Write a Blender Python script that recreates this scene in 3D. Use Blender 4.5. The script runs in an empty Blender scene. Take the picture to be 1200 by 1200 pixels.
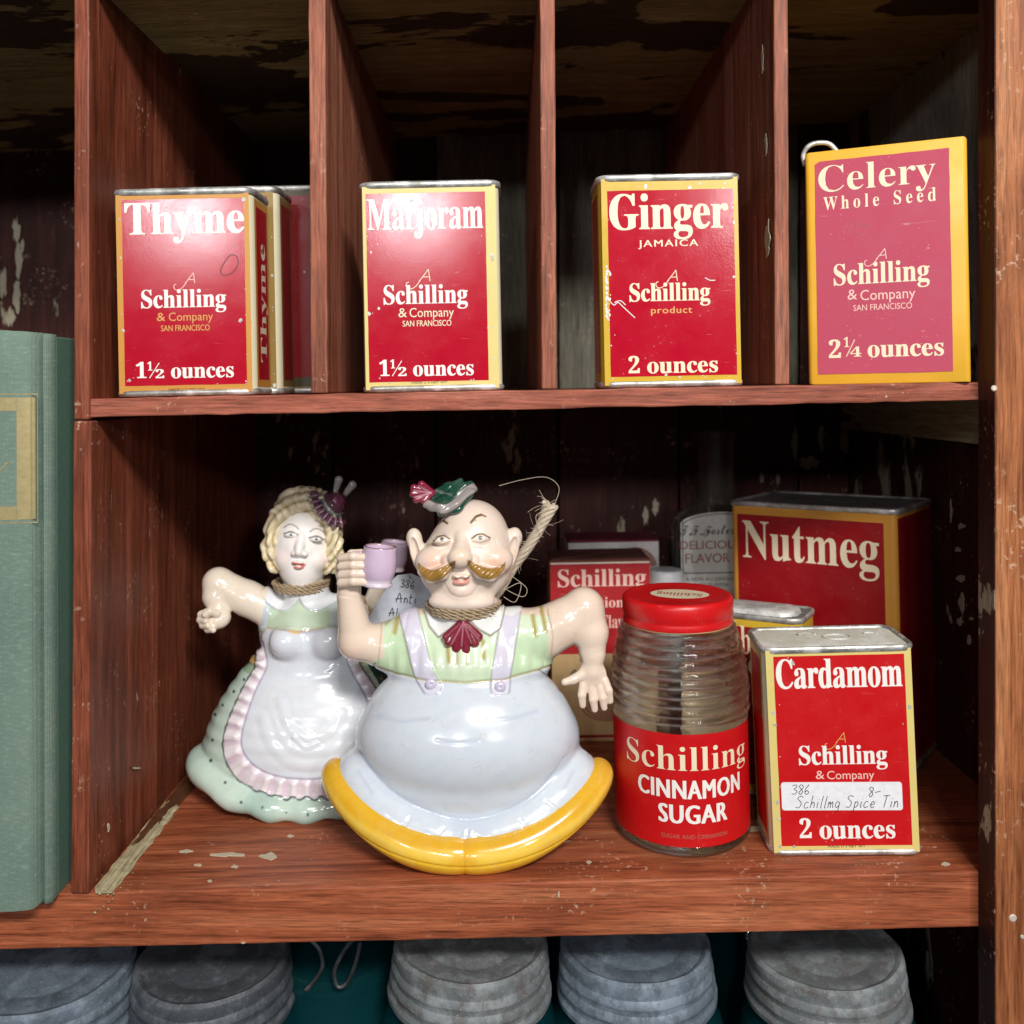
import bpy, math, random
import numpy as np
from mathutils import Vector, Matrix, Euler
random.seed(7); rng=np.random.default_rng(7)
R=math.radians
sc=bpy.context.scene
COL=sc.collection
# ---------------------------------------------------------------- camera, light, exposure
F=1100.0; CX,CY=590.0,455.0; D0=.39            # focal length and principal point (1200 px picture), distance to the shelf front
cam=bpy.data.cameras.new('camera'); cam.sensor_width=36; cam.lens=F/1200*36
cam.shift_x=(600-CX)/1200; cam.shift_y=-(600-CY)/1200
cam.clip_start=.01; cam.clip_end=50
cam.dof.use_dof=True; cam.dof.focus_distance=.41; cam.dof.aperture_fstop=11
camo=bpy.data.objects.new('camera',cam); COL.objects.link(camo); camo.location=(0,-D0,0); camo.rotation_euler=(R(90),0,0)
sc.camera=camo
w=bpy.data.worlds.new('World'); sc.world=w; w.use_nodes=True
bg=w.node_tree.nodes['Background']; bg.inputs[0].default_value=(.80,.9,1,1); bg.inputs[1].default_value=.055
def area(name,loc,target,sx,sy,power,col):
    l=bpy.data.lights.new(name,'AREA'); l.shape='RECTANGLE' if sx!=sy else 'DISK'; l.size=sx; l.size_y=sy; l.energy=power; l.color=col
    o=bpy.data.objects.new(name,l); COL.objects.link(o); o.location=loc
    o.rotation_euler=(Vector(target)-Vector(loc)).to_track_quat('-Z','Y').to_euler(); return o
area('ceiling_lamp',(.26,-.95,.61),(0,.05,-.08),.40,.14,15.6,(1,.97,.93))
for lx,lz,pw in ((-.80,.45,3.2),(-.23,.47,3.5),(.70,.50,4.0)): area('spot_lamp',(lx,-2.0,lz),(0,0,-.03),.15,.15,pw*1.35,(.95,.97,1))
sc.view_settings.view_transform='Standard'; sc.view_settings.look='None'; sc.view_settings.exposure=0; sc.view_settings.gamma=1
sc.cycles.max_bounces=20; sc.cycles.transmission_bounces=20; sc.cycles.glossy_bounces=4; sc.cycles.diffuse_bounces=3
# ---------------------------------------------------------------- helpers
def P(px,py,Y):
    s=(D0+Y)/F; return ((px-CX)*s,Y,-(py-CY)*s)
def link(o,parent=None):
    COL.objects.link(o)
    if parent is not None: o.parent=parent
    return o
def tag(o,label=None,cat=None,group=None,kind=None):
    if label: o['label']=label
    if cat: o['category']=cat
    if group: o['group']=group
    if kind: o['kind']=kind
    return o
def thing(name,label,cat,loc=(0,0,0),rot=(0,0,0),group=None):
    o=bpy.data.objects.new(name,None); o.empty_display_size=.01; COL.objects.link(o); o.location=loc; o.rotation_euler=rot
    return tag(o,label,cat,group)
def mesh(name,V,Fc,mat,parent=None,smooth=False,cols=None):
    me=bpy.data.meshes.new(name)
    if isinstance(V,np.ndarray) and isinstance(Fc,np.ndarray):
        n=len(V); q=len(Fc); k=Fc.shape[1]
        me.vertices.add(n); me.vertices.foreach_set('co',V.astype(np.float32).ravel())
        me.loops.add(q*k); me.loops.foreach_set('vertex_index',Fc.astype(np.int32).ravel())
        me.polygons.add(q); me.polygons.foreach_set('loop_start',np.arange(0,q*k,k,dtype=np.int32)); 
        me.update(calc_edges=True); me.validate()
    else:
        me.from_pydata([tuple(v) for v in V],[],Fc); me.update()
    if smooth: me.polygons.foreach_set('use_smooth',[True]*len(me.polygons))
    if cols is not None:
        a=me.color_attributes.new('paint','FLOAT_COLOR','POINT')
        c=np.ones((len(V),4),np.float32); c[:,:3]=cols; a.data.foreach_set('color',c.ravel())
    if mat: me.materials.append(mat)
    o=bpy.data.objects.new(name,me); return link(o,parent)
def autosmooth(o,deg=35):
    me=o.data; me.polygons.foreach_set('use_smooth',[True]*len(me.polygons)); me.set_sharp_from_angle(angle=R(deg)); return o
def bevel(o,wd=.0006,seg=2):
    m=o.modifiers.new('b','BEVEL'); m.width=wd; m.segments=seg; m.limit_method='ANGLE'; m.angle_limit=R(40); return o
def box(name,a,b,mat,parent=None,bev=.0005):
    x0,y0,z0=a;x1,y1,z1=b
    V=[(x0,y0,z0),(x1,y0,z0),(x1,y1,z0),(x0,y1,z0),(x0,y0,z1),(x1,y0,z1),(x1,y1,z1),(x0,y1,z1)]
    Fc=[(0,3,2,1),(4,5,6,7),(0,1,5,4),(1,2,6,5),(2,3,7,6),(3,0,4,7)]
    o=mesh(name,V,Fc,mat,parent)
    if bev: bevel(o,bev)
    return o
def board(name,x0,x1,y0,y1,zl0,zr0,zl1,zr1,mat,parent,bev=.0006,worn=0,lean=0,seed=0):
    """board whose ends may sit at different heights; front and top edges slightly uneven"""
    r=np.random.default_rng(seed); L=x1-x0; H=zl1-zl0
    along_x=L>=H; n=max(2,int(max(L,H)/.008))
    V=[];Fc=[]
    for i in range(n+1):
        t=i/n
        j=lambda: (r.random()-.5)*worn
        if along_x:
            x=x0+L*t; za=zl0+(zr0-zl0)*t; zb=zl1+(zr1-zl1)*t
            V+=[(x,y0+j(),za+j()),(x,y0+j(),zb+j()),(x,y1,zb),(x,y1,za)]
        else:
            z=zl0+(zl1-zl0)*t; s=lean*(1-t)
            V+=[(x0+s+j(),y0+j(),z),(x1+s+j(),y0+j(),z),(x1+s,y1,z),(x0+s,y1,z)]
    for i in range(n):
        a=4*i;b=a+4
        for k in range(4):
            k2=(k+1)%4; f=(a+k,b+k,b+k2,a+k2); Fc.append(f if along_x else f[::-1])
    e=4*n
    Fc+= [(0,1,2,3),(e+3,e+2,e+1,e)] if along_x else [(3,2,1,0),(e,e+1,e+2,e+3)]
    o=mesh(name,V,Fc,mat,parent); bevel(o,bev); return o
def tube(pts,r,n=6,closed=False,cap=True):
    """V,F of a tube through pts; r number or list"""
    P_=[Vector(p) for p in pts]; m=len(P_); V=[];Fc=[]
    up=None
    for i,p in enumerate(P_):
        if closed: t=(P_[(i+1)%m]-P_[i-1])
        else: t=(P_[min(i+1,m-1)]-P_[max(i-1,0)])
        t=t.normalized() if t.length>0 else Vector((0,0,1))
        if up is None: up=Vector((0,0,1)) if abs(t.z)<.9 else Vector((1,0,0))
        a=t.cross(up).normalized(); b=a.cross(t).normalized(); up=b
        rr=r[i] if hasattr(r,'__len__') else r
        for k in range(n):
            th=2*math.pi*k/n; V.append(p+(a*math.cos(th)+b*math.sin(th))*rr)
    for i in range(m if closed else m-1):
        for k in range(n):
            a0=i*n+k;a1=i*n+(k+1)%n;b0=((i+1)%m)*n+k;b1=((i+1)%m)*n+(k+1)%n
            Fc.append((a0,a1,b1,b0))
    if not closed and cap: Fc+=[tuple(range(n))[::-1],tuple((m-1)*n+k for k in range(n))]
    return V,Fc
def merge(parts):
    V=[];Fc=[]
    for v,f in parts:
        o=len(V); V+=list(v); Fc+=[tuple(i+o for i in g) for g in f]
    return V,Fc
def lathe(prof,n=64,wob=None):
    V=[];Fc=[]
    for j,(r,z) in enumerate(prof):
        for k in range(n):
            th=2*math.pi*k/n; rr=r+(wob(th,z) if wob else 0); V.append((rr*math.cos(th),rr*math.sin(th),z))
    for j in range(len(prof)-1):
        for k in range(n):
            a=j*n+k;b=j*n+(k+1)%n; Fc.append((a,b,b+n,a+n))
    return V,Fc
def catmull(p,sub=6,closed=False):
    p=[np.array(q,float) for q in p]; n=len(p); out=[]
    for i in range(n if closed else n-1):
        g=lambda k: p[k%n] if closed else p[min(max(k,0),n-1)]
        a,b,c,d=g(i-1),g(i),g(i+1),g(i+2)
        for s in range(sub):
            t=s/sub; out.append(.5*((2*b)+(-a+c)*t+(2*a-5*b+4*c-d)*t*t+(-a+3*b-3*c+d)*t**3))
    if not closed: out.append(p[-1])
    return out
# ---------------------------------------------------------------- materials
class NT:
    def __init__(s,name):
        s.m=bpy.data.materials.new(name); s.m.use_nodes=True; s.t=s.m.node_tree; s.b=s.t.nodes['Principled BSDF']
        s.tc=s.t.nodes.new('ShaderNodeTexCoord')
    def n(s,ty,**k):
        nd=s.t.nodes.new(ty)
        for a,v in k.items():
            if isinstance(v,bpy.types.NodeSocket): s.t.links.new(v,nd.inputs[a.replace('_',' ')] if a.replace('_',' ') in nd.inputs else nd.inputs[a])
            elif hasattr(nd,a): setattr(nd,a,v)
            else: nd.inputs[a.replace('_',' ')].default_value=v
        return nd
    def L(s,a,b): s.t.links.new(a,b)
    def map(s,scale,loc=(0,0,0),src='Object'):
        m=s.n('ShaderNodeMapping'); m.inputs['Scale'].default_value=scale; m.inputs['Location'].default_value=loc; s.L(s.tc.outputs[src],m.inputs['Vector']); return m.outputs[0]
    def noise(s,vec,scale=1,detail=4,rough=.55,dist=0):
        n=s.n('ShaderNodeTexNoise'); s.L(vec,n.inputs['Vector']); n.inputs['Scale'].default_value=scale; n.inputs['Detail'].default_value=detail
        n.inputs['Roughness'].default_value=rough; n.inputs['Distortion'].default_value=dist; return n.outputs['Fac']
    def ramp(s,fac,stops,interp='LINEAR'):
        r=s.n('ShaderNodeValToRGB'); s.L(fac,r.inputs[0]); e=r.color_ramp.elements; r.color_ramp.interpolation=interp
        while len(e)<len(stops): e.new(.5)
        for q,(p,c) in zip(e,stops):
            q.position=p; q.color=(*c,1) if hasattr(c,'__len__') else (c,c,c,1)
        return r.outputs[0]
    def mix(s,fac,a,b,mode='MIX'):
        m=s.n('ShaderNodeMix'); m.data_type='RGBA'; m.blend_type=mode
        for so,v in ((m.inputs[0],fac),(m.inputs[6],a),(m.inputs[7],b)):
            if isinstance(v,bpy.types.NodeSocket): s.L(v,so)
            elif hasattr(v,'__len__'): so.default_value=(*v,1)
            else: so.default_value=v
        return m.outputs[2]
    def math(s,op,a,b=0):
        m=s.n('ShaderNodeMath'); m.operation=op
        for so,v in ((m.inputs[0],a),(m.inputs[1],b)):
            if isinstance(v,bpy.types.NodeSocket): s.L(v,so)
            else: so.default_value=v
        return m.outputs[0]
    def bump(s,h,st=.3,dist=.0005):
        b=s.n('ShaderNodeBump'); b.inputs['Strength'].default_value=st; b.inputs['Distance'].default_value=dist; s.L(h,b.inputs['Height']); s.L(b.outputs[0],s.b.inputs['Normal']); return b
    def set(s,**k):
        for a,v in k.items():
            so=s.b.inputs[a.replace('_',' ')]
            if isinstance(v,bpy.types.NodeSocket): s.L(v,so)
            elif hasattr(v,'__len__'): so.default_value=(*v,1)
            else: so.default_value=v
        return s.m
def wood(name,dark,mid,light,axis,chip=None,chip_amt=.0,rough=.5,loc=0,blot=.35,chip_stretch=4,cs=38,spk=.8):
    m=NT(name); f=[260,260,260]; f['xyz'.index(axis)]=9; g=[95]*3; g['xyz'.index(axis)]=5
    v=m.map(f,(loc,loc*1.7,loc*.3)); v2=m.map(g,(loc*2,0,loc))
    a=m.noise(v2,1,6,.65,1.2); b=m.noise(v,5,5,.7,.3)
    base=m.ramp(a,[(.28,dark),(.5,mid),(.74,light)])
    base=m.mix(.75,base,m.ramp(b,[(.34,.30),(.48,.92),(.66,1.25)]),'MULTIPLY')
    fb=m.noise(m.map([900 if q!='xyz'.index(axis) else 70 for q in range(3)],(loc,loc,0)),1,2,.6)
    base=m.mix(.6,base,m.ramp(fb,[(.3,.6),(.5,1.),(.7,1.3)]),'MULTIPLY')
    # brown dirt blotches
    bl=m.noise(m.map((14,14,14),(loc,3,loc)),1,5,.6,.5)
    base=m.mix(m.ramp(bl,[(.45,0.),(.75,blot)]),base,[c*.35 for c in dark])
    # pale worn specks and fine scratches
    sp=m.noise(m.map((420,420,420),(loc,0,0)),1,2,.5)
    spm=m.noise(m.map((35,35,35),(0,loc,0)),1,4,.6)
    k=m.math('MULTIPLY',m.ramp(sp,[(.60,0.),(.70,1.)]),m.ramp(spm,[(.53,0.),(.66,spk)]))
    base=m.mix(k,base,(.62,.42,.30))
    if chip:
        s=[cs]*3; s['xyz'.index(axis)]=cs/chip_stretch
        cn=m.noise(m.map(s,(loc*3+1.3,loc,2)),1,7,.62,.4)
        ck=m.ramp(cn,[(chip_amt,0.),(chip_amt+.012,1.)])
        base=m.mix(ck,base,m.mix(m.ramp(b,[(.4,0.),(.6,1.)]),chip,[c*.6 for c in chip]))
        h=m.math('ADD',m.math('MULTIPLY',b,.35),m.math('MULTIPLY',ck,.8))
    else: h=m.math('ADD',b,m.math('MULTIPLY',sp,.3))
    m.bump(h,.35,.0006)
    return m.set(Base_Color=base,Roughness=m.ramp(b,[(.2,rough-.1),(.8,rough+.15)]),Specular_IOR_Level=.22)
RED1,RED2,RED3=(.115,.026,.013),(.25,.060,.030),(.36,.108,.060)
M={}
M['shelf']=wood('red_stained_board',(.13,.030,.013),(.37,.098,.042),(.54,.190,.088),'x',(.62,.50,.34),.66,.45,loc=17,chip_stretch=5,blot=.3)
M['shelf2']=wood('red_stained_shelf',(.16,.040,.022),(.38,.110,.066),(.55,.22,.145),'x',None,.7,.5,loc=5,blot=.2)
M['div']=wood('divider_wood',(.15,.042,.022),(.35,.115,.066),(.52,.23,.145),'z',(.55,.42,.22),.66,.5,loc=2,blot=.3)
M['div1']=wood('left_divider_wood',(.09,.020,.010),(.22,.055,.027),(.36,.105,.058),'z',(.6,.48,.36),.67,.45,loc=3,blot=.4)
M['stile']=wood('golden_brown_stile',(.16,.045,.016),(.38,.135,.052),(.52,.23,.10),'z',None,.7,.45,loc=4,blot=.18)
M['wall']=wood('dark_red_wall',(.035,.010,.008),(.065,.018,.013),(.10,.03,.02),'z',(.50,.43,.30),.61,.5,loc=6,blot=.5,chip_stretch=3)
M['back']=wood('dark_red_back_board',(.04,.011,.009),(.075,.020,.015),(.11,.032,.023),'z',(.52,.45,.30),.62,.5,loc=8,blot=.5,chip_stretch=3)
M['backg']=wood('grey_green_back_board',(.13,.125,.09),(.20,.195,.145),(.28,.28,.23),'z',(.05,.02,.015),.68,.6,loc=9,blot=.4)
M['ceil']=wood('peeling_ceiling_board',(.26,.18,.06),(.38,.28,.11),(.48,.38,.18),'x',(.085,.05,.025),.54,.6,loc=10,blot=.4,chip_stretch=2.2,cs=15)
M['cleat']=wood('peeling_cream_cleat',(.30,.24,.12),(.42,.36,.21),(.55,.50,.34),'y',(.12,.045,.02),.58,.6,loc=11,blot=.3)
def enamel(name,col,rough=.32,coat=.0,metal=0,speck=.25,peel=.10,scratch=(.75,.6,.5)):
    m=NT(name)
    n1=m.noise(m.map((90,90,90),(len(name),0,0)),1,5,.6); sp=m.noise(m.map((900,900,900)),1,2,.5)
    sc_=m.noise(m.map((60,300,700),(0,len(name),0)),1,3,.6,.8)
    c=m.mix(m.ramp(n1,[(.35,0.),(.7,.16)]),col,[min(1,x*1.25+.02) for x in col])
    kk=m.math('MULTIPLY',m.ramp(sp,[(.66,0.),(.72,1.)]),m.ramp(n1,[(.5,0.),(.62,speck)]))
    c=m.mix(kk,c,scratch)
    c=m.mix(m.math('MULTIPLY',m.ramp(sc_,[(.70,0.),(.73,1.)]),speck*.8),c,scratch)
    if peel:
        pn=m.noise(m.map((1150,1150,1150)),1,3,.6); m.bump(m.math('ADD',pn,m.math('MULTIPLY',n1,.7)),peel,.0002)
    return m.set(Base_Color=c,Roughness=m.ramp(n1,[(.3,rough*.85),(.7,rough*1.2)]),Metallic=metal,Coat_Weight=coat)
M['red']=enamel('crimson_enamel',(.46,.003,.020),.15,peel=.10)
M['red2']=enamel('scarlet_enamel',(.55,.004,.006),.38,peel=.12,speck=.1)
M['darkred']=enamel('deep_red_enamel',(.30,.003,.007),.40,peel=.1)
M['pink']=enamel('faded_magenta_card',(.48,.055,.105),.66,peel=.15,speck=.35)
M['gold']=enamel('ochre_gold_print',(.60,.27,.04),.34)
M['gold2']=enamel('bright_yellow_gold_print',(.62,.40,.03),.26,speck=.5)
M['paleg']=enamel('pale_yellow_print',(.72,.58,.20),.34)
M['orange']=enamel('orange_yellow_card',(.78,.42,.03),.5)
M['cream']=enamel('cream_tin_print',(.78,.72,.50),.32,speck=.6,scratch=(.25,.14,.08))
M['white']=enamel('white_lettering_ink',(.88,.84,.78),.36,speck=.1)
M['ivory']=enamel('ivory_lettering_ink',(.86,.72,.50),.38,speck=.1)
M['goldink']=enamel('gold_lettering_ink',(.68,.36,.10),.38,speck=.1)
M['pinkink']=enamel('pale_pink_lettering_ink',(.90,.56,.48),.5,speck=.1)
M['ink']=enamel('black_pen_ink',(.02,.02,.025),.5,speck=0,peel=0)
M['brownink']=enamel('brown_print_ink',(.40,.13,.09),.5,speck=0,peel=0)
def tinmetal(name,col,rough,mott=.5,metal=.9,dirt=(.12,.09,.06)):
    m=NT(name); a=m.noise(m.map((160,160,160),(3,0,0)),1,6,.65,.4); b=m.noise(m.map((60,60,60)),1,7,.7); c2=m.noise(m.map((800,800,800)),1,2,.6)
    c=m.mix(m.ramp(a,[(.42,0.),(.66,mott)]),col,dirt)
    c=m.mix(m.ramp(b,[(.50,0.),(.60,.5)]),c,[min(1,x*1.6+.05) for x in col])
    c=m.mix(m.ramp(c2,[(.62,0.),(.70,.35)]),c,[min(1,x*2.2+.08) for x in col])
    m.bump(m.math('ADD',a,m.math('MULTIPLY',c2,.4)),.35,.0004)
    return m.set(Base_Color=c,Roughness=m.ramp(a,[(.3,rough),(.7,min(1,rough+.3))]),Metallic=m.ramp(b,[(.4,metal),(.65,metal*.45)]))
M['tin']=tinmetal('tinplate_rim',(.62,.62,.58),.3)
M['lidtin']=tinmetal('dusty_tin_lid',(.60,.60,.57),.45,.35,.55)
M['dusty']=tinmetal('dusty_grey_lid',(.16,.15,.14),.7,.5,.2,(.05,.04,.035))
M['palelid']=tinmetal('pale_scuffed_lid',(.80,.78,.66),.45,.25,.25,(.35,.30,.2))
M['zinc1']=tinmetal('blue_grey_zinc_lid',(.17,.21,.26),.42,.85,.25,(.09,.11,.13))
M['zinc2']=tinmetal('chalky_zinc_lid',(.19,.21,.22),.55,.85,.3,(.13,.11,.10))
M['zinc3']=tinmetal('dark_zinc_lid',(.10,.11,.125),.36,.6,.4,(.05,.055,.06))
M['wire']=tinmetal('steel_wire',(.07,.075,.08),.4,.4)
M['nail']=tinmetal('pale_nail_head',(.7,.6,.5),.5,.3,.3)
def glass(name,col,rough=.03,ior=1.46,bump=.0,tr=1.0,thin=0):
    m=NT(name)
    if bump:
        n=m.noise(m.map((60,60,60)),1,3,.5); m.bump(n,bump,.001)
    if thin:      # thin-walled glass: part of the light passes straight through
        t=m.n('ShaderNodeBsdfTransparent'); t.inputs[0].default_value=(*col,1); x=m.n('ShaderNodeMixShader'); x.inputs[0].default_value=thin
        out=m.t.nodes['Material Output']; m.L(m.b.outputs[0],x.inputs[1]); m.L(t.outputs[0],x.inputs[2]); m.L(x.outputs[0],out.inputs['Surface'])
    return m.set(Base_Color=col,Roughness=rough,IOR=ior,Transmission_Weight=tr)
M['glass']=glass('clear_glass',(1,.99,.97),.01,1.47,.2,1.0,.40)
M['glassold']=glass('dusty_clear_glass',(.86,.84,.78),.06,1.45,.2,.97,.35)
M['teal']=glass('teal_glass',(.06,.50,.56),.05,1.45,.7,.92,.40)
def ceramic(name):
    m=NT(name); a=m.n('ShaderNodeAttribute'); a.attribute_name='paint'
    n=m.noise(m.map((140,140,140)),1,4,.6)
    c=m.mix(m.ramp(n,[(.45,0.),(.8,.10)]),a.outputs['Color'],(.55,.45,.32))
    vo=m.n('ShaderNodeTexVoronoi'); vo.feature='DISTANCE_TO_EDGE'; vo.inputs['Scale'].default_value=150
    ds=m.n('ShaderNodeTexNoise'); m.L(m.tc.outputs['Object'],ds.inputs['Vector']); ds.inputs['Scale'].default_value=90
    vm=m.n('ShaderNodeMix'); vm.data_type='RGBA'; vm.inputs[0].default_value=.012; m.L(m.tc.outputs['Object'],vm.inputs[6]); m.L(ds.outputs['Color'],vm.inputs[7]); m.L(vm.outputs[2],vo.inputs['Vector'])
    c=m.mix(m.math('MULTIPLY',m.ramp(vo.outputs['Distance'],[(.0,1.),(.018,0.)]),m.ramp(n,[(.42,0.),(.6,.22)])),c,(.30,.22,.15))
    m.bump(m.noise(m.map((70,70,70)),1,3,.5),.16,.0006)
    return m.set(Base_Color=c,Roughness=.20,Coat_Weight=.5,Coat_Roughness=.07,Subsurface_Weight=.06,Subsurface_Scale=.002)
M['cer']=ceramic('glazed_painted_porcelain')
mf=ceramic('satin_painted_porcelain'); mf.node_tree.nodes['Principled BSDF'].inputs['Roughness'].default_value=.34; mf.node_tree.nodes['Principled BSDF'].inputs['Coat Weight'].default_value=.25
M['bisque']=mf
def simple(name,col,rough=.5,metal=0,bs=0,bsc=400,coat=0):
    m=NT(name)
    n=m.noise(m.map((bsc,bsc,bsc)),1,4,.6)
    c=m.mix(m.ramp(n,[(.4,0.),(.7,.3)]),col,[x*.6 for x in col])
    if bs: m.bump(n,bs,.0004)
    return m.set(Base_Color=c,Roughness=rough,Metallic=metal,Coat_Weight=coat)
M['twine']=simple('jute_twine',(.42,.31,.19),.85,0,.5)
M['twine2']=simple('pale_frayed_jute',(.60,.50,.38),.85,0,.5)
M['card']=simple('grey_white_tag_card',(.62,.66,.74),.7)
M['paper']=simple('white_sticker_paper',(.85,.85,.87),.55)
M['redcap']=enamel('red_painted_cap',(.62,.008,.010),.33,peel=.1,speck=.3)
M['white_cap']=simple('white_plastic',(.75,.77,.80),.4)
M['tan']=simple('tan_carton',(.62,.42,.20),.6)
M['whitecarton']=simple('white_carton',(.78,.74,.70),.6)
M['purple']=simple('purple_red_carton_top',(.22,.02,.05),.6)
M['browntop']=simple('brown_faded_carton_top',(.20,.07,.055),.7)
M['carred']=enamel('carton_red',(.42,.004,.008),.5,peel=.1,speck=.4)
M['labelold']=simple('aged_bottle_label',(.80,.80,.74),.6)
M['greenprint']=enamel('dull_olive_print',(.10,.08,.035),.4)
M['olddgold']=enamel('tarnished_gold_print',(.30,.19,.05),.4)
M['greywall']=wood('grey_painted_side_wall',(.26,.25,.21),(.36,.35,.30),(.46,.45,.40),'z',(.06,.025,.02),.60,.6,loc=14,blot=.5)
M['rust']=simple('rusty_bare_tin',(.16,.07,.035),.6,.3)
M['oldpaint']=simple('old_cream_paint',(.55,.48,.34),.7,0,.4)
M['pageedge']=simple('page_edges',(.55,.48,.35),.8)
M['darkvoid']=simple('dark_shelf_wood',(.06,.045,.04),.7)
def cloth():
    m=NT('green_book_cloth')
    wv=m.n('ShaderNodeTexWave'); wv.wave_type='BANDS'; wv.bands_direction='Z'; wv.inputs['Scale'].default_value=620; wv.inputs['Distortion'].default_value=1.5; wv.inputs['Detail'].default_value=2; m.L(m.tc.outputs['Object'],wv.inputs['Vector'])
    w2=m.n('ShaderNodeTexWave'); w2.wave_type='BANDS'; w2.bands_direction='X'; w2.inputs['Scale'].default_value=620; w2.inputs['Distortion'].default_value=1.5; w2.inputs['Detail'].default_value=2; m.L(m.tc.outputs['Object'],w2.inputs['Vector'])
    h=m.math('ADD',wv.outputs['Fac'],w2.outputs['Fac']); n=m.noise(m.map((14,14,14)),1,5,.6); n2=m.noise(m.map((350,350,900)),1,3,.6)
    c=m.mix(m.ramp(n,[(.35,0.),(.7,1.)]),(.115,.185,.145),(.20,.28,.225))
    c=m.mix(m.ramp(n2,[(.5,0.),(.75,.5)]),c,(.31,.37,.32)); c=m.mix(.25,c,m.ramp(h,[(.0,.7),(1.,1.2)]),'MULTIPLY')
    m.bump(h,.4,.0003); return m.set(Base_Color=c,Roughness=.7)
M['cloth']=cloth()
M['clothedge']=simple('worn_cloth_edge',(.10,.19,.14),.75,0,.4)
M['gilt']=simple('gilt_stamping',(.42,.34,.16),.45,.3,.3,300)
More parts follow.
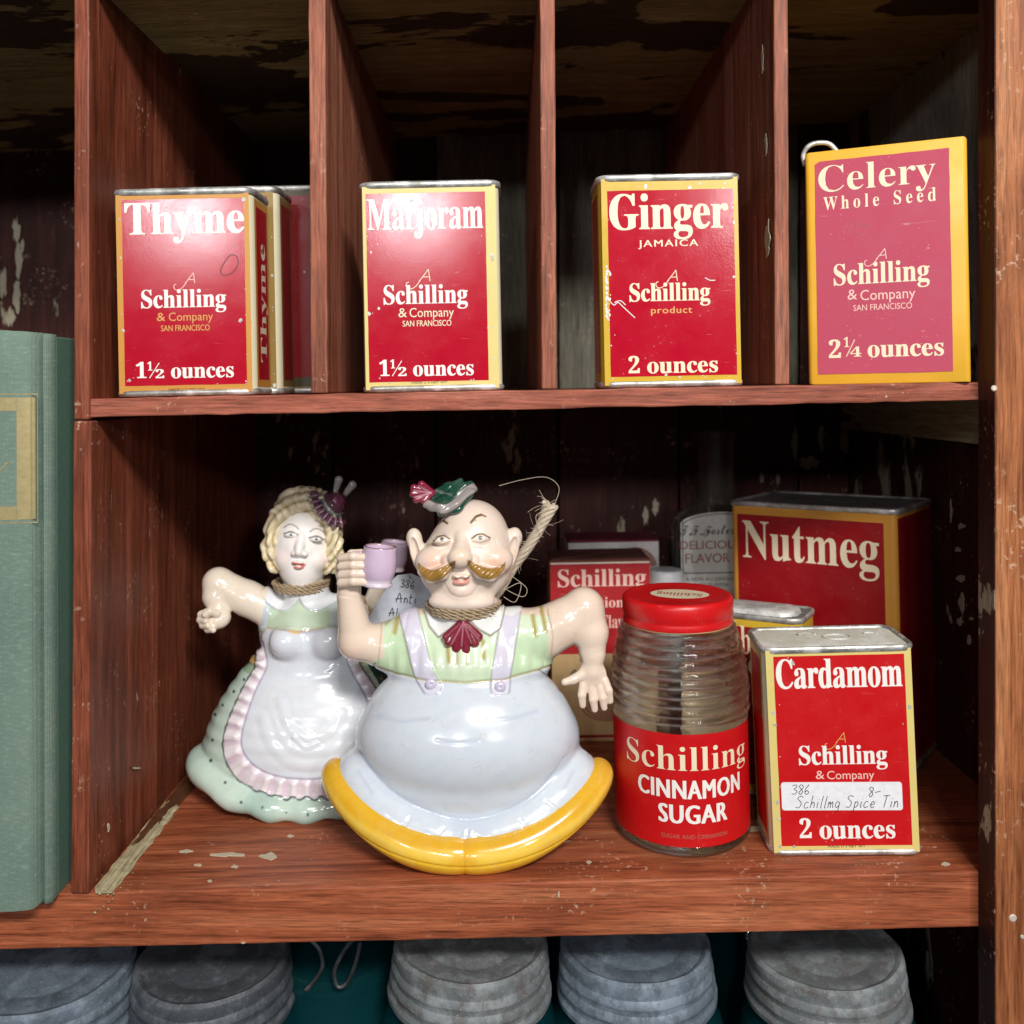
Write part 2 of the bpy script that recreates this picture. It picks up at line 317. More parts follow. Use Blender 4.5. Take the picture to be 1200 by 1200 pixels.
# ---------------------------------------------------------------- lettering
GLY={}
GLYPHS=r"""&|492|187 -7 37 0 -46 0 -110 35 27 -23 -28 22 -41 97 0 -42 0 34 27 83 -18 -21 19 21 76 58 -32 -18 -14 16 -40 52 12 -19 -12 18 -18 64 0 -24 0 33 33 77 -22 -18 22 19 90 28 -38 0 36 0 85 -27 -21 18 21 -18 31 -77 0 33 0 -28 -27 -71 18 19 -18 -20 -69 -54 28 16 44 -42 130 -125 -43 42 12 14 28 48 -7 -18 8 18 19 59 -5 -21 20 0 60 0 -20 0 -7 -29 -27 -80 11 24 -11 -25 -42 -65 17 19 33 -31 98 -95 -32 32 -26 0 -80 0 27 0 -19 19 -58 56 19 -18 -21 -18 -71 -45 26 11 -26 -12;188 293 -16 16 26 15 57 43 -12 -14 11 14 17 47 0 -17 0 17 -16 40 11 -10 -11 10 -44 16 19 0 -19 0 -46 -15 12 10 -12 -10 -18 -41 0 17 0 -16 13 -45 -8 14 9 -14;189 46 -28 0 28 0 74 14 -21 -10 20 9 51 33 -14 -13 -46 46 -139 136 46 -45 -25 -14 -57 -44 14 15 -14 -14 -21 -58 0 24 0 -25 25 -59 -16 15 17 -15
.|180|89 -9 12 0 -11 0 -29 10 9 -7 -8 8 -12 35 0 -16 0 17 12 35 -8 -7 9 7 29 10 -11 0 12 0 30 -10 -8 7 8 -7 13 -35 0 17 0 -16 -13 -35 8 8 -8 -7
/|250|7 0 19 0 59 160 178 480 -59 -160 20 0 58 0 -19 0 -59 -160 -179 -480 60 160 -19 0
1|375|65 0 93 0 0 12 0 36 0 -12 19 0 55 0 -18 0 12 0 26 9 -6 -6 5 6 8 34 0 -16 0 112 0 337 0 -112 -17 -21 -46 -51 13 13 -14 -13 -41 -19 14 0 -11 0 -27 13 7 -9 -8 9 -12 37 0 -16 14 3 46 16 -17 -7 16 7 58 35 -22 -16 15 12 47 35 -16 -11 25 0 75 0 -25 0 0 -134 0 -403 0 135 0 -14 7 -32 -5 8 4 -8 27 -11 -14 0 18 0 55 0 -19 0 0 -12 0 -36 0 12 -93 0
2|375|24 0 105 0 0 23 0 69 0 -23 33 34 99 102 -33 -34 28 28 64 74 -15 -21 14 22 31 62 -6 -20 5 20 8 64 0 -23 0 26 -14 56 10 -11 -9 12 -38 18 16 0 -23 0 -48 -29 9 20 -9 -19 -14 -87 0 39 -25 0 -62 15 16 -10 -16 10 -24 52 0 -25 0 16 17 45 -11 -14 11 13 49 33 -22 -8 22 8 82 12 -33 0 50 0 114 -30 -26 20 27 -20 40 -81 0 34 0 -16 -9 -46 6 15 -5 -15 -28 -48 13 17 -13 -18 -53 -61 23 23 -22 -23 -84 -82 34 31 -22 -22 -67 -64 23 21 52 0 157 0 -52 0 14 0 35 12 -9 -8 10 8 21 34 -4 -15 1 7 5 21 -2 -7 13 0 40 0 -14 0 -2 -47 -4 -141 1 47 -106 0
3|375|163 -7 23 0 -33 0 -82 12 21 -8 -21 7 -47 30 10 -13 -10 12 -15 39 0 -14 0 17 17 39 -11 -9 11 9 40 13 -15 0 0 -28 23 -64 -15 14 15 -15 59 -22 -24 0 15 0 41 9 -12 -6 13 6 31 30 -8 -14 7 15 11 60 0 -26 0 26 -27 63 18 -16 -18 17 -77 25 34 0 -14 0 -42 0 14 0 0 14 0 42 0 -14 15 0 45 0 -15 0 29 0 64 27 -14 -18 14 18 21 71 0 -29 0 25 -14 57 9 -13 -10 14 -42 21 19 0 -16 0 -36 -15 8 10 -9 -10 -17 -39 3 16 -3 -16 -5 -50 0 18 -27 0 -64 15 15 -10 -15 9 -23 45 0 -21 0 24 38 60 -25 -16 25 17 111 25 -49 0 48 0 113 -28 -28 19 28 -19 42 -81 0 35 0 -30 -30 -76 20 21 -20 -20 -73 -45 29 10 18 -3 54 -18 -18 9 19 -9 47 -37 -13 16 12 -16 19 -63 0 26 0 -27 -16 -68 10 18 -10 -19 -41 -45 18 11 -17 -11 -58 -24 22 5 -21 -5
4|375|121 0 78 0 0 12 0 36 0 -12 6 0 19 0 -7 0 15 0 39 8 -11 -6 10 6 16 40 0 -21 0 14 0 41 0 -14 -62 0 -186 0 62 0 0 14 0 41 0 -14 63 104 190 314 -63 -105 32 0 94 0 -31 0 0 -104 0 -311 0 104 23 0 70 0 -24 0 0 -15 0 -44 0 15 -24 0 -70 0 23 0 0 -14 0 -41 0 14 0 -21 16 -40 -11 6 11 -6 39 -8 -15 0 3 0 9 0 -3 0 0 -12 0 -36 0 12 -79 0;56 169 30 50 46 0 139 0 -47 0 0 39 0 118 0 -39 0 19 1 64 -1 -23 0 22 3 65 -1 -21 -2 -6 -10 -22 5 9 -5 -9 -15 -28 5 10 -6 -10 -16 -28 5 8 -5 -9 -12 -19 3 4 -30 -50
5|375|165 -7 20 0 -34 0 -81 12 20 -8 -20 8 -44 30 9 -12 -9 13 -13 40 0 -14 0 15 15 34 -10 -7 9 8 39 12 -17 0 0 -13 7 -38 -5 13 4 -12 23 -31 -11 8 11 -8 43 -12 -18 0 15 0 41 10 -12 -6 13 7 31 33 -8 -15 7 16 11 65 0 -28 0 33 -24 75 16 -17 -16 16 -67 24 29 0 -17 0 -43 -4 12 3 -11 -2 -32 -8 10 3 -10 4 -31 12 11 -4 7 78 22 233 -7 -78 84 0 254 0 -85 0 1 -41 3 -123 -1 41 -13 0 -38 0 12 0 -2 8 -6 23 2 -7 -1 8 -8 19 4 -5 -4 4 -23 7 11 0 -46 0 -139 0 46 0 -4 -42 -11 -125 4 42 7 3 32 7 -14 -2 14 2 42 3 -14 0 52 0 125 -35 -32 23 31 -24 47 -108 0 48 0 -29 -16 -73 11 19 -10 -20 -42 -48 18 12 -17 -12 -56 -26 20 6 -21 -5
6|375|197 -7 51 0 -33 0 -88 25 26 -17 -25 16 -58 75 14 -34 -14 34 -21 129 0 -52 0 37 12 103 -8 -32 8 32 35 84 -15 -24 16 24 60 57 -24 -14 24 13 85 20 -33 0 29 0 69 -10 -17 7 17 -7 38 -27 -8 11 8 -12 11 -37 0 13 0 -14 -18 -36 12 10 -12 -11 -62 -16 29 0 0 13 -4 40 3 -13 -2 14 -13 34 6 -9 -6 8 -27 13 12 0 -27 0 -64 -46 16 30 -15 -31 -27 -132 3 57 9 7 36 17 -15 -5 15 6 57 8 -23 0 40 0 97 -36 -24 24 25 -25 37 -103 0 44 0 -48 -39 -117 26 30 -27 -30;199 38 -21 0 17 0 40 26 -10 -18 10 18 16 84 0 -38 0 37 -17 80 11 -17 -11 17 -45 25 19 0 -12 0 -39 -10 14 7 -14 -7 -29 -22 6 8 0 -65 22 -140 -14 29 14 -29
8|375|183 -7 55 0 -37 0 -92 18 25 -12 -24 11 -53 46 11 -19 -12 20 -18 65 0 -23 0 29 27 71 -18 -18 18 18 72 49 -30 -14 -27 16 -62 54 14 -20 -14 19 -21 68 0 -26 0 21 14 59 -9 -18 10 19 49 46 -22 -12 23 11 92 17 -38 0 48 0 108 -33 -24 22 23 -22 35 -84 0 34 0 -27 -24 -64 16 16 -16 -16 -66 -45 28 14 40 -19 86 -61 -17 22 17 -21 25 -72 0 27 0 -42 -45 -98 30 23 -30 -24;203 283 -23 10 16 9 36 34 -8 -13 7 13 11 53 0 -22 0 13 -7 37 4 -12 -5 12 -21 29 9 -8 -9 7 -35 11 14 0 -18 0 -42 -21 10 14 -10 -15 -15 -54 0 22 0 -23 19 -54 -12 13 13 -13;187 32 -23 0 23 0 54 23 -13 -16 14 16 21 61 0 -25 0 21 -23 54 15 -14 -16 15 -75 46 34 -16 -15 -10 -38 -38 10 15 -10 -15 -15 -58 0 23 0 -26 21 -64 -14 16 14 -16
A|437|-9 0 46 0 0 6 0 18 0 -6 13 0 33 12 -9 -8 8 8 25 45 -8 -22 52 130 157 391 -52 -130 6 0 18 -1 -6 1 54 -126 160 -378 -53 126 10 -25 27 -53 -8 11 8 -10 32 -16 -14 0 0 -6 0 -18 0 6 -71 0 -214 0 71 0 0 6 0 18 0 -6 36 0 54 28 0 -19 0 6 -10 35 7 -17 -7 17 -20 51 6 -17 -50 0 -150 0 50 0 -8 -20 -24 -61 8 20 -2 -4 -3 -12 0 4 -1 -5 -1 -11 0 3 0 -20 49 -30 -33 0 1 0 4 0 -2 0 0 -6 0 -18 0 6 -46 0;113 161 22 52 43 0 129 0 -43 0 -22 52 -65 158 21 -53 -21 -53
C|468|257 -11 81 0 -45 0 -120 31 35 -21 -34 20 -81 84 19 -36 -20 36 -30 124 0 -46 0 46 30 123 -20 -36 20 36 83 84 -35 -21 35 20 120 30 -45 0 31 0 108 -25 -41 17 7 -3 21 -5 -7 0 16 0 31 30 -4 -20 6 0 18 0 -6 0 0 -52 0 -157 0 53 -6 0 -17 0 5 0 -15 42 -64 99 27 -24 -27 24 -91 36 34 0 -81 0 -121 -217 0 145 0 -135 134 -202 -90 0 27 0 80 21 -26 -14 26 14 70 61 -20 -27 7 -6 19 -17 -6 5 -46 -67
F|404|15 0 81 0 0 6 0 17 0 -5 24 2 47 17 -8 -9 9 9 13 50 0 -25 0 97 0 291 0 -97 0 24 -14 48 9 -8 -8 8 -47 16 23 -3 0 5 0 16 0 -5 127 0 380 0 -127 0 0 -45 0 -135 0 45 -6 0 -17 0 6 0 -4 27 -22 65 11 -16 -10 17 -45 35 20 -7 -20 8 -80 11 33 0 -13 0 -30 -2 7 2 -7 -1 -14 -8 2 5 -3 -4 -4 -23 0 11 0 -50 0 -151 0 51 3 0 8 0 -3 0 30 0 66 23 -14 -15 14 16 28 77 -4 -36 6 0 18 0 -6 0 0 -77 0 -229 0 76 -6 0 -17 0 6 0 -5 40 -28 82 14 -15 -15 16 -68 24 31 0 -3 0 -7 0 2 0 0 -48 0 -143 0 47 0 -17 6 -38 -4 9 4 -10 22 -19 -11 3 10 -4 47 -7 -21 1 0 -5 0 -17 0 6 -81 0
G|508|268 -10 60 0 -48 0 -127 29 36 -19 -36 20 -84 84 20 -36 -20 36 -29 126 0 -48 0 47 29 123 -20 -35 20 35 82 83 -34 -20 35 20 118 30 -44 0 35 0 112 -24 -39 16 7 -4 19 -5 -6 0 7 0 18 7 -5 -5 4 5 13 22 -4 -10 6 0 18 0 -6 0 0 -52 0 -157 0 52 -6 0 -17 0 6 0 -10 27 -38 71 16 -20 -16 20 -53 47 20 -11 -20 12 -62 17 22 0 -81 0 -121 -215 0 143 0 -71 34 -161 -23 37 23 -36 95 -54 -40 0 26 0 53 14 -10 -9 10 10 15 44 0 -20 0 19 0 57 0 -19 0 21 -14 42 9 -7 -9 8 -54 12 27 0 0 5 0 16 0 -5 75 0 225 0 -75 0 0 -5 0 -16 0 5 -22 0 -43 -11 7 7 -7 -8 -11 -43 0 21 0 -33 0 -99 0 33 -59 -26
I|261|13 0 78 0 0 6 0 17 0 -5 23 3 48 15 -9 -7 10 8 14 43 0 -21 0 104 0 312 0 -104 0 20 -12 40 8 -6 -8 7 -50 12 26 -1 0 5 0 16 0 -5 77 0 231 0 -77 0 0 -5 0 -16 0 5 -23 -1 -48 -12 8 7 -9 -6 -13 -40 0 20 0 -103 0 -310 0 103 0 -14 4 -33 -3 8 4 -8 19 -18 -9 4 9 -4 40 -9 -18 2 0 -5 0 -17 0 6 -78 0
M|634|14 0 52 0 0 6 0 17 0 -5 22 1 47 15 -9 -9 10 8 14 47 0 -23 0 101 0 303 0 -101 0 15 -4 34 3 -8 -4 7 -18 16 8 -3 -9 4 -38 7 16 -1 0 5 0 16 0 -5 56 0 170 0 -57 0 44 -104 132 -313 -44 105 44 105 132 313 -44 -104 56 0 168 0 -56 0 0 -5 0 -16 0 5 -21 -2 -44 -16 8 9 -9 -8 -13 -45 0 22 0 -97 0 -293 0 98 0 -19 5 -42 -3 9 3 -10 17 -20 -8 4 8 -3 35 -6 -16 1 0 -5 0 -17 0 6 -74 0 -221 0 73 0 0 6 0 17 0 -5 16 2 37 8 -9 -4 8 3 17 19 -3 -9 3 9 5 39 0 -17 0 105 0 316 0 -105 -56 -133 -167 -399 56 133 -6 0 -18 0 6 0 -55 130 -165 389 55 -130 0 -103 0 -309 0 103 0 -26 15 -50 -10 8 9 -9 49 -13 -23 0 0 -5 0 -17 0 6 -51 0
N|494|403 -11 6 0 -99 120 -296 361 99 -120 0 -91 0 -271 0 90 0 -24 12 -48 -8 8 7 -8 48 -14 -25 1 0 -5 0 -17 0 6 -50 0 -149 0 50 0 0 6 0 17 0 -5 16 1 36 6 -8 -3 8 4 17 18 -3 -8 3 9 5 38 0 -17 0 103 0 309 0 -103 -23 28 -40 45 4 -2 -4 2 -18 6 8 -2 0 5 0 16 0 -5 46 0 138 0 -46 0 79 -95 235 -286 -78 95 0 69 0 208 0 -69 0 17 -5 37 3 -8 -3 8 -17 17 8 -3 -9 4 -38 8 17 -2 0 5 0 16 0 -5 50 0 149 0 -50 0 0 -5 0 -16 0 5 -24 -1 -47 -14 8 8 -7 -9 -11 -48 0 23 0 -129 0 -388 0 129 -7 0
R|473|15 0 76 0 0 6 0 17 0 -5 24 1 47 15 -8 -9 9 8 13 49 0 -25 0 99 0 298 0 -100 0 21 -13 45 8 -9 -8 8 -46 15 23 -2 0 5 0 16 0 -5 67 0 201 0 -67 0 67 0 150 -29 -33 19 33 -20 50 -92 0 42 0 -55 -102 -110 68 18 39 -58 117 -174 -39 58 7 -11 20 -24 -6 5 6 -6 26 -9 -11 0 1 0 2 0 0 0 0 -5 0 -17 0 6 -47 0 -142 0 48 0 -45 71 -137 212 46 -71 -6 0 -19 0 6 0 0 -44 0 -131 0 43 0 -25 12 -49 -8 8 8 -9 48 -15 -24 1 0 -5 0 -17 0 6 -76 0;182 234 0 50 7 0 21 0 -7 0 35 0 77 24 -16 -16 16 17 24 78 0 -36 0 63 -80 95 53 0 -18 0 -34 -9 5 6 -5 -5 -8 -37 0 19 0 -50
S|390|43 -11 6 0 0 56 0 169 0 -56 6 0 19 0 -6 0 11 -49 49 -108 -21 23 22 -24 86 -35 -35 0 25 0 60 21 -15 -14 14 14 22 53 0 -21 0 30 -54 71 36 -18 -21 10 -62 31 20 -11 -39 19 -86 62 18 -22 -18 21 -27 79 0 -31 0 27 17 71 -11 -20 12 20 48 46 -20 -11 21 11 70 17 -26 0 13 0 44 -5 -16 4 17 -3 53 -13 -19 6 4 -1 9 -2 -2 0 3 -1 9 -1 -3 0 11 0 20 21 -2 -14 7 0 19 0 -6 0 0 -49 0 -147 0 49 -5 0 -17 0 6 0 -6 25 -29 66 13 -19 -12 19 -45 44 17 -11 -17 10 -54 16 19 0 -23 0 -54 -19 13 13 -14 -12 -20 -46 0 19 0 -17 17 -44 -12 12 12 -11 52 -33 -23 11 21 -10 64 -30 -21 10 28 -13 64 -40 -15 14 16 -14 33 -45 -6 16 6 -16 9 -55 0 21 0 -29 -20 -75 13 21 -14 -22 -58 -50 25 12 -25 -12 -89 -18 34 0 -11 0 -34 2 12 -1 -11 2 -32 9 10 -4 -12 4 -28 8 7 -1 -7 2 -13 3 2 0 -8 0 -16 -5 3 3 -3 -3 -8 -18 2 9 -6 0
T|423|92 0 79 0 0 6 0 17 0 -5 24 0 50 14 -9 -9 9 9 14 50 0 -25 0 117 0 352 0 -117 -2 0 -7 0 2 0 -35 0 -84 -30 21 20 -20 -20 -36 -85 3 37 -6 0 -18 0 6 0 0 46 0 137 0 -46 133 0 399 0 -133 0 0 -46 0 -138 0 46 -5 0 -16 0 5 0 -8 77 -125 116 75 0 -2 0 -6 0 2 0 0 -117 0 -352 0 117 0 -25 13 -51 -8 9 9 -8 52 -13 -26 0 0 -5 0 -17 0 6 -79 0
W|611|171 -11 6 0 -47 135 -139 404 46 -135 -5 16 -17 34 6 -7 -6 7 -30 12 14 -1 0 5 0 16 0 -5 65 0 196 0 -66 0 0 -5 0 -16 0 5 -15 -1 -31 -7 6 4 -7 -4 -10 -22 0 11 0 -9 8 -37 -5 15 25 -73 75 -220 -25 73 26 67 78 200 -26 -67 -5 15 -15 46 5 -16 -5 16 -19 30 8 -4 -7 5 -38 10 18 -2 0 5 0 16 0 -5 70 0 210 0 -70 0 0 -5 0 -16 0 5 -31 0 -46 -27 0 18 0 -6 6 -26 -4 12 25 -73 75 -220 -25 73 22 68 67 203 -23 -67 5 16 8 37 0 -8 0 12 -11 24 7 -4 -7 5 -35 9 16 -1 0 5 0 16 0 -5 40 0 121 0 -40 0 0 -5 0 -16 0 5 -13 -3 -30 -18 7 9 -6 -9 -19 -42 6 19 -43 -130 -129 -390 43 130 -6 0 -18 0 6 0 -38 107 -112 320 37 -107 -42 -107 -126 -320 42 107 -6 0
a|344|255 -10 27 0 -34 0 -55 45 3 -30 -30 -29 -105 -44 40 0 -23 0 -55 20 14 -13 -13 14 -20 52 0 -21 0 30 43 73 -28 -19 29 19 136 54 -62 -17 0 17 0 51 0 -17 0 19 -12 41 8 -8 -8 9 -39 14 18 0 -29 0 -44 -22 0 14 0 -3 9 -17 -6 9 7 -9 10 -26 0 8 0 -12 -13 -29 9 7 -9 -8 -33 -11 13 0 -14 0 -32 12 7 -8 -8 8 -12 33 0 -13 0 16 16 42 -11 -12 11 13 46 30 -20 -8 19 7 67 10 -26 0 48 0 101 -26 -19 18 20 -17 30 -82 0 37 0 -49 0 -148 0 50 0 -11 2 -22 -2 3 1 -4 9 -6 -5 0 5 0 16 8 -6 -5 3 -5 9 -14 -3 4 -22 -26;151 34 -22 0 6 0 23 7 -9 -5 9 5 25 22 -8 -10 0 36 0 106 0 -35 -54 -12 -81 -85 0 44 0 -34
b|361|43 -11 3 0 0 133 0 399 0 -133 0 21 -6 40 4 -5 -5 6 -29 11 15 -1 0 6 0 16 0 -5 43 0 130 0 -43 0 0 -59 0 -176 0 59 22 26 83 39 -33 0 24 0 63 -19 -18 13 18 -13 42 -54 -10 23 11 -23 16 -79 0 30 0 -34 -19 -91 12 27 -13 -26 -53 -62 22 15 -23 -15 -78 -23 29 0 -30 0 -87 38 28 -25 -17 -13 -52 -39 17 13 -3 0;183 14 -30 0 23 0 49 35 -9 -23 9 24 13 111 0 -50 0 41 -14 91 9 -20 -9 19 -47 29 22 0 -10 0 -29 -10 9 7 -9 -7 -17 -28 3 11 0 -58 0 -173 0 57 0 -37
c|293|156 -10 52 0 -26 0 -69 21 20 -14 -21 14 -49 57 12 -24 -12 24 -19 82 0 -31 0 32 21 87 -14 -26 14 25 56 60 -24 -15 23 15 79 22 -29 0 32 0 75 -21 -18 14 18 -14 27 -53 0 22 0 -12 -11 -30 8 8 -7 -7 -30 -11 13 0 -26 0 -40 47 0 -31 0 3 1 10 -1 -3 0 4 0 10 0 -3 0 17 -28 26 19 0 -38 0 -57 -110 0 73 0 -48 25 -111 -17 26 17 -25 67 -38 -28 0 24 0 67 34 -21 -23 5 -4 14 -12 -5 4 -34 -47
d|370|140 -10 36 0 -24 0 -62 20 18 -13 -19 14 -43 56 10 -23 -10 24 -16 81 0 -30 0 35 17 90 -11 -25 11 26 45 60 -19 -14 20 14 65 21 -24 0 31 0 77 -38 -20 26 0 40 0 121 0 -40 0 14 -11 29 7 -5 -7 6 -36 9 17 0 0 6 0 16 0 -5 48 0 143 0 -48 0 0 -126 0 -380 0 127 0 -16 6 -34 -4 6 4 -7 28 -13 -15 2 0 -6 0 -17 0 5 -36 0 -130 -21 51 14 0 16 0 49 0 -16 -19 -33;171 28 -19 0 11 0 31 13 -10 -8 10 9 21 35 -4 -14 0 55 0 166 0 -56 -2 11 -17 28 10 -8 -9 7 -32 11 12 0 -21 0 -44 -31 9 20 -8 -21 -12 -97 0 44 0 -42 12 -95 -9 21 8 -20
e|301|154 -10 54 0 -26 0 -69 20 20 -13 -21 14 -48 59 12 -26 -12 25 -18 88 0 -34 0 31 19 83 -12 -24 12 25 49 58 -21 -14 21 13 70 20 -26 0 39 0 92 -38 -23 26 22 -25 34 -107 0 46 0 -2 0 -7 0 2 -56 0 -166 0 55 0 1 -82 82 -124 -54 0 27 0 71 44 -21 -29 5 -5 15 -13 -5 4 -33 -56;116 192 0 4 29 0 85 0 -28 0 0 8 0 23 0 -8 0 28 -8 62 6 -13 -6 13 -32 20 16 0 -30 0 -45 -94 0 63 0 -3
f|214|15 0 61 0 0 5 0 16 0 -5 11 1 25 6 -5 -3 5 3 10 13 -2 -6 1 5 2 38 0 -20 0 68 0 204 0 -68 -12 0 -36 0 12 0 0 11 0 33 0 -11 12 0 36 0 -12 0 0 15 0 43 0 -14 0 36 33 83 -22 -20 21 19 89 29 -38 0 28 0 66 -19 -16 12 15 -13 23 -46 0 18 0 -15 -11 -33 7 7 -8 -8 -28 -12 11 0 -12 0 -29 10 8 -6 -7 7 -10 26 0 -11 0 9 8 29 -6 -10 1 2 3 6 -1 -2 1 3 1 7 0 -2 0 7 -17 10 12 0 -14 0 -27 -13 4 9 -3 -9 -5 -40 0 18 0 -26 0 -80 0 27 18 0 55 0 -18 0 0 -11 0 -33 0 11 -18 0 -55 0 18 0 0 -71 0 -212 0 71 0 -20 10 -39 -7 6 7 -7 41 -10 -21 0 0 -5 0 -16 0 5 -61 0
g|327|146 -140 55 0 -44 0 -98 18 22 -12 -23 13 -34 47 0 -18 0 22 55 49 -37 -10 -30 15 -45 56 0 -23 0 17 18 44 -12 -13 13 12 60 36 -27 -11 -53 20 -80 102 0 -48 0 21 18 56 -12 -16 11 16 48 37 -21 -9 20 9 69 13 -26 0 27 0 76 -14 -24 10 28 0 84 0 -28 0 0 -12 0 -36 0 12 -16 0 -49 0 16 0 16 -19 23 -65 0 24 0 -19 -15 -52 10 15 -10 -15 -42 -35 18 8 -18 -9 -62 -13 23 0 -5 0 -15 0 5 0 -5 1 -15 1 5 0 -12 0 -30 -10 8 7 -7 -6 -11 -23 0 9 0 -15 40 -22 -27 0 11 0 34 0 -11 0 36 0 84 -9 -20 6 20 -6 44 -27 -9 12 8 -13 13 -50 0 21 0 -32 -44 -76 29 19 -29 -18;157 124 -16 0 16 0 33 22 -6 -15 6 14 9 65 0 -29 0 29 -9 65 6 -14 -6 14 -33 21 16 0 -16 0 -33 -21 6 14 -7 -14 -10 -65 0 29 0 -29 10 -65 -7 14 6 -15;161 -116 -30 0 68 0 102 50 0 -33 0 12 -14 25 10 -5 -9 4 -44 7 20 0 -36 0 -108 0 36 0 -16 -11 -24 -39 0 16 0 -11 22 -30 -15 8 14 -9
h|381|18 0 54 0 0 5 0 16 0 -5 13 1 27 10 -5 -6 5 5 7 30 0 -15 0 114 0 343 0 -114 0 14 -6 30 4 -6 -5 6 -27 11 13 -1 0 5 0 15 0 -5 43 0 129 0 -43 0 0 -63 0 -188 0 63 25 34 95 51 -38 0 58 0 87 -106 0 71 0 -52 0 -156 0 52 0 -14 7 -30 -4 6 5 -6 26 -10 -13 1 0 -5 0 -16 0 5 -53 0 -161 0 54 0 0 5 0 16 0 -5 2 0 5 0 -2 0 19 0 28 40 0 -27 0 53 0 161 0 -54 0 18 -6 41 4 -9 -4 9 -26 13 13 0 -21 0 -55 -36 15 24 0 -60 0 -179 0 60 0 -14 6 -30 -4 6 4 -6 26 -10 -13 1 0 -5 0 -16 0 5 -54 0
i|198|101 362 14 0 -15 0 -36 14 9 -9 -10 10 -15 36 0 -14 0 15 15 37 -10 -10 9 9 36 14 -15 0 14 0 36 -14 -10 9 9 -10 14 -37 0 15 0 -14 -15 -36 10 10 -10 -9;18 0 54 0 0 5 0 16 0 -5 14 1 27 10 -4 -6 5 5 7 30 0 -15 0 65 0 196 0 -66 0 16 -5 33 3 -6 -4 5 -27 8 14 0 0 6 1 17 0 -5 42 0 127 0 -42 0 0 -85 0 -254 0 85 0 -14 6 -30 -4 6 4 -6 26 -10 -13 1 0 -5 0 -16 0 5 -54 0
j|210|106 363 14 0 -14 0 -36 15 10 -10 -9 9 -14 36 0 -15 0 14 15 36 -10 -10 9 10 35 15 -14 0 14 0 36 -15 -9 10 10 -10 15 -36 0 14 0 -14 -15 -36 10 10 -9 -10;36 -140 39 0 -17 0 -47 9 14 -6 -14 6 -33 26 8 -11 -8 10 -12 35 0 -13 0 13 11 30 -7 -7 8 7 30 11 -12 0 12 0 30 -10 -8 7 7 -7 11 -27 0 11 0 -7 -7 -21 5 7 -6 -8 -8 -16 0 2 0 -9 20 -14 -14 0 15 0 27 17 -3 -11 4 12 6 46 0 -19 0 101 0 304 0 -101 0 17 -8 34 5 -6 -6 6 -34 10 17 0 0 6 0 16 0 -5 46 0 137 0 -46 0 0 -110 0 -331 0 110 0 -40 -32 -89 21 19 -22 -20
l|199|18 0 54 0 0 5 0 16 0 -5 14 1 27 10 -4 -6 5 5 7 30 0 -15 0 114 0 342 0 -114 0 14 -5 31 4 -6 -4 6 -27 10 14 0 0 6 0 16 0 -5 43 0 128 0 -42 0 0 -133 0 -399 0 133 0 -14 6 -30 -4 6 4 -6 26 -10 -13 1 0 -5 0 -16 0 5 -54 0
m|554|18 0 53 0 0 5 0 16 0 -5 13 1 27 10 -5 -6 5 5 7 30 0 -15 0 66 0 197 0 -66 0 14 -6 31 4 -7 -5 6 -27 10 13 0 0 6 0 16 0 -5 42 0 127 0 -42 0 0 -15 0 -45 0 15 26 35 91 53 -35 0 46 0 83 -57 -10 38 26 38 98 57 -39 0 57 0 86 -106 0 71 0 -52 0 -156 0 52 0 -14 6 -30 -4 6 4 -6 26 -10 -13 1 0 -5 0 -16 0 5 -53 0 -159 0 53 0 0 5 0 16 0 -5 13 1 26 10 -5 -6 4 6 7 30 0 -14 0 53 0 161 0 -54 0 18 -6 41 4 -9 -4 9 -27 13 14 0 -19 0 -53 -34 16 23 0 -60 0 -181 0 60 0 -14 7 -30 -4 6 4 -6 25 -10 -13 1 0 -5 0 -16 0 5 -52 0 -157 0 53 0 0 5 0 16 0 -5 13 1 26 10 -4 -6 4 6 7 30 0 -14 0 53 0 161 0 -54 0 18 -6 41 4 -10 -4 9 -27 13 14 0 -21 0 -53 -36 15 24 0 -60 0 -179 0 60 0 -14 6 -29 -4 6 4 -7 25 -11 -12 1 0 -5 0 -16 0 5 -53 0
n|381|18 0 54 0 0 5 0 16 0 -5 13 1 27 10 -5 -6 5 5 7 30 0 -15 0 66 0 197 0 -66 0 14 -6 31 4 -7 -5 6 -27 10 13 0 0 6 0 16 0 -5 43 0 129 0 -43 0 0 -14 0 -43 0 15 24 34 95 51 -39 0 58 0 87 -106 0 71 0 -52 0 -156 0 52 0 -14 7 -30 -4 6 5 -6 26 -10 -13 1 0 -5 0 -16 0 5 -53 0 -161 0 54 0 0 5 0 16 0 -5 2 0 5 0 -2 0 19 0 28 40 0 -27 0 53 0 161 0 -54 0 18 -6 41 4 -9 -4 9 -26 13 13 0 -21 0 -55 -36 15 24 0 -60 0 -179 0 60 0 -14 6 -30 -4 6 4 -6 26 -10 -13 1 0 -5 0 -16 0 5 -54 0
o|336|169 -10 29 0 -30 0 -79 21 23 -14 -22 15 -52 59 12 -25 -13 25 -19 84 0 -31 0 32 19 85 -13 -25 12 25 52 58 -22 -14 23 14 78 21 -29 0 29 0 77 -20 -22 13 23 -14 53 -58 -13 24 13 -25 19 -86 0 32 0 -32 -19 -85 13 24 -13 -25 -53 -58 23 14 -22 -14;169 11 -19 0 18 0 40 28 -8 -18 4 9 8 42 -1 -19 2 20 3 73 0 -29 0 59 -12 117 8 -19 -9 18 -39 28 17 0 -20 0 -41 -28 8 18 -7 -20 -11 -117 0 59 0 -29 3 -72 -2 19 1 -20 8 -43 -4 9 8 -18
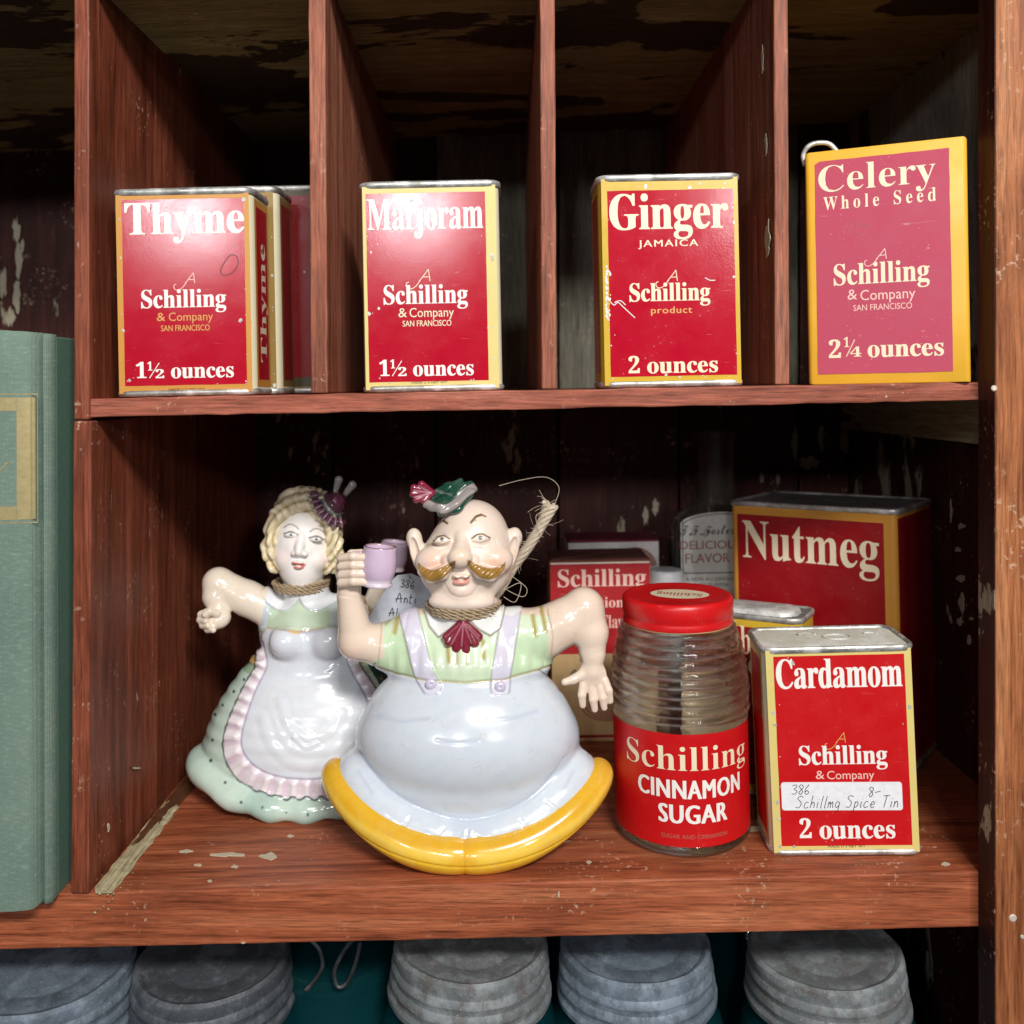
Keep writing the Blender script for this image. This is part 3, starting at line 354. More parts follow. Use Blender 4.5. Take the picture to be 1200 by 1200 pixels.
p|371|17 -139 60 0 0 5 0 15 0 -5 11 1 23 7 -5 -4 5 4 10 16 -1 -7 2 7 2 37 0 -18 0 103 0 307 0 -102 0 21 -6 40 4 -6 -4 6 -27 12 14 -2 0 5 0 15 0 -5 42 0 124 0 -41 0 0 -16 0 -47 0 15 20 37 87 56 -38 0 24 0 63 -21 -18 14 18 -14 42 -57 -10 24 10 -24 15 -81 0 30 0 -33 -16 -88 11 26 -10 -26 -43 -60 19 14 -18 -15 -64 -22 24 0 -33 0 -79 42 20 -28 0 -30 0 -90 0 30 0 -18 4 -41 -3 10 2 -9 15 -19 -7 4 7 -3 30 -5 -13 1 0 -5 0 -16 0 5 -60 0;195 28 -21 0 21 0 44 31 -8 -20 9 22 14 95 0 -42 0 41 -12 94 8 -22 -7 20 -42 30 21 0 -21 0 -51 -43 13 29 0 -55 0 -166 0 55 10 -27
r|287|18 0 60 0 0 5 0 16 0 -5 14 1 27 10 -4 -6 5 5 7 30 0 -15 0 65 0 196 0 -66 0 17 -6 33 4 -5 -4 5 -26 8 14 0 0 6 1 17 0 -5 41 0 125 0 -42 0 0 -19 0 -58 0 19 11 21 41 49 -16 -11 16 12 46 17 -15 0 19 0 42 -14 -9 10 10 -10 14 -38 0 16 0 -13 -11 -32 8 8 -8 -8 -30 -12 12 0 -12 0 -26 9 6 -6 -6 5 -15 19 5 -7 -5 7 -18 10 7 0 -10 0 -27 -19 8 13 -9 -12 -13 -49 0 21 0 -45 0 -136 0 45 0 -15 10 -31 -7 5 6 -5 38 -9 -19 1 0 -5 0 -16 0 5 -59 0
s|288|151 -10 32 0 -18 0 -64 16 25 -11 -4 2 -14 3 5 0 -11 0 -22 -18 4 12 -5 0 -15 0 5 0 0 38 0 114 0 -38 5 0 17 0 -6 0 6 -28 34 -66 -16 16 16 -16 53 -24 -19 0 17 0 39 12 -9 -8 9 7 13 31 0 -13 0 19 -36 47 24 -12 -17 8 -49 25 16 -9 -23 11 -53 39 12 -15 -11 15 -17 51 0 -19 0 28 28 71 -19 -19 18 19 76 28 -32 0 7 0 25 -3 -10 2 9 -2 33 -8 -13 3 2 -1 7 -2 -3 1 3 -1 7 -1 -2 0 8 0 17 14 -4 -9 5 0 14 0 -5 0 0 -32 0 -97 0 32 -5 0 -16 0 5 0 -7 24 -32 55 15 -13 -14 13 -47 19 18 0 -14 0 -33 -10 8 7 -7 -7 -11 -27 0 11 0 -11 10 -27 -7 8 7 -7 31 -20 -13 6 15 -8 45 -23 -15 8 23 -11 50 -38 -10 15 11 -14 16 -56 0 23 0 -33 -29 -77 19 19 -19 -19
t|228|124 -9 45 0 -27 0 -58 19 11 -13 -12 14 -18 61 0 -27 0 69 0 208 0 -69 -9 0 -28 0 10 0 0 7 0 21 0 -7 27 25 68 69 -18 -21 18 21 41 55 -9 -16 5 0 15 0 -5 0 0 -38 0 -114 0 38 21 0 64 0 -22 0 0 -10 0 -31 0 10 -22 0 -64 0 21 0 0 -66 0 -197 0 66 0 -14 5 -31 -3 7 4 -7 19 -11 -9 0 16 0 38 35 -10 -23 6 -3 16 -9 -5 3 -20 -50
u|375|131 -10 20 0 -31 0 -66 27 13 -18 -13 18 -19 80 0 -35 0 50 0 151 0 -51 0 15 -7 34 5 -7 -4 8 -28 12 15 0 0 6 0 16 0 -5 44 0 131 0 -44 0 0 -79 0 -236 0 79 0 -12 9 -28 -6 7 6 -7 26 -10 -12 0 20 0 51 30 -14 -20 0 60 0 182 0 -61 0 17 -7 35 5 -6 -5 7 -32 11 17 0 0 6 0 16 0 -5 45 0 135 0 -45 0 0 -80 0 -240 0 80 0 -15 7 -31 -5 5 5 -5 29 -9 -14 0 0 -6 0 -17 0 5 -37 0 -132 -23 51 15 0 17 0 50 0 -16 -11 -15 -42 -37 17 9 -17 -9
v|306|142 -10 6 0 -34 86 -104 258 35 -86 -6 14 -16 33 5 -8 -5 8 -25 12 12 0 0 6 0 17 0 -5 56 0 167 0 -56 0 0 -5 0 -16 0 6 -3 0 -8 0 2 0 -18 0 -27 -18 0 12 0 -3 1 -8 -1 3 18 -49 55 -146 -18 49 17 44 51 131 -17 -44 3 9 5 19 0 -4 0 15 -38 22 26 0 0 6 0 16 0 -5 34 0 102 0 -34 0 0 -5 0 -15 0 5 -13 -3 -27 -16 5 8 -6 -8 -18 -36 6 16 -33 -84 -100 -253 33 84 -6 0
y|300|52 -140 17 0 -17 0 -42 15 11 -10 -11 10 -17 41 0 -17 0 12 12 31 -8 -9 7 9 31 13 -13 0 11 0 28 -9 -7 6 7 -7 11 -27 0 11 0 -2 -1 -5 0 2 0 -2 0 -6 0 2 0 -8 12 -12 -8 0 8 0 28 25 -11 -16 6 9 15 30 -4 -12 5 11 11 39 -3 -15 -34 85 -104 256 35 -86 -4 10 -11 24 3 -6 -4 6 -10 12 3 -2 -4 4 -18 6 8 0 -1 0 -2 0 1 0 0 6 0 17 0 -5 56 0 167 0 -56 0 0 -5 0 -17 0 6 -13 0 -26 -4 5 3 -5 -2 -8 -14 0 7 0 -3 2 -8 -1 3 1 -4 3 -10 -1 3 17 -46 52 -138 -17 46 15 41 45 122 -15 -41 3 7 6 19 -1 -5 1 5 2 14 0 -4 0 8 -9 15 6 -2 -5 3 -26 4 12 0 0 6 0 17 0 -5 32 0 97 0 -33 0 0 -5 0 -17 0 6 -10 0 -23 -12 6 8 -6 -9 -18 -39 7 17 -32 -88 -97 -266 32 89 -11 -31 -33 -72 11 17 -10 -16 -34 -35 12 7 -12 -6
~T|414|212 175 21 0 -22 0 -52 17 12 -12 -13 12 -20 46 0 -19 0 24 31 77 -21 -28 20 28 89 73 -40 -21 40 21 128 32 -45 0 18 0 74 -11 -31 7 16 -4 42 -8 -12 2 11 -2 28 -3 -7 0 18 0 42 10 -10 -7 0 0 3 1 -2 0 1 0 2 1 -1 0 3 0 5 -6 0 4 0 -6 -10 -22 7 9 -7 -9 -27 -24 12 7 -11 -7 -37 -10 14 0 -21 0 -83 21 35 -14 -35 14 -87 21 23 0 -21 0 -65 -15 22 10 -21 -10 -58 -37 17 15 -18 -15 -42 -49 11 17 -10 -18 -15 -50 0 16 0 -12 11 -28 -8 7 7 -8 28 -12 -12 0 11 0 34 13 -12 -8 12 8 33 33 -10 -14 10 13 24 44 -6 -16 6 17 9 48 0 -16 0 3 0 10 0 -4 -1 3 -1 9 0 -3 0 6 7 9 -5 0 3 0 11 -10 -4 6 4 -7 11 -26 -3 10 3 -10 4 -31 0 11 0 -23 -16 -62 11 19 -11 -19 -44 -45 18 11 -18 -11;166 -5 50 0 -42 0 -94 21 21 -14 -21 14 -32 57 0 -24 0 18 20 45 -13 -12 13 12 46 18 -18 0 14 0 35 -10 -9 6 8 -7 13 -26 0 10 0 -11 -11 -26 7 6 -8 -6 -21 -10 6 0 -4 0 -13 0 4 0 -4 -1 -10 -3 3 1 -3 -1 -8 -5 2 2 -1 -2 -2 -10 0 5 0 -8 17 -21 -12 6 11 -7 46 -10 -19 0 24 0 65 14 -20 -9 20 10 54 49 -16 -23 17 22 46 92 -14 -39 21 59 78 132 -31 -29 31 30 62 45 -11 0 4 0 6 -8 0 5 0 -4 -5 -12 3 4 -7 -7 -16 -27 4 11 -4 -11 -11 -43 4 18 -3 -18 -9 -52 3 17 -7 -38 -42 -104 21 32 -21 -32 -85 -77 35 19 -36 -19
~F|492|232 173 23 0 -22 0 -51 18 12 -12 -12 12 -18 49 0 -21 0 26 34 80 -22 -27 23 28 93 71 -39 -19 40 20 120 29 -40 0 11 0 36 -3 -13 2 13 -3 45 -11 -17 5 17 -4 43 -10 -12 2 12 -2 29 -3 -7 0 8 0 21 2 -6 -1 6 1 19 7 -7 -3 2 1 8 4 -3 -2 2 1 5 1 -1 0 3 0 4 -7 0 5 0 -4 -9 -13 6 5 -5 -6 -21 -18 9 6 -9 -6 -28 -15 10 4 -10 -5 -29 -7 9 0 -20 0 -86 22 38 -14 -20 7 -51 16 14 -4 -15 3 -38 5 11 0 -20 0 -61 -14 20 9 -21 -9 -57 -37 17 15 -17 -15 -42 -49 11 18 -10 -17 -15 -50 0 16 0 -13 9 -32 -6 8 7 -8 25 -12 -10 0 10 0 31 12 -11 -8 12 7 32 30 -10 -13 10 13 24 44 -6 -16 6 17 10 52 0 -17 0 2 -1 10 0 -5 0 4 -1 9 0 -2 0 5 14 8 -9 0 5 0 17 -16 -6 10 6 -10 10 -42 0 18 0 -24 -16 -66 10 20 -11 -20 -43 -47 18 12 -18 -11;183 -5 64 0 -39 0 -91 21 22 -14 -21 15 -32 57 0 -24 0 16 18 41 -12 -11 12 11 45 17 -18 0 16 0 37 -10 -9 7 8 -6 13 -27 0 12 0 -10 -14 -22 9 4 -9 -5 -32 -10 12 1 -12 -2 -18 -17 0 10 0 -7 18 -20 -12 7 12 -7 54 -11 -24 0 31 0 82 36 -24 -24 24 23 65 106 -19 -47 -29 -4 -90 -40 31 23 -7 -5 -13 -7 2 0 -5 0 -7 6 0 -4 0 6 37 30 -25 -14 13 7 39 19 -13 -5 14 6 42 13 -14 -3 9 23 32 65 -13 -20 13 20 41 54 -14 -15 14 16 38 37 -11 -9 12 9 26 14 -6 0 7 0 10 -9 0 6 -5 -5 -17 -30 6 15 -6 -16 -16 -54 5 20 -4 -21 -11 -64 3 22 9 1 26 2 -9 -1 8 22 25 49 -8 -11 8 11 30 16 -12 0 15 0 23 -21 0 14 0 -9 -16 -32 11 12 -12 -12 -41 -26 16 5 0 -5 -1 -15 0 5 -1 -6 -3 -17 1 6 -3 -9 -7 -29 2 10 -17 -4 -49 -11 16 4 5 13 15 36 -5 -11 5 11 16 33 -6 -11 -14 0 -25 -2 3 1 -18 -59 -89 -133 42 30 -43 -30;488 194 2 12 9 5 25 19 -7 -8 8 8 12 23 0 -7 0 3 -7 5 4 0 -8 0 -19 -14 5 9 -5 -10
~o|300|91 -5 29 0 -22 0 -53 19 14 -12 -14 13 -21 50 0 -20 0 16 16 49 -10 -17 10 17 41 47 -17 -15 17 14 55 34 -20 -9 20 8 59 13 -19 0 22 0 51 -16 -12 11 12 -10 18 -45 0 19 0 -16 -12 -45 8 14 -7 -13 -35 -45 16 17 8 2 23 10 -7 -5 8 4 25 17 -9 -7 4 -5 13 -14 -5 4 -16 -14 -47 -32 16 7 -16 -7 -47 -10 15 0 -28 -21;106 17 -7 0 10 0 34 16 -13 -11 -1 2 -2 10 0 -5 0 6 10 18 -7 -6 8 6 27 11 -10 -1 29 36 43 93 0 -26 0 14 -16 20 11 0 -7 0 -33 -22 15 15 -8 -8 -25 -29 9 11 -8 -12 -23 -37 7 13 -8 -13 -19 -36 5 11 -4 -12 -7 -27 0 6 0 -12
~s|235|206 71 -4 4 -22 -22 -56 -50 15 11 -15 -11 -42 -21 13 3 -12 -4 -41 -5 15 0 -21 0 -47 14 10 -10 -11 10 -16 33 0 -12 0 9 9 23 -6 -6 6 6 23 9 -10 0 9 0 21 -8 -5 5 4 -6 7 -18 0 6 0 -7 -8 -18 5 4 -6 -5 -16 -8 5 0 -3 0 -5 1 1 -1 3 -6 17 -9 -8 0 16 0 40 36 -11 -24 5 12 12 42 -2 -16 3 16 5 52 0 -19 0 4 0 13 0 -4 0 4 -2 12 1 -4 -3 -4 -15 -15 7 7 -7 -6 -22 -21 7 8 -8 -7 -22 -20 7 6 -4 5 -12 14 4 -5 9 8 32 30 -13 -12 13 12 45 42 -17 -16 2 3 7 11 -2 -5 7 11 20 16 -7 0 8 0 12 -10 0 7 0 -4 -6 -12 4 4 -4 -4 -6 -15 0 6 0 -3 6 -13 -4 5 20 -27 30 -78 0 25 0 -19 -15 -43 10 10 11 9 32 29 -10 -10 5 -5
~t|297|36 127 3 -5 15 14 41 40 -12 -13 11 12 32 38 -10 -14 10 13 31 47 -10 -18 25 41 75 125 -25 -42 28 1 85 3 -28 -1 -16 -28 -49 -85 16 28 15 0 45 0 -15 0 -3 -7 -7 -22 2 8 -17 0 -53 0 18 0 -17 -27 -48 -80 15 26 -15 -27 -42 -76 13 24 -16 -29 -33 -62 6 13 -6 -12 -10 -27 0 6 0 -5 8 -8 -5 0 7 0 29 13 -13 -9 13 8 50 42 -21 -19 4 -4 13 -13 -4 4 -21 -21 -59 -49 19 12 -19 -11 -57 -17 19 0 -15 0 -36 13 9 -9 -8 9 -13 35 0 -14 0 8 7 30 -4 -12 2 6 12 27 -6 -12 6 12 26 47 -11 -20 -14 -15 -36 -35 9 9 -4 5
~e|276|101 -5 21 0 -26 0 -64 21 16 -14 -17 15 -26 50 0 -19 0 16 17 48 -11 -17 11 16 43 46 -18 -15 17 14 55 34 -19 -9 20 8 56 13 -17 0 17 0 42 -13 -12 9 11 -8 16 -32 0 13 0 -14 -18 -39 12 12 -13 -13 -51 -33 21 10 -22 -9 -74 -21 28 5 -8 -16 -12 -39 0 10 0 -10 21 -15 -14 0 19 0 59 15 -20 -10 20 9 63 45 -22 -21 4 -4 12 -13 -4 4 -22 -22 -70 -50 24 11 -25 -11;104 86 8 18 15 1 43 14 -14 -8 13 9 34 31 -9 -12 9 11 13 34 0 -11 0 14 -12 21 8 0 -6 0 -23 -13 10 9 -9 -9 -28 -37 9 16 -10 -15
~r|275|237 62 -4 4 -17 -17 -41 -38 10 9 -10 -8 -24 -18 6 4 -11 -7 -36 -10 13 0 -21 0 -50 14 12 -9 -13 9 -20 36 0 -15 0 12 11 38 -7 -14 7 14 28 43 -12 -14 13 14 43 38 -16 -11 -10 -2 -28 -2 9 0 -7 0 -19 0 6 0 -7 -9 -24 -25 9 8 -9 -8 -27 -25 9 9 -5 5 -14 14 5 -5 8 6 24 21 -8 -8 8 7 21 20 -6 -6 7 28 14 48 -4 -4 3 4 11 6 -4 0 5 0 9 -2 -1 1 1 -2 1 -10 0 5 0 -2 0 -4 0 1 0 -2 0 -5 0 2 0 -7 27 -12 -18 1 12 -1 35 -5 -11 2 11 -2 26 -11 -7 5 7 -6 10 -23 0 10 0 -4 -6 -19 4 8 -5 -9 -17 -28 6 10 -7 -10 -20 -28 6 9 -7 -9 -15 -21 3 5 -8 -11 -12 -24 0 5 0 -6 10 -9 -6 0 4 0 23 12 -11 -8 11 8 48 43 -21 -21 4 -5"""
for ln in GLYPHS.strip().split('\n'):
    ch,adv,sp=ln.split('|',2); sps=[]
    for s in sp.split(';'):
        if not s: continue
        a=np.array(list(map(int,s.split())),float).reshape(-1,6)/1000.; co=np.cumsum(a[:,:2],0); sps.append((co,co+a[:,2:4],co+a[:,4:6]))
    GLY[ch]=(int(adv)/1000.,sps)
def curve_mesh(cu):
    o=bpy.data.objects.new('tmp',cu); COL.objects.link(o)
    dg=bpy.context.evaluated_depsgraph_get(); me=bpy.data.meshes.new_from_object(o.evaluated_get(dg))
    V=np.array([v.co[:] for v in me.vertices]); Fc=[tuple(p.vertices) for p in me.polygons]
    bpy.data.objects.remove(o); bpy.data.meshes.remove(me); return V,Fc
def text2d(s,font='serif',bold=0,spacing=0):
    """flat filled text as (N,2) points and faces, cap height about .7"""
    if font=='sans':
        cu=bpy.data.curves.new('t','FONT'); cu.body=s; cu.offset=bold; cu.space_character=1+spacing; cu.resolution_u=3; cu.fill_mode='BOTH'
        V,Fc=curve_mesh(cu)
    else:
        cu=bpy.data.curves.new('t','CURVE'); cu.dimensions='2D'; cu.fill_mode='BOTH'; cu.resolution_u=3; cu.offset=bold
        x=0
        for ch in s:
            if ch==' ': x+=.25+spacing; continue
            adv,sps=GLY[('~' if font=='script' else '')+ch]
            for co,hl,hr in sps:
                sp=cu.splines.new('BEZIER'); sp.bezier_points.add(len(co)-1); sp.use_cyclic_u=True
                for i,bp in enumerate(sp.bezier_points):
                    bp.handle_left_type=bp.handle_right_type='FREE'
                    bp.co=(co[i][0]+x,co[i][1],0); bp.handle_left=(hl[i][0]+x,hl[i][1],0); bp.handle_right=(hr[i][0]+x,hr[i][1],0)
            x+=adv+spacing
        V,Fc=curve_mesh(cu)
    return V[:,:2],Fc
def plate(V2,Fc,fn,lift,th=.00004):
    """2-D points -> thin solid-looking sheet through fn(x,z,lift) -> xyz"""
    V=[fn(a,b,lift) for a,b in V2]; return V,Fc
def fit(V2,x0,x1,zb,zt,top=None):
    """scale so that x spans x0..x1 and the baseline (0) .. cap height (.70 of em, or top) spans zb..zt"""
    V2=V2.copy(); a,b=V2[:,0].min(),V2[:,0].max(); V2[:,0]=x0+(V2[:,0]-a)/(b-a)*(x1-x0)
    top=top or .49*1.0
    V2[:,1]=zb+V2[:,1]/top*(zt-zb); return V2
CAP={'serif':GLY and max(c[:,1].max() for c,_,_ in GLY['T'][1]),'script':.5,'sans':.70}
def letter(parent,s,fn,x0,x1,zb,zt,mat,font='serif',bold=0,spacing=0,lift=.0002,shear=0,slope=0,name='lettering'):
    V2,Fc=text2d(s,font,min(bold,0),spacing); em=1.; w0=V2[:,0].max()-V2[:,0].min(); V2=fit(V2,x0,x1,zb,zt,CAP[font]); bx=max(bold,0)*(x1-x0)/w0
    V2[:,0]+=shear*(V2[:,1]-zb); V2[:,1]+=slope*(V2[:,0]-x0)
    if bx<=0: V,f=plate(V2,Fc,fn,lift)
    else:
        nb=3 if bold<.02 else 5
        V,f=merge([plate(V2+np.array([[bx*(2*i/(nb-1)-1),0]]),Fc,fn,lift+i*2.5e-6) for i in range(nb)])
    o=mesh(name,V,f,mat,parent); return o
def stroke2d(pts,wd,sub=5):
    p=catmull(pts,sub) if len(pts)>2 else [np.array(q,float) for q in pts]; V=[];Fc=[]
    n=len(p)
    for i in range(n):
        t=p[min(i+1,n-1)]-p[max(i-1,0)]; t=t/(np.hypot(*t)+1e-12); q=np.array([-t[1],t[0]])*wd/2
        V+=[p[i]+q,p[i]-q]
    for i in range(n-1): Fc.append((2*i,2*i+1,2*i+3,2*i+2))
    return V,Fc
HAND={'3':[[(0,.9),(.3,1),(.45,.8),(.2,.55),(.5,.35),(.3,.05),(0,.1)]],'8':[[(.45,.85),(.2,1),(.05,.8),(.4,.35),(.25,.02),(.05,.2),(.4,.65),(.42,.9)]],
'6':[[(.4,1),(.1,.6),(.05,.2),(.25,0),(.42,.2),(.25,.4),(.08,.25)]],'-':[[(0,.45),(.25,.5),(.55,.55)]],
'S':[[(.5,.9),(.25,1),(.05,.8),(.4,.45),(.3,.05),(0,.1)]],'c':[[(.35,.45),(.15,.5),(.03,.2),(.15,0),(.38,.1)]],
'h':[[(.05,1.05),(.03,0)],[(.04,.3),(.2,.5),(.3,.3),(.32,0)]],'i':[[(.1,.5),(.08,.1),(.15,0)],[(.12,.7),(.14,.74)]],'l':[[(.12,1.0),(.08,.1),(.16,0)]],
'n':[[(.03,.5),(.03,0)],[(.04,.3),(.18,.5),(.3,.3),(.32,0)]],'g':[[(.3,.45),(.1,.5),(.03,.2),(.15,.02),(.3,.2),(.32,.45),(.3,-.2),(.1,-.35)]],
'p':[[(.05,.5),(.03,-.4)],[(.05,.4),(.22,.5),(.3,.25),(.15,.03),(.04,.1)]],'e':[[(.05,.22),(.32,.3),(.2,.5),(.03,.25),(.15,0),(.38,.08)]],
'T':[[(0,.95),(.5,1)],[(.27,.97),(.2,0)]],'A':[[(0,0),(.25,.95),(.5,0)],[(-.1,.35),(.6,.42)]],'t':[[(.12,.9),(.1,.05),(.25,0)],[(-.05,.55),(.35,.6)]],
'N':[[(0,0),(.03,1),(.4,.05),(.45,1)]],'m':[[(.03,.5),(.03,0)],[(.04,.3),(.15,.5),(.22,.0)],[(.23,.3),(.34,.5),(.42,0)]]}
def handwrite(parent,s,fn,x,z,h,mat,wd=.0003,lift=.0003,shear=.15,slope=0,step=.5):
    parts=[]; cx=0
    for i,ch in enumerate(s):
        if ch==' ': cx+=.4; continue
        mx=max(q[0] for st in HAND[ch] for q in st)
        for st in HAND[ch]:
            pts=[(x+h*(cx+a+shear*b),z+h*b+slope*h*(cx+a)) for a,b in st]; V,f=stroke2d(pts,wd); parts.append(([fn(a,b,lift+i*4e-6) for a,b in V],f))
        cx+=mx+.16
    V,f=merge(parts); return mesh('handwriting',V,f,mat,parent)
# ---------------------------------------------------------------- implicit surfaces (for the porcelain figures)
class Field:
    def __init__(s,lo,hi,h):
        s.h=h; s.lo=np.array(lo,float); s.n=np.ceil((np.array(hi)-lo)/h).astype(int)+1; s.F=np.full(s.n,50.,np.float32)
    def sub(s,lo,hi):
        a=np.clip(np.floor((np.array(lo)-s.lo)/s.h).astype(int),0,s.n-1); b=np.clip(np.ceil((np.array(hi)-s.lo)/s.h).astype(int)+1,1,s.n)
        sl=tuple(slice(i,j) for i,j in zip(a,b)); g=[(s.lo[k]+s.h*np.arange(a[k],b[k])).astype(np.float32) for k in range(3)]
        return sl,g[0][:,None,None],g[1][None,:,None],g[2][None,None,:]
    def put(s,fn,lo,hi,k,op='u'):
        m=k+3*s.h; sl,X,Y,Z=s.sub(np.array(lo)-m,np.array(hi)+m); d=fn(X,Y,Z).astype(np.float32); A=s.F[sl]
        if op=='u':
            h=np.maximum(k-np.abs(A-d),0)/max(k,1e-6); s.F[sl]=np.minimum(A,d)-h*h*k*.25
        else:
            d=-d; h=np.maximum(k-np.abs(A-d),0)/max(k,1e-6); s.F[sl]=np.maximum(A,d)+h*h*k*.25
    def ell(s,c,r,k=4,op='u',rot=0,rotz=0):
        c=np.array(c,float); r=np.array(r,float); R_=max(r) if (rot or rotz) else r; ca,sa=math.cos(R(rot)),math.sin(R(rot)); cz,sz=math.cos(R(rotz)),math.sin(R(rotz))
        def f(X,Y,Z):
            x,y,z=X-c[0],Y-c[1],Z-c[2]
            if rot: x,z=ca*x+sa*z,-sa*x+ca*z
            if rotz: x,y=cz*x+sz*y,-sz*x+cz*y
            q=np.sqrt((x/r[0])**2+(y/r[1])**2+(z/r[2])**2); g=np.sqrt((x/r[0]**2)**2+(y/r[1]**2)**2+(z/r[2]**2)**2)+1e-6
            return q*(q-1)/g
        s.put(f,c-R_,c+R_,k,op)
    def cone(s,a,b,ra,rb,k=4,op='u'):
        a=np.array(a,float); b=np.array(b,float); ab=b-a; L2=(ab@ab)+1e-9
        def f(X,Y,Z):
            x,y,z=X-a[0],Y-a[1],Z-a[2]; t=np.clip((x*ab[0]+y*ab[1]+z*ab[2])/L2,0,1)
            return np.sqrt((x-t*ab[0])**2+(y-t*ab[1])**2+(z-t*ab[2])**2)-(ra+(rb-ra)*t)
        m=max(ra,rb); s.put(f,np.minimum(a,b)-m,np.maximum(a,b)+m,k,op)
    def chain(s,pts,rs,k=3,op='u',k1=None):
        for i in range(len(pts)-1): s.cone(pts[i],pts[i+1],rs[i],rs[i+1],(k1 if (k1 is not None and i==0) else k),op)
    def mesh(s):
        Fd=s.F; S=Fd<0
        c=[S[i:S.shape[0]-1+i,j:S.shape[1]-1+j,k:S.shape[2]-1+k] for i in (0,1) for j in (0,1) for k in (0,1)]
        an=c[0].copy(); al=c[0].copy()
        for q in c[1:]: an|=q; al&=q
        act=an&~al; I=np.argwhere(act); n=len(I); idx=np.full(act.shape,-1,np.int32); idx[act]=np.arange(n)
        off=np.array([(i,j,k) for i in (0,1) for j in (0,1) for k in (0,1)])
        val=np.stack([Fd[I[:,0]+o[0],I[:,1]+o[1],I[:,2]+o[2]] for o in off],1)
        acc=np.zeros((n,3)); cnt=np.zeros(n)
        for a in range(8):
            for b in range(a+1,8):
                if np.abs(off[a]-off[b]).sum()!=1: continue
                m=(val[:,a]<0)!=(val[:,b]<0); t=np.where(m,val[:,a]/(val[:,a]-val[:,b]+1e-12),0)
                acc+=m[:,None]*(off[a]+t[:,None]*(off[b]-off[a])); cnt+=m
        V=s.lo+s.h*(I+acc/cnt[:,None]); Q=[]
        for ax in range(3):
            o=[0,0,0];o[ax]=1; u,v=[q for q in range(3) if q!=ax]
            A=S[tuple(slice(0,S.shape[q]-o[q]) for q in range(3))]; B=S[tuple(slice(o[q],None) for q in range(3))]
            E=np.argwhere(A!=B); ok=(E[:,u]>0)&(E[:,v]>0)&(E[:,u]<S.shape[u]-1)&(E[:,v]<S.shape[v]-1); E=E[ok]
            ins=S[E[:,0],E[:,1],E[:,2]]
            def g(du,dv):
                e=E.copy(); e[:,u]-=du; e[:,v]-=dv; return idx[e[:,0],e[:,1],e[:,2]]
            q=np.stack([g(1,1),g(0,1),g(0,0),g(1,0)],1)
            flip=(~ins) if ax!=1 else ins
            q[flip]=q[flip][:,::-1]; Q.append(q)
        return V,np.concatenate(Q)
def normals(V,Q):
    a=V[Q[:,2]]-V[Q[:,0]]; b=V[Q[:,3]]-V[Q[:,1]]; n=np.cross(a,b); N=np.zeros_like(V)
    for k in range(4): 
        for c in range(3): N[:,c]+=np.bincount(Q[:,k],n[:,c],len(V))
    return N/(np.linalg.norm(N,axis=1)[:,None]+1e-9)
def dseg(x,y,pts,closed=False):
    """distance to polyline, plus arc length of nearest point"""
    p=np.array(pts,float); n=len(p); best=np.full(x.shape,1e9); arc=np.zeros(x.shape); L=0
    for i in range(n if closed else n-1):
        a=p[i];b=p[(i+1)%n]; ab=b-a; l=math.hypot(*ab)+1e-9; t=np.clip(((x-a[0])*ab[0]+(y-a[1])*ab[1])/(l*l),0,1)
        d=np.hypot(x-a[0]-t*ab[0],y-a[1]-t*ab[1]); m=d<best; best=np.where(m,d,best); arc=np.where(m,L+t*l,arc); L+=l
    return best,arc
def inside(x,y,pts):
    p=np.array(pts,float); r=np.zeros(x.shape,bool); n=len(p)
    for i in range(n):
        a=p[i];b=p[(i+1)%n]
        if a[1]==b[1]: continue
        c=((a[1]>y)!=(b[1]>y))&(x<(b[0]-a[0])*(y-a[1])/(b[1]-a[1])+a[0]); r^=c
    return r
def sdp(x,y,pts):
    d,arc=dseg(x,y,pts,True); return np.where(inside(x,y,pts),-d,d),arc
def st(d,soft=1.5): return np.clip(.5-d/soft,0,1)
def lay(C,m,col): return C*(1-m[:,None])+np.array(col)*m[:,None]
def ln(C,x,y,pts,wd,col,front,soft=1.2,a=1):
    d,_=dseg(x,y,pts); return lay(C,st(d-wd/2,soft)*front*a,col)
# ================================================================ the cabinet
def zmid(X): return -.0010+.0188*X       # top of the middle shelf
def zlow(X): return -.2055+.0232*X       # top of the lower shelf
DB=.26; XW=.240; XL=-.50
cab=thing('wooden_cabinet','old red-brown wooden pigeonhole cabinet with peeling paint holding the spice tins','cabinet',(0,0,0))
board('shelf',XL,XW,0,DB,zlow(XL)-.023,zlow(XW)-.023,zlow(XL),zlow(XW),M['shelf'],cab,.0008,.0002,seed=1)
board('shelf',-.1720,XW,0,DB,zmid(-.172)-.0078,zmid(XW)-.0078,zmid(-.172),zmid(XW),M['shelf2'],cab,.0006,.0005,seed=2)
ztop=.20
def ceilz(X): return .1755+.035*X
board('ceiling_board',XL,XW,-.004,DB,ceilz(XL),ceilz(XW),ceilz(XL)+.02,ceilz(XW)+.02,M['ceil'],cab,.0006,.0008,seed=3)
# dividers
zb=zlow(-.174)
board('divider',-.1780,-.1705,-.0015,DB,zb+.0003,0,-.0135,0,M['div1'],cab,.0007,.0002,lean=-.0012,seed=4)
board('divider',-.1780,-.1716,-.0012,DB,-.0130,0,ztop,0,M['div1'],cab,.0007,.0002,seed=5)
for i,(xa,xb,le) in enumerate(((-.0815,-.0745,.0014),(.0149,.0212,.0010),(.1123,.1183,.0008))):
    board('divider',xa,xb,.0006,DB,zmid((xa+xb)/2)+.0004,0,ztop,0,M['div'],cab,.0006,.0002,lean=le,seed=6+i)
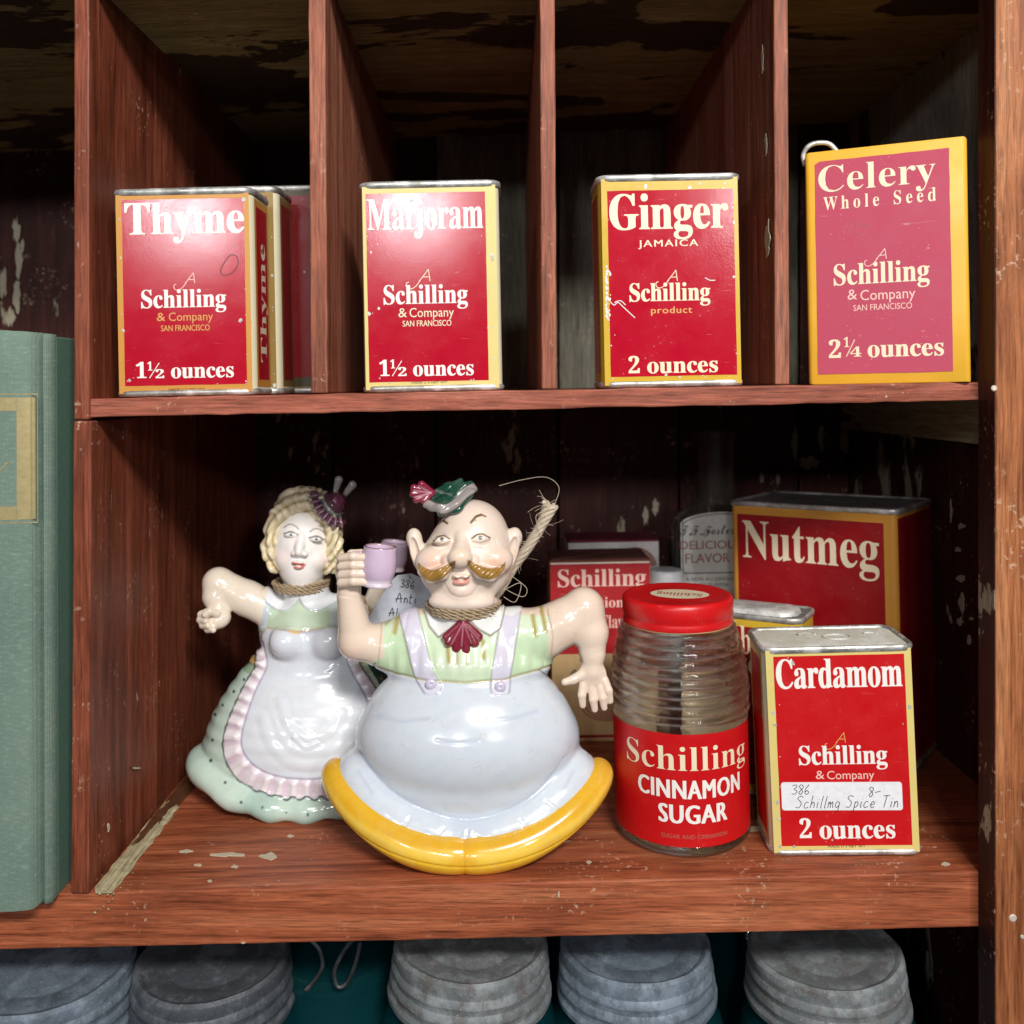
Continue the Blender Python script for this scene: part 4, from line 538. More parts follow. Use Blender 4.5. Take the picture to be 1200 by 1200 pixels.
# right side: face stile standing proud of the side wall
board('stile',.1975,.2450,-.0135,.0,-.43,0,ztop,0,M['stile'],cab,.0010,.0003,seed=9)
board('stile_return',.1975,.2060,.0002,.0060,-.43,0,ztop,0,M['wall'],cab,.0004,.0003,seed=10) if False else None
board('stile_edge_shade',.1972,.1975,-.0131,-.0002,-.43,0,ztop,0,M['wall'],cab,.0001,0,seed=10)  # thin dark skin that paints shade onto the stile's inner face
board('side_wall',XW+.0002,XW+.016,.0004,DB+.01,-.43,0,-.0034,0,M['wall'],cab,.0005,.0004,seed=11)
board('side_wall',XW+.0002,XW+.016,.0004,DB+.01,-.0031,0,ztop,0,M['greywall'],cab,.0005,.0004,seed=12)
# cleats
board('cleat',.2330,.2398,.004,DB-.002,-.0275,0,-.0042,0,M['cleat'],cab,.0005,.001,seed=12)
V=[];Fc=[]
rr=np.random.default_rng(3); n=60
for i in range(n+1):
    y=-.0012+(DB-.002)*i/n; j=lambda s:(rr.random()-.5)*s
    xa=-.1702+.0012; V+=[(xa,y,zlow(xa)+.0002),(xa+j(.0006),y,zlow(xa)+.0030+j(.0008)),(xa+.0040+j(.0006),y,zlow(xa)+.0022+j(.0006)),(xa+.0072+j(.0014),y,zlow(xa)+.0003)]
for i in range(n):
    for k in range(3): Fc.append((4*i+k,4*i+k+1,4*i+k+5,4*i+k+4))
Fc.append((3,2,1,0)); mesh('cleat',V,Fc,M['cleat'],cab)
V=[];Fc=[]  # crumbs of old filler where the cleat meets the front edge
for q in range(30):
    x=-.1695+rr.random()*.010; y=-.0014+rr.random()**2*.02; z=zlow(x)+rr.random()*.0014 if y>0 else zlow(x)-rr.random()**2*.009
    if y<0: x=-.168+rr.random()*.007-(zlow(x)-z)*.2
    r0=.0003+.0005*rr.random()**2; b=len(V); V+=[(x-r0,y,z),(x,y-r0,z),(x+r0,y,z),(x,y+r0,z),(x,y,z+r0),(x,y,z-r0)]
    for a in range(4): Fc+=[(b+a,b+(a+1)%4,b+4),(b+(a+1)%4,b+a,b+5)]
tag(mesh('filler_crumb',V,Fc,M['cleat'],cab),kind='stuff')
# back planks: upper row and lower row
edges=[XL,-.36,-.292,-.205,-.118,-.047,.038,.122,.205,XW]
for i in range(len(edges)-1):
    a,b=edges[i]+.0007,edges[i+1]-.0007; y=DB+rr.random()*.0012
    g=(-.06<(a+b)/2<.2)
    board('back_plank',a,b,y,y+.012,zmid(0)-.004,0,ztop,0,M['backg'] if g else M['back'],cab,.0008,.0004,seed=20+i)
    board('back_plank',a,b,y,y+.012,-.43,0,zmid(0)-.0046,0,M['back'],cab,.0008,.0004,seed=40+i)
box('back_sheet',(XL,DB+.016,-.43),(XW+.01,DB+.02,ztop),M['darkvoid'],cab,0)
board('shelf',XL,XW,.004,DB,-.425,-.425,-.402,-.402,M['darkvoid'],cab,.0008,.0003,seed=60)
def nail(x,z,y=-.0137,r=.0012):
    V,f=lathe([(0,.0003),(r*.7,.0003),(r,0.0),(r,-.0004)],12); V=[(a+x,y-c,b+z) for a,b,c in V]; mesh('nail',V,[g[::-1] for g in f],M['nail'],cab)
p=P(1186,455,-.0137); nail(p[0]*.965,p[2])
p=P(1187,1076,-.0137); nail(p[0],p[2],r=.0016); p=P(1198,1098,-.0137); nail(p[0],p[2],r=.0008)
p=P(196,262,0)
def flake(plane,px,py,wpx,hpx,seed):
    """a scrap of old cream paint still clinging to the wood; plane=(axis, position)"""
    q=np.random.default_rng(seed); n=16; V=[]
    for th in [0.0]: pass
    pts=[(px+wpx/2*(.45+.75*q.random())*math.cos(a),py+hpx/2*(.45+.75*q.random())*math.sin(a)) for a in np.linspace(0,2*math.pi,n+1)[:-1]]
    for a,b in pts:
        d=Vector(((a-CX)/F,1,-(b-CY)/F)); o=Vector((0,-D0,0))
        if plane=='floor': k=(zlow(0)+.0004+0-o.z)/(d.z-.0232*d.x); off=Vector((0,0,-.0004))
        elif plane=='back': k=(DB-.0004-o.y)/d.y; off=Vector((0,.0006,0))
        elif plane=='right': k=(XW-.0004-o.x)/d.x; off=Vector((.0004,0,0))
        elif plane=='left': k=(-.1701-o.x)/d.x; off=Vector((-.0004,0,0))
        elif plane=='div': k=(.1119-o.x)/d.x; off=Vector((.0003,0,0))
        elif plane=='front': k=(-.0005-o.y)/d.y; off=Vector((0,.0006,0))
        V.append(o+d*k)
    V+=[v+off for v in V]
    return V,[tuple(range(n)),]+[(k,n+k,n+(k+1)%n,(k+1)%n) for k in range(n)]
fl=[]
for i,a in enumerate((('floor',218,997,16,3.5),('floor',268,1001,44,5),('floor',315,1003,20,9),('floor',232,1013,10,3),('floor',275,1015,8,3),('floor',340,979,8,3),('floor',246,1032,6,3),('floor',690,1010,7,3),('floor',1108,1012,10,4),
  ('back',19,270,9,34),('back',22,305,11,40),('back',20,345,10,44),('back',12,372,12,26),('back',4,330,9,44),('back',26,288,6,16),('back',932,520,10,46),('back',948,542,26,18),('back',962,512,9,36),('back',1064,556,10,58),('back',768,594,9,22),('back',757,604,10,24),('back',893,560,6,18),('back',912,562,5,14),('back',340,530,5,14),('back',362,538,4,8),('back',297,640,4,18),
  ('right',1126,617,9,7),('right',1122,644,9,6),('right',1125,678,11,11),('right',1127,705,8,22),('right',1124,728,9,10),('right',1138,725,6,4),('right',1114,600,2.5,28),('right',1135,750,5,14),('div',893,70,3,34),('div',897,168,3,30),('div',899,280,6,46),('left',160,900,10,2.5),('left',128,970,3,10),('front',655,1048,2.5,9),('front',285,1105,5,2))):
    fl.append(flake(*a,i+5))
V,f=merge(fl); tag(mesh('paint_fleck',V,f,M['oldpaint'],cab),kind='stuff')
# ================================================================ tins and cartons
def rrect(wd,dp,r,n=5):
    out=[]
    for cx,cy,a0 in ((wd/2-r,-dp/2+r,-90),(wd/2-r,dp/2-r,0),(-wd/2+r,dp/2-r,90),(-wd/2+r,-dp/2+r,180)):
        for k in range(n+1): a=R(a0+90*k/n); out.append((cx+r*math.cos(a),cy+r*math.sin(a)))
    return out
def loft(wd,dp,r,secs,n=5,cap0=True,cap1=True,dent=0,seed=0):
    """secs: (z, outset)"""
    V=[];Fc=[];m=4*(n+1); q=np.random.default_rng(seed)
    for z,o in secs:
        for a,b in rrect(wd+2*o,dp+2*o,max(r+o,.0002),n): V.append((a+(q.random()-.5)*dent,b+(q.random()-.5)*dent,z+(q.random()-.5)*dent))
    for j in range(len(secs)-1):
        for k in range(m): Fc.append((j*m+k,j*m+(k+1)%m,(j+1)*m+(k+1)%m,(j+1)*m+k))
    if cap0: Fc.append(tuple(range(m))[::-1])
    if cap1: Fc.append(tuple((len(secs)-1)*m+k for k in range(m)))
    return V,Fc
def sheet(name,x0,x1,z0,z1,fn,lift,mat,parent,nx=10,nz=14,rag=0,seed=0):
    q=np.random.default_rng(seed); V=[];Fc=[]
    for i in range(nx+1):
        for j in range(nz+1):
            x=x0+(x1-x0)*i/nx; z=z0+(z1-z0)*j/nz
            if rag and (i in (0,nx) or j in (0,nz)): x+=(q.random()-.5)*rag; z+=(q.random()-.5)*rag
            V.append(fn(x,z,lift))
    for i in range(nx):
        for j in range(nz): a=i*(nz+1)+j; Fc.append((a,a+nz+1,a+nz+2,a+1))
    return mesh(name,V,Fc,mat,parent)
def swashA(parent,fn,ax,az,h,mat,wd=.00032,lift=.00016,slope=0):
    """capital A with a long curled tail"""
    S=[[(0,0),(.42,.5),(.80,1.0)],[(.80,1.0),(.86,.5),(.92,0)],[(.30,.36),(.90,.36)],[(.12,.10),(-.25,-.38),(-.70,-.62),(-1.02,-.45),(-1.02,-.12),(-.82,-.05)]]
    pr=[]
    for i,s_ in enumerate(S):
        V,f=stroke2d([(ax+h*a,az+h*b+slope*h*a) for a,b in s_],wd); pr.append(([fn(a,b,lift+i*4e-6) for a,b in V],f))
    V,f=merge(pr); return mesh('lettering',V,f,mat,parent)
class Tin:
    """a flat-fronted box in its own frame: x right, z up, front face at y=-dp/2"""
    def __init__(s,name,label,cat,wd,dp,ht,loc,yaw=0,lean=0,group=None,pitch=0):
        s.w,s.d,s.h=wd,dp,ht; s.o=thing(name,label,cat,loc,(R(pitch),R(lean),R(yaw)),group)
        s.fn=lambda x,z,l: (x,-dp/2-l,z)
        s.right=lambda x,z,l: (wd/2+l,x,z)      # x runs towards the back
        s.left=lambda x,z,l: (-wd/2-l,-x,z)
        s.top=lambda x,y,l: (x,y,ht+l)
    def metal(s,body,r=.0055,rim=.0011,lid='lidtin',seed=0,dent=.00015):
        o=mesh('body',*loft(s.w,s.d,r,[(.0022,0),(s.h*.33,0),(s.h*.66,0),(s.h-.0026,0)],dent=dent*.4,seed=seed),body,s.o); autosmooth(o,40)
        o=mesh('base_rim',*loft(s.w,s.d,r,[(0,-.0006),(.0004,.0004),(.0016,.0008),(.0024,.0005),(.0027,.0001)],dent=dent,seed=seed+1),M['tin'],s.o); autosmooth(o,60)
        o=mesh('lid_rim',*loft(s.w,s.d,r,[(s.h-.0030,.0001),(s.h-.0026,.0007),(s.h-.0010,.0009),(s.h-.0002,.0006),(s.h,.0001),(s.h-.0002,-.0006),(s.h-.0010,-.0010)],cap0=False,cap1=False,dent=dent,seed=seed+2),M['tin'],s.o); autosmooth(o,70)
        o=mesh('lid',*loft(s.w,s.d,r,[(s.h-.0012,-.0008),(s.h-.0012,-.0035),(s.h-.0008,-.0055),(s.h-.0008,-.007)],cap0=False,seed=seed+3),M[lid],s.o); autosmooth(o,50)
def L_tin(t,px0,px1,pyb,Y,lean=0):
    """px -> local mapper measured on the photograph's tin front (bottom edge at pyb)"""
    s=(D0+Y)/F; c=math.cos(R(lean)); q=math.sin(R(lean)); xm=(px0+px1)/2
    def m(px,py):
        a=(px-xm)*s; b=(pyb-py)*s
        return a*c+b*q*(1 if True else 0), -a*q+b*c
    return m
def line(t,m,s,x0,yb,x1,yt,mat,font='serif',**k):
    """a line of print whose baseline runs from px (x0,yb); cap top at yt"""
    a=m(x0,yb); b=m(x1,yb); c=m(x0,yt)
    return letter(t.o,s,t.fn,a[0],b[0],a[1],c[1],mat,font,**k)
LEAN=-1.15
def frac(t,m,parts,mat,h):
    for s,x0,yb,x1,yt in parts: line(t,m,s,x0,yb,x1,yt,mat)
# --- thyme (three in a row, back ones hardly seen)
def spice_tin(label,px0,px1,pyt,pyb,Y,dp,body,border,panel,ins,lean=LEAN,seed=0,group='small spice tins standing in the upper pigeonholes',rimlid='lidtin',zfun=zmid,yaw=0):
    s=(D0+Y)/F; wd=(px1-px0)*s; ht=(pyb-pyt)*s; xc=((px0+px1)/2-CX)*s
    t=Tin('spice_tin',label,'spice tin',wd,dp,ht,(xc,Y+dp/2,zfun(xc)+.0002),yaw,lean,group)
    t.metal(body,seed=seed,lid=rimlid); l,r_,tp,bt=ins      # px insets of border and of panel
    sheet('gold_border',-wd/2+l[0]*s,wd/2-r_[0]*s,bt[0]*s,ht-tp[0]*s,t.fn,.00008,border,t.o)
    sheet('front_panel',-wd/2+l[1]*s,wd/2-r_[1]*s,bt[1]*s,ht-tp[1]*s,t.fn,.00014,panel,t.o,rag=.00012,seed=seed)
    for f in (t.right,t.left):
        sheet('gold_border',-dp/2+.0045,dp/2-.0045,.0035,ht-.004,f if f is t.right else (lambda x,z,l,w_=wd:(-w_/2-l,-x,z)),.00008,border,t.o)
        sheet('side_panel',-dp/2+.0068,dp/2-.0068,.0065,ht-.007,f if f is t.right else (lambda x,z,l,w_=wd:(-w_/2-l,-x,z)),.00014,panel,t.o)
    q=np.random.default_rng(seed+100); pr=[]
    for i in range(26):      # rubbed spots where the print has gone, mostly along the edges
        e=q.random(); 
        if e<.35: x=-wd/2+(.003+q.random()**3*.006); z=q.random()*ht
        elif e<.7: x=wd/2-(.003+q.random()**3*.006); z=q.random()*ht
        elif e<.85: x=(q.random()-.5)*wd*.8; z=.004+q.random()**2*.004
        else: x=(q.random()-.5)*wd*.8; z=ht-.0045-q.random()**2*.006
        z=min(max(z,.004),ht-.0045); r0=.0002+.0007*q.random()**3; k=7
        pts=[(x+r0*(.5+q.random())*math.cos(a),z+r0*(.5+1.2*q.random())*math.sin(a)) for a in np.linspace(0,2*math.pi,k+1)[:-1]]
        pr.append(([t.fn(a,b,.00019+i*1e-6) for a,b in pts],[tuple(range(k))]))
    V,f=merge(pr); tag(mesh('rubbed_spot',V,f,M['lidtin'] if seed%2 else M['rust'],t.o),kind='stuff')
    return t,L_tin(t,px0,px1,pyb,Y,-lean)
def side_word(t,s,z0,z1,mat,lift=.0002):
    """name printed up the right side"""
    V2,f=text2d(s); V2=fit(V2,z0,z1,-.0048,.0052,CAP['serif']); V=[t.right(-b,a,lift) for a,b in V2]; mesh('lettering',V,f,mat,t.o)
t,m=spice_tin('shiny crimson thyme tin at the front of the leftmost small pigeonhole, glare near its top',136,299,222,466,.006,.031,M['cream'],M['gold'],M['red'],((4,11),(3,9),(7,13),(4,13)),seed=1)
thyme=t
line(t,m,'Thyme',147,277,286,240,M['white'],bold=.010); line(t,m,'Schilling',166,363,265,342,M['white'],bold=.008)
line(t,m,'&',184,378,194,368,M['goldink'],'sans'); line(t,m,'Company',198,378,250,368,M['goldink'],'sans'); line(t,m,'SAN FRANCISCO',189,390,246,383,M['goldink'],'sans',bold=.01)
line(t,m,'ounces',201,445,274,432,M['white'],bold=.01) if False else None
def ounces(t,m,whole,fr,x0,x1,yb,yt,mat):
    """weight line: whole number, optional fraction, the word ounces"""
    hh=yb-yt; w_=x1-x0
    if fr:
        xs=x0; line(t,m,whole,xs,yb,xs+.085*w_+2,yt,mat,bold=.008)
        line(t,m,fr[0],xs+.115*w_,yt+hh*.50,xs+.165*w_,yt-hh*.05,mat,bold=.010)
        a=m(xs+.135*w_,yb); b=m(xs+.235*w_,yt); V,f=stroke2d([a,b],.00035); mesh('lettering',[t.fn(p,q,.00021) for p,q in V],f,mat,t.o)
        line(t,m,fr[1],xs+.20*w_,yb,xs+.285*w_,yb-hh*.55,mat,bold=.010); wx=xs+.36*w_
    else: line(t,m,whole,x0,yb,x0+.12*w_,yt,mat,bold=.008); wx=x0+.21*w_
    # x-height word: fit() works from the cap height, so ask for the same cap height
    line(t,m,'ounces',wx,yb,x1,yt,mat,bold=.008)
ounces(t,m,'1','12',160,274,445,427,M['white'])
swashA(t.o,t.fn,*m(217,334),.0045,M['pinkink'])
dpts=[(272,300),(278,303),(279,312),(272,322),(262,324),(259,318),(266,305),(272,300)]
V,f=stroke2d([m(*q) for q in dpts],.0003); mesh('pen_scribble',[t.fn(a,b,.0002) for a,b in V],f,M['ink'],t.o)
line(t,m,'MADE U S NET WT',198,459.5,240,457,M['ink'],'sans',name='small_print')
side_word(t,'Thyme',.014,.066,M['ivory'])
t2,_=spice_tin('second spice tin in the row behind the thyme tin, only its right side showing',142,303,222,466,.043,.031,M['cream'],M['olddgold'],M['darkred'],((4,13),(5,12),(7,12),(8,19)),seed=11)
t2.o.location.x=-.1025-t2.w/2; t2.o.location.z=zmid(-.13)+.0002
t3,_=spice_tin('last tin in the row behind the thyme tin, a thin dark strip beside the divider',142,303,222,466,.080,.031,M['olddgold'],M['greenprint'],M['darkred'],((4,13),(5,12),(7,12),(8,19)),seed=21)
t3.o.location.x=-.0905-t3.w/2; t3.o.location.z=zmid(-.12)+.0002
# --- marjoram
t,m=spice_tin('bright crimson marjoram tin with strong glare over its name, second pigeonhole',426,589,214,461,.006,.031,M['cream'],M['paleg'],M['red'],((3,7),(4,16),(6,14),(3,12)),seed=31)
line(t,m,'Marjoram',431,272,566,236,M['white'],bold=.008); line(t,m,'Schilling',450,359,548,337,M['white'],bold=.008)
line(t,m,'&',467,374,477,363,M['cream'],'sans'); line(t,m,'Company',480,374,532,363,M['cream'],'sans'); line(t,m,'SAN FRANCISCO',472,385,529,378,M['cream'],'sans',bold=.01)
ounces(t,m,'1','12',445,555,443,425,M['white']); swashA(t.o,t.fn,*m(491,332),.0051,M['cream'])
line(t,m,'MADE U S NET WT',482,452,524,449.5,M['ink'],'sans',name='small_print'); side_word(t,'Marjoram',.012,.070,M['ivory'])
# --- ginger
t,m=spice_tin('yellow-bordered ginger tin with scratched left edge, third pigeonhole',706,872,203,453,.006,.034,M['gold2'],M['gold2'],M['red'],((3,10),(3,8),(5,19),(3,13)),seed=41)
line(t,m,'Ginger',715,269,853,228,M['ivory'],bold=.010); line(t,m,'JAMAICA',748,289,818,281,M['ivory'],'sans',bold=.012,spacing=.2)
line(t,m,'Schilling',738,353,832,332,M['ivory'],bold=.010); line(t,m,'product',763,367,811,359,M['goldink'],'sans',bold=.01,spacing=.1)
ounces(t,m,'2',None,737,841,437,418,M['ivory']); swashA(t.o,t.fn,*m(782,329),.0046,M['ivory'])
pr=[]
for i in range(60):
    px=710+rng.random()**2*6+ (0 if i<48 else 0); py=312+rng.random()*60; a=m(px,py); r0=.0002+.0004*rng.random(); pr.append(([t.fn(a[0]-r0,a[1],.00022+i*1e-6),t.fn(a[0],a[1]-r0*1.6,.00022+i*1e-6),t.fn(a[0]+r0,a[1],.00022+i*1e-6),t.fn(a[0]+r0*.2,a[1]+r0*1.5,.00022+i*1e-6)],[(0,1,2,3)]))
for i,q in enumerate(([(711,348),(719,357),(724,354),(731,360),(744,372)],[(720,354),(727,352),(733,357)],[(826,325),(832,328),(838,328)])):
    V,f=stroke2d([m(*a) for a in q],.0004); pr.append(([t.fn(a,b,.0003+i*1e-5) for a,b in V],f))
V,f=merge(pr); tag(mesh('paint_scratch',V,f,M['whitecarton'],t.o),kind='stuff')
# --- celery box: matte card, yawed towards the camera
cw,ch=.0640,.1015
t=Tin('spice_box','matte magenta-pink celery seed box with orange-yellow border, rightmost pigeonhole','spice box',cw,.036,ch,(.1338+cw/2*math.cos(R(23))+.018*math.sin(R(23)),.0215-cw/2*math.sin(R(23))+.018*math.cos(R(23)),0),-23,-1.0)
t.o.location.z=zmid(.16)+.0002
o=mesh('body',*loft(t.w,t.d,.0022,[(0,-.0004),(.0006,0),(.03,0),(.06,0),(ch-.0008,0),(ch,-.0005)],n=3,dent=.0003,seed=5),M['orange'],t.o); autosmooth(o,50)
ms=t.w/194
def mc(px,py):      # homography-ish: the box is nearer on the right
    u=(px-947)/193.; u=u-.035*u*(1-u)*4*.5; yt=181-21*u; yb=449-7*u; v=(yb-py)/(yb-yt); return (u-.5)*t.w, v*ch
m=mc
ax0,az0=m(960,437); ax1,az1=m(1121,437); _,azt=m(1040,183)
sheet('front_panel',ax0,ax1,az0,azt,t.fn,.00012,M['pink'],t.o,rag=.0002)
sheet('side_panel',-.013,.013,.004,ch-.004,t.right,.00012,M['pink'],t.o)
def linec(s,x0,x1,yb,yt,mat,font='serif',**k):
    a=m(x0,yb); b=m(x1,yb-(x1-x0)*k.pop('sl',.06)); c=m(x0,yt); letter(t.o,s,t.fn,a[0],b[0],(a[1]+b[1])/2,(a[1]+b[1])/2+c[1]-a[1],mat,font,lift=.00022,**k)
linec('Celery',965,1106,227,197,M['ivory'],bold=-.004,sl=.10); linec('Whole Seed',971,1106,247,232,M['ivory'],bold=0,spacing=.16,sl=.09)
linec('Schilling',983,1097,333,309,M['ivory'],bold=.006,sl=.05); linec('&',1000,1012,350,338,M['pinkink'],'sans',sl=.04); linec('Company',1016,1081,350,338,M['pinkink'],'sans',sl=.04)
linec('SAN FRANCISCO',1007,1077,362,355,M['pinkink'],'sans',sl=.03)
class _t: pass
def lz(s,x0,x1,yb,yt,**k): linec(s,x0,x1,yb,yt,M['ivory'],sl=.04,**k)
lz('2',975,990,418,398,bold=.008); lz('1',994,1001,405,394); lz('4',1002,1016,416,405); lz('ounces',1024,1111,416,396,bold=.008)
a=m(997,416);b=m(1008,396); V,f=stroke2d([a,b],.00035); mesh('lettering',[t.fn(p,q,.00022) for p,q in V],f,M['ivory'],t.o)
swashA(t.o,t.fn,*m(1036,303),.0044,M['pinkink'],lift=.0002)
V,f=stroke2d([m(*q) for q in ((995,275),(1002,262),(1008,262),(1001,276))],.0002); V2,f2=stroke2d([m(*q) for q in ((1013,262),(1016,276),(1024,270),(1020,262),(1030,266))],.00022)
V3,f3=merge([([t.fn(a,b,.0002) for a,b in V],f),([t.fn(a,b,.00021) for a,b in V2],f2)]); mesh('pencil_mark',V3,f3,M['brownink'],t.o)
# the bent shiny rim that shows above its back left corner
pts=catmull([(-t.w/2-.0004,-.012,ch-.004),(-t.w/2-.0012,-.010,ch+.0012),(-t.w/2+.0008,-.007,ch+.0056),(-t.w/2+.005,-.005,ch+.0072),(-t.w/2+.010,-.004,ch+.0060),(-t.w/2+.0145,-.004,ch-.0002)],6)
V,f=tube(pts,.0011,8); autosmooth(mesh('bent_rim',V,f,M['tin'],t.o),60)
# --- cardamom
s_=(.0153+D0)/F
t,m=spice_tin('bright scarlet cardamom tin wearing a white handwritten price sticker, lower right',909,1083,758,1004,.0153,.034,M['cream'],M['paleg'],M['red2'],((3,12),(4,12),(4,11),(4,12)),lean=-2.5,seed=51,group='spice tins standing on the lower shelf',rimlid='palelid',zfun=zlow,yaw=-4)
m0=m
def m(px,py): return m0(px+4,py)
line(t,m,'Cardamom',911,810,1055,776,M['white'],bold=.010); line(t,m,'Schilling',937,899,1038,877,M['white'],bold=.008)
line(t,m,'&',956,915,966,905,M['pinkink'],'sans'); line(t,m,'Company',969,915,1023,905,M['pinkink'],'sans')
swashA(t.o,t.fn,*m(979,872),.0044,M['goldink']); ounces(t,m,'2',None,938,1047,985,963,M['white'])
line(t,m,'MADE U S NET WT',970,995,1013,992.5,M['ink'],'sans',name='small_print')
# sticker
a=m(917,953);b=m(1054,914); r=.0012
V=[(x+(a[0]+b[0])/2,z+(a[1]+b[1])/2) for x,z in rrect(b[0]-a[0],b[1]-a[1],r,4)]; V=[t.fn(x,z+(x-a[0])*-.01,.0003) for x,z in V]+[t.fn(x,z+(x-a[0])*-.01,.00014) for x,z in V]; n=len(V)//2
mesh('price_sticker',V,[tuple(range(n))]+[(k,n+k,n+(k+1)%n,(k+1)%n) for k in range(n)],M['paper'],t.o)
handwrite(t.o,'386',t.fn,*m(928,934),.0042,M['ink'],.0003,.00036); handwrite(t.o,'8-',t.fn,*m(1016,934),.0042,M['ink'],.0003,.00036)
q=m(932,950); handwrite(t.o,'Schillmg Spice Tin',t.fn,q[0],q[1],.0052,M['ink'],.00028,.00037,shear=.25)
# embossed pour spout on the lid
for i,(x,y,rx,ry) in enumerate(((.004,.0,.006,.0045),(.020,.004,.003,.002),(-.008,.005,.004,.003))):
    pts=[(x+rx*math.cos(a),y+ry*math.sin(a),t.h-.0006) for a in np.linspace(0,2*math.pi*(1 if i==0 else .6),22)]
    V,f=tube(pts,.00035,5); autosmooth(mesh('spout_ridge',V,f,M['lidtin'],t.o),60)
# --- nutmeg (big, turned, in the back corner)
def yawed(name,label,cat,Xl,Dl,Xr,Dr,dp,ht,group=None,base=zlow,lean=-1.3):
    wd=math.hypot(Xr-Xl,Dr-Dl); yaw=math.atan2(Dr-Dl,Xr-Xl); c,s=math.cos(yaw),math.sin(yaw)
    x=(Xl+Xr)/2-s*dp/2; y=(Dl+Dr)/2-D0+c*dp/2
    return Tin(name,label,cat,wd,dp,ht,(x,y,base(x)+.0002),math.degrees(yaw),lean,group)
t=yawed('spice_tin','large dark crimson nutmeg tin turned sideways in the back right corner','spice tin',.1314,.5317,.2018,.4744,.064,.1385,'spice tins standing on the lower shelf')
t.metal(M['gold'],r=.003,lid='dusty',seed=61,dent=.0003)
W,H=t.w,t.h
sheet('front_panel',-W/2+.004,W/2-.0065,.006,H-.0075,t.fn,.0001,M['darkred'],t.o); sheet('side_panel',-.030,.030,.004,H-.005,t.right,.0001,M['darkred'],t.o)
def uv(px,py):   # photo px -> local on the nutmeg front by intersecting the view ray with the front plane
    mw=t.o.matrix_basis; inv=mw.inverted(); o_=inv@Vector((0,-D0,0)); d_=inv.to_3x3()@Vector(((px-CX)/F,1,-(py-CY)/F)); k=(-t.d/2-o_.y)/d_.y; h_=o_+d_*k; return h_.x,h_.z
a=uv(871,648);b=uv(1032,679);c_=uv(871,606); letter(t.o,'Nutmeg',t.fn,a[0],b[0]-.0005,(a[1]+uv(1000,667)[1])/2-.0006,(a[1]+uv(1000,667)[1])/2-.0006+(c_[1]-a[1])*1.02,M['ivory'],bold=.002)
nut=t
# --- rubbed sage
t=yawed('spice_tin','crimson sage tin with domed grey lid and yellow rim band, behind the glass jar','spice tin',.0935,.484,.1452,.4525,.030,.0900,'spice tins standing on the lower shelf')
t.metal(M['gold2'],r=.0055,lid='dusty',seed=71)
W,H=t.w,t.h
sheet('front_panel',-W/2+.003,W/2-.0035,.006,H-.0065,t.fn,.0001,M['darkred'],t.o)
o=mesh('lid_dome',*loft(W-.008,t.d-.008,.0085,[(H-.0012,0),(H+.0006,-.0005),(H+.0014,-.0014),(H+.0016,-.003)],n=7),M['lidtin'],t.o); autosmooth(o,60)
a=uv(833,762);b=uv(878,768);c_=uv(833,734)
letter(t.o,'Rub',t.fn,-W/2+.018,uv(880,765)[0],uv(868,765)[1],uv(868,733)[1],M['ivory'])
letter(t.o,'Sage',t.fn,-W/2+.008,uv(893,790)[0],uv(878,790)[1],uv(878,763)[1],M['ivory'])
# --- maple flavour carton
def carton(label,Xl,Xr,D,dp,zt,front,topm,seed=0):
    xc=(Xl+Xr)/2; b=zlow(xc)+.0002; t=Tin('flavor_carton',label,'carton',Xr-Xl,dp,zt-b,(xc,D-D0+dp/2,b),0,-1.0,'small flavoring cartons against the back')
    o=mesh('body',*loft(t.w,t.d,.0007,[(0,0),(.03,0),(.06,0),(t.h,0)],n=2,cap1=False,dent=.0003,seed=seed),front,t.o)
    o=mesh('top_flap',*loft(t.w,t.d,.0007,[(t.h-.0002,.0001),(t.h+.0006,.0001),(t.h+.0012,-.0015)],n=2,dent=.0005,seed=seed),topm,t.o); return t
t=carton('crimson maple flavor carton with brown top and tan lower half, behind the man figurine arm',.0285,.0866,.543,.038,-.1003,M['tan'],M['browntop'],1)
W,H=t.w,t.h
def mq(px,py): return uv(px,py)
bpy.context.view_layer.update()
za=uv(700,766)[1]
sheet('front_panel',-W/2+.0002,W/2-.0002,za,H-.0008,t.fn,.0001,M['carred'],t.o,rag=.0002)
sheet('white_edge',-W/2+.0003,W/2-.0003,H-.0011,H-.0004,t.fn,.00025,M['whitecarton'],t.o)
def lq(s,x0,x1,yb,yt,mat,font='serif',**k):
    a=uv(x0,yb);b=uv(x1,yb);c=uv(x0,yt); letter(t.o,s,t.fn,a[0],b[0],(a[1]+b[1])/2,(a[1]+b[1])/2+c[1]-a[1],mat,font,**k)
lq('Schilling',654,757,687,667,M['pinkink'],bold=.006,lift=.0002); lq('Imitation',662,731,712,700,M['pinkink'],lift=.0002); lq('Maple Flavor',660,744,736,721,M['pinkink'],lift=.0002)
lq('Net wt',680,700,776,771,M['ink'],'sans'); lq('Art',668,690,790,784,M['ink'],'sans')
pr=[]   # printed picture of a pie at the foot of the carton
for i in range(9):
    r0=.0135-.0013*i; c0=uv(712,824); pts=[(c0[0]+.001*i+r0*math.cos(a)*1.15,c0[1]+r0*math.sin(a)*.75) for a in np.linspace(0,6.28,26)]
    V,f=stroke2d(pts,.0008,1); pr.append(([t.fn(a,b,.00012+i*3e-6) for a,b in V if True],f))
V,f=merge(pr); mesh('printed_picture',V,f,M['brownink'],t.o)
sheet('band',-W/2+.0002,W/2-.0002,.002,uv(700,861)[1],t.fn,.0001,M['darkred'],t.o)
t=carton('white and purple-topped carton half hidden behind the crimson maple carton',.0424,.0995,.590,.036,-.0966,M['whitecarton'],M['purple'],2)
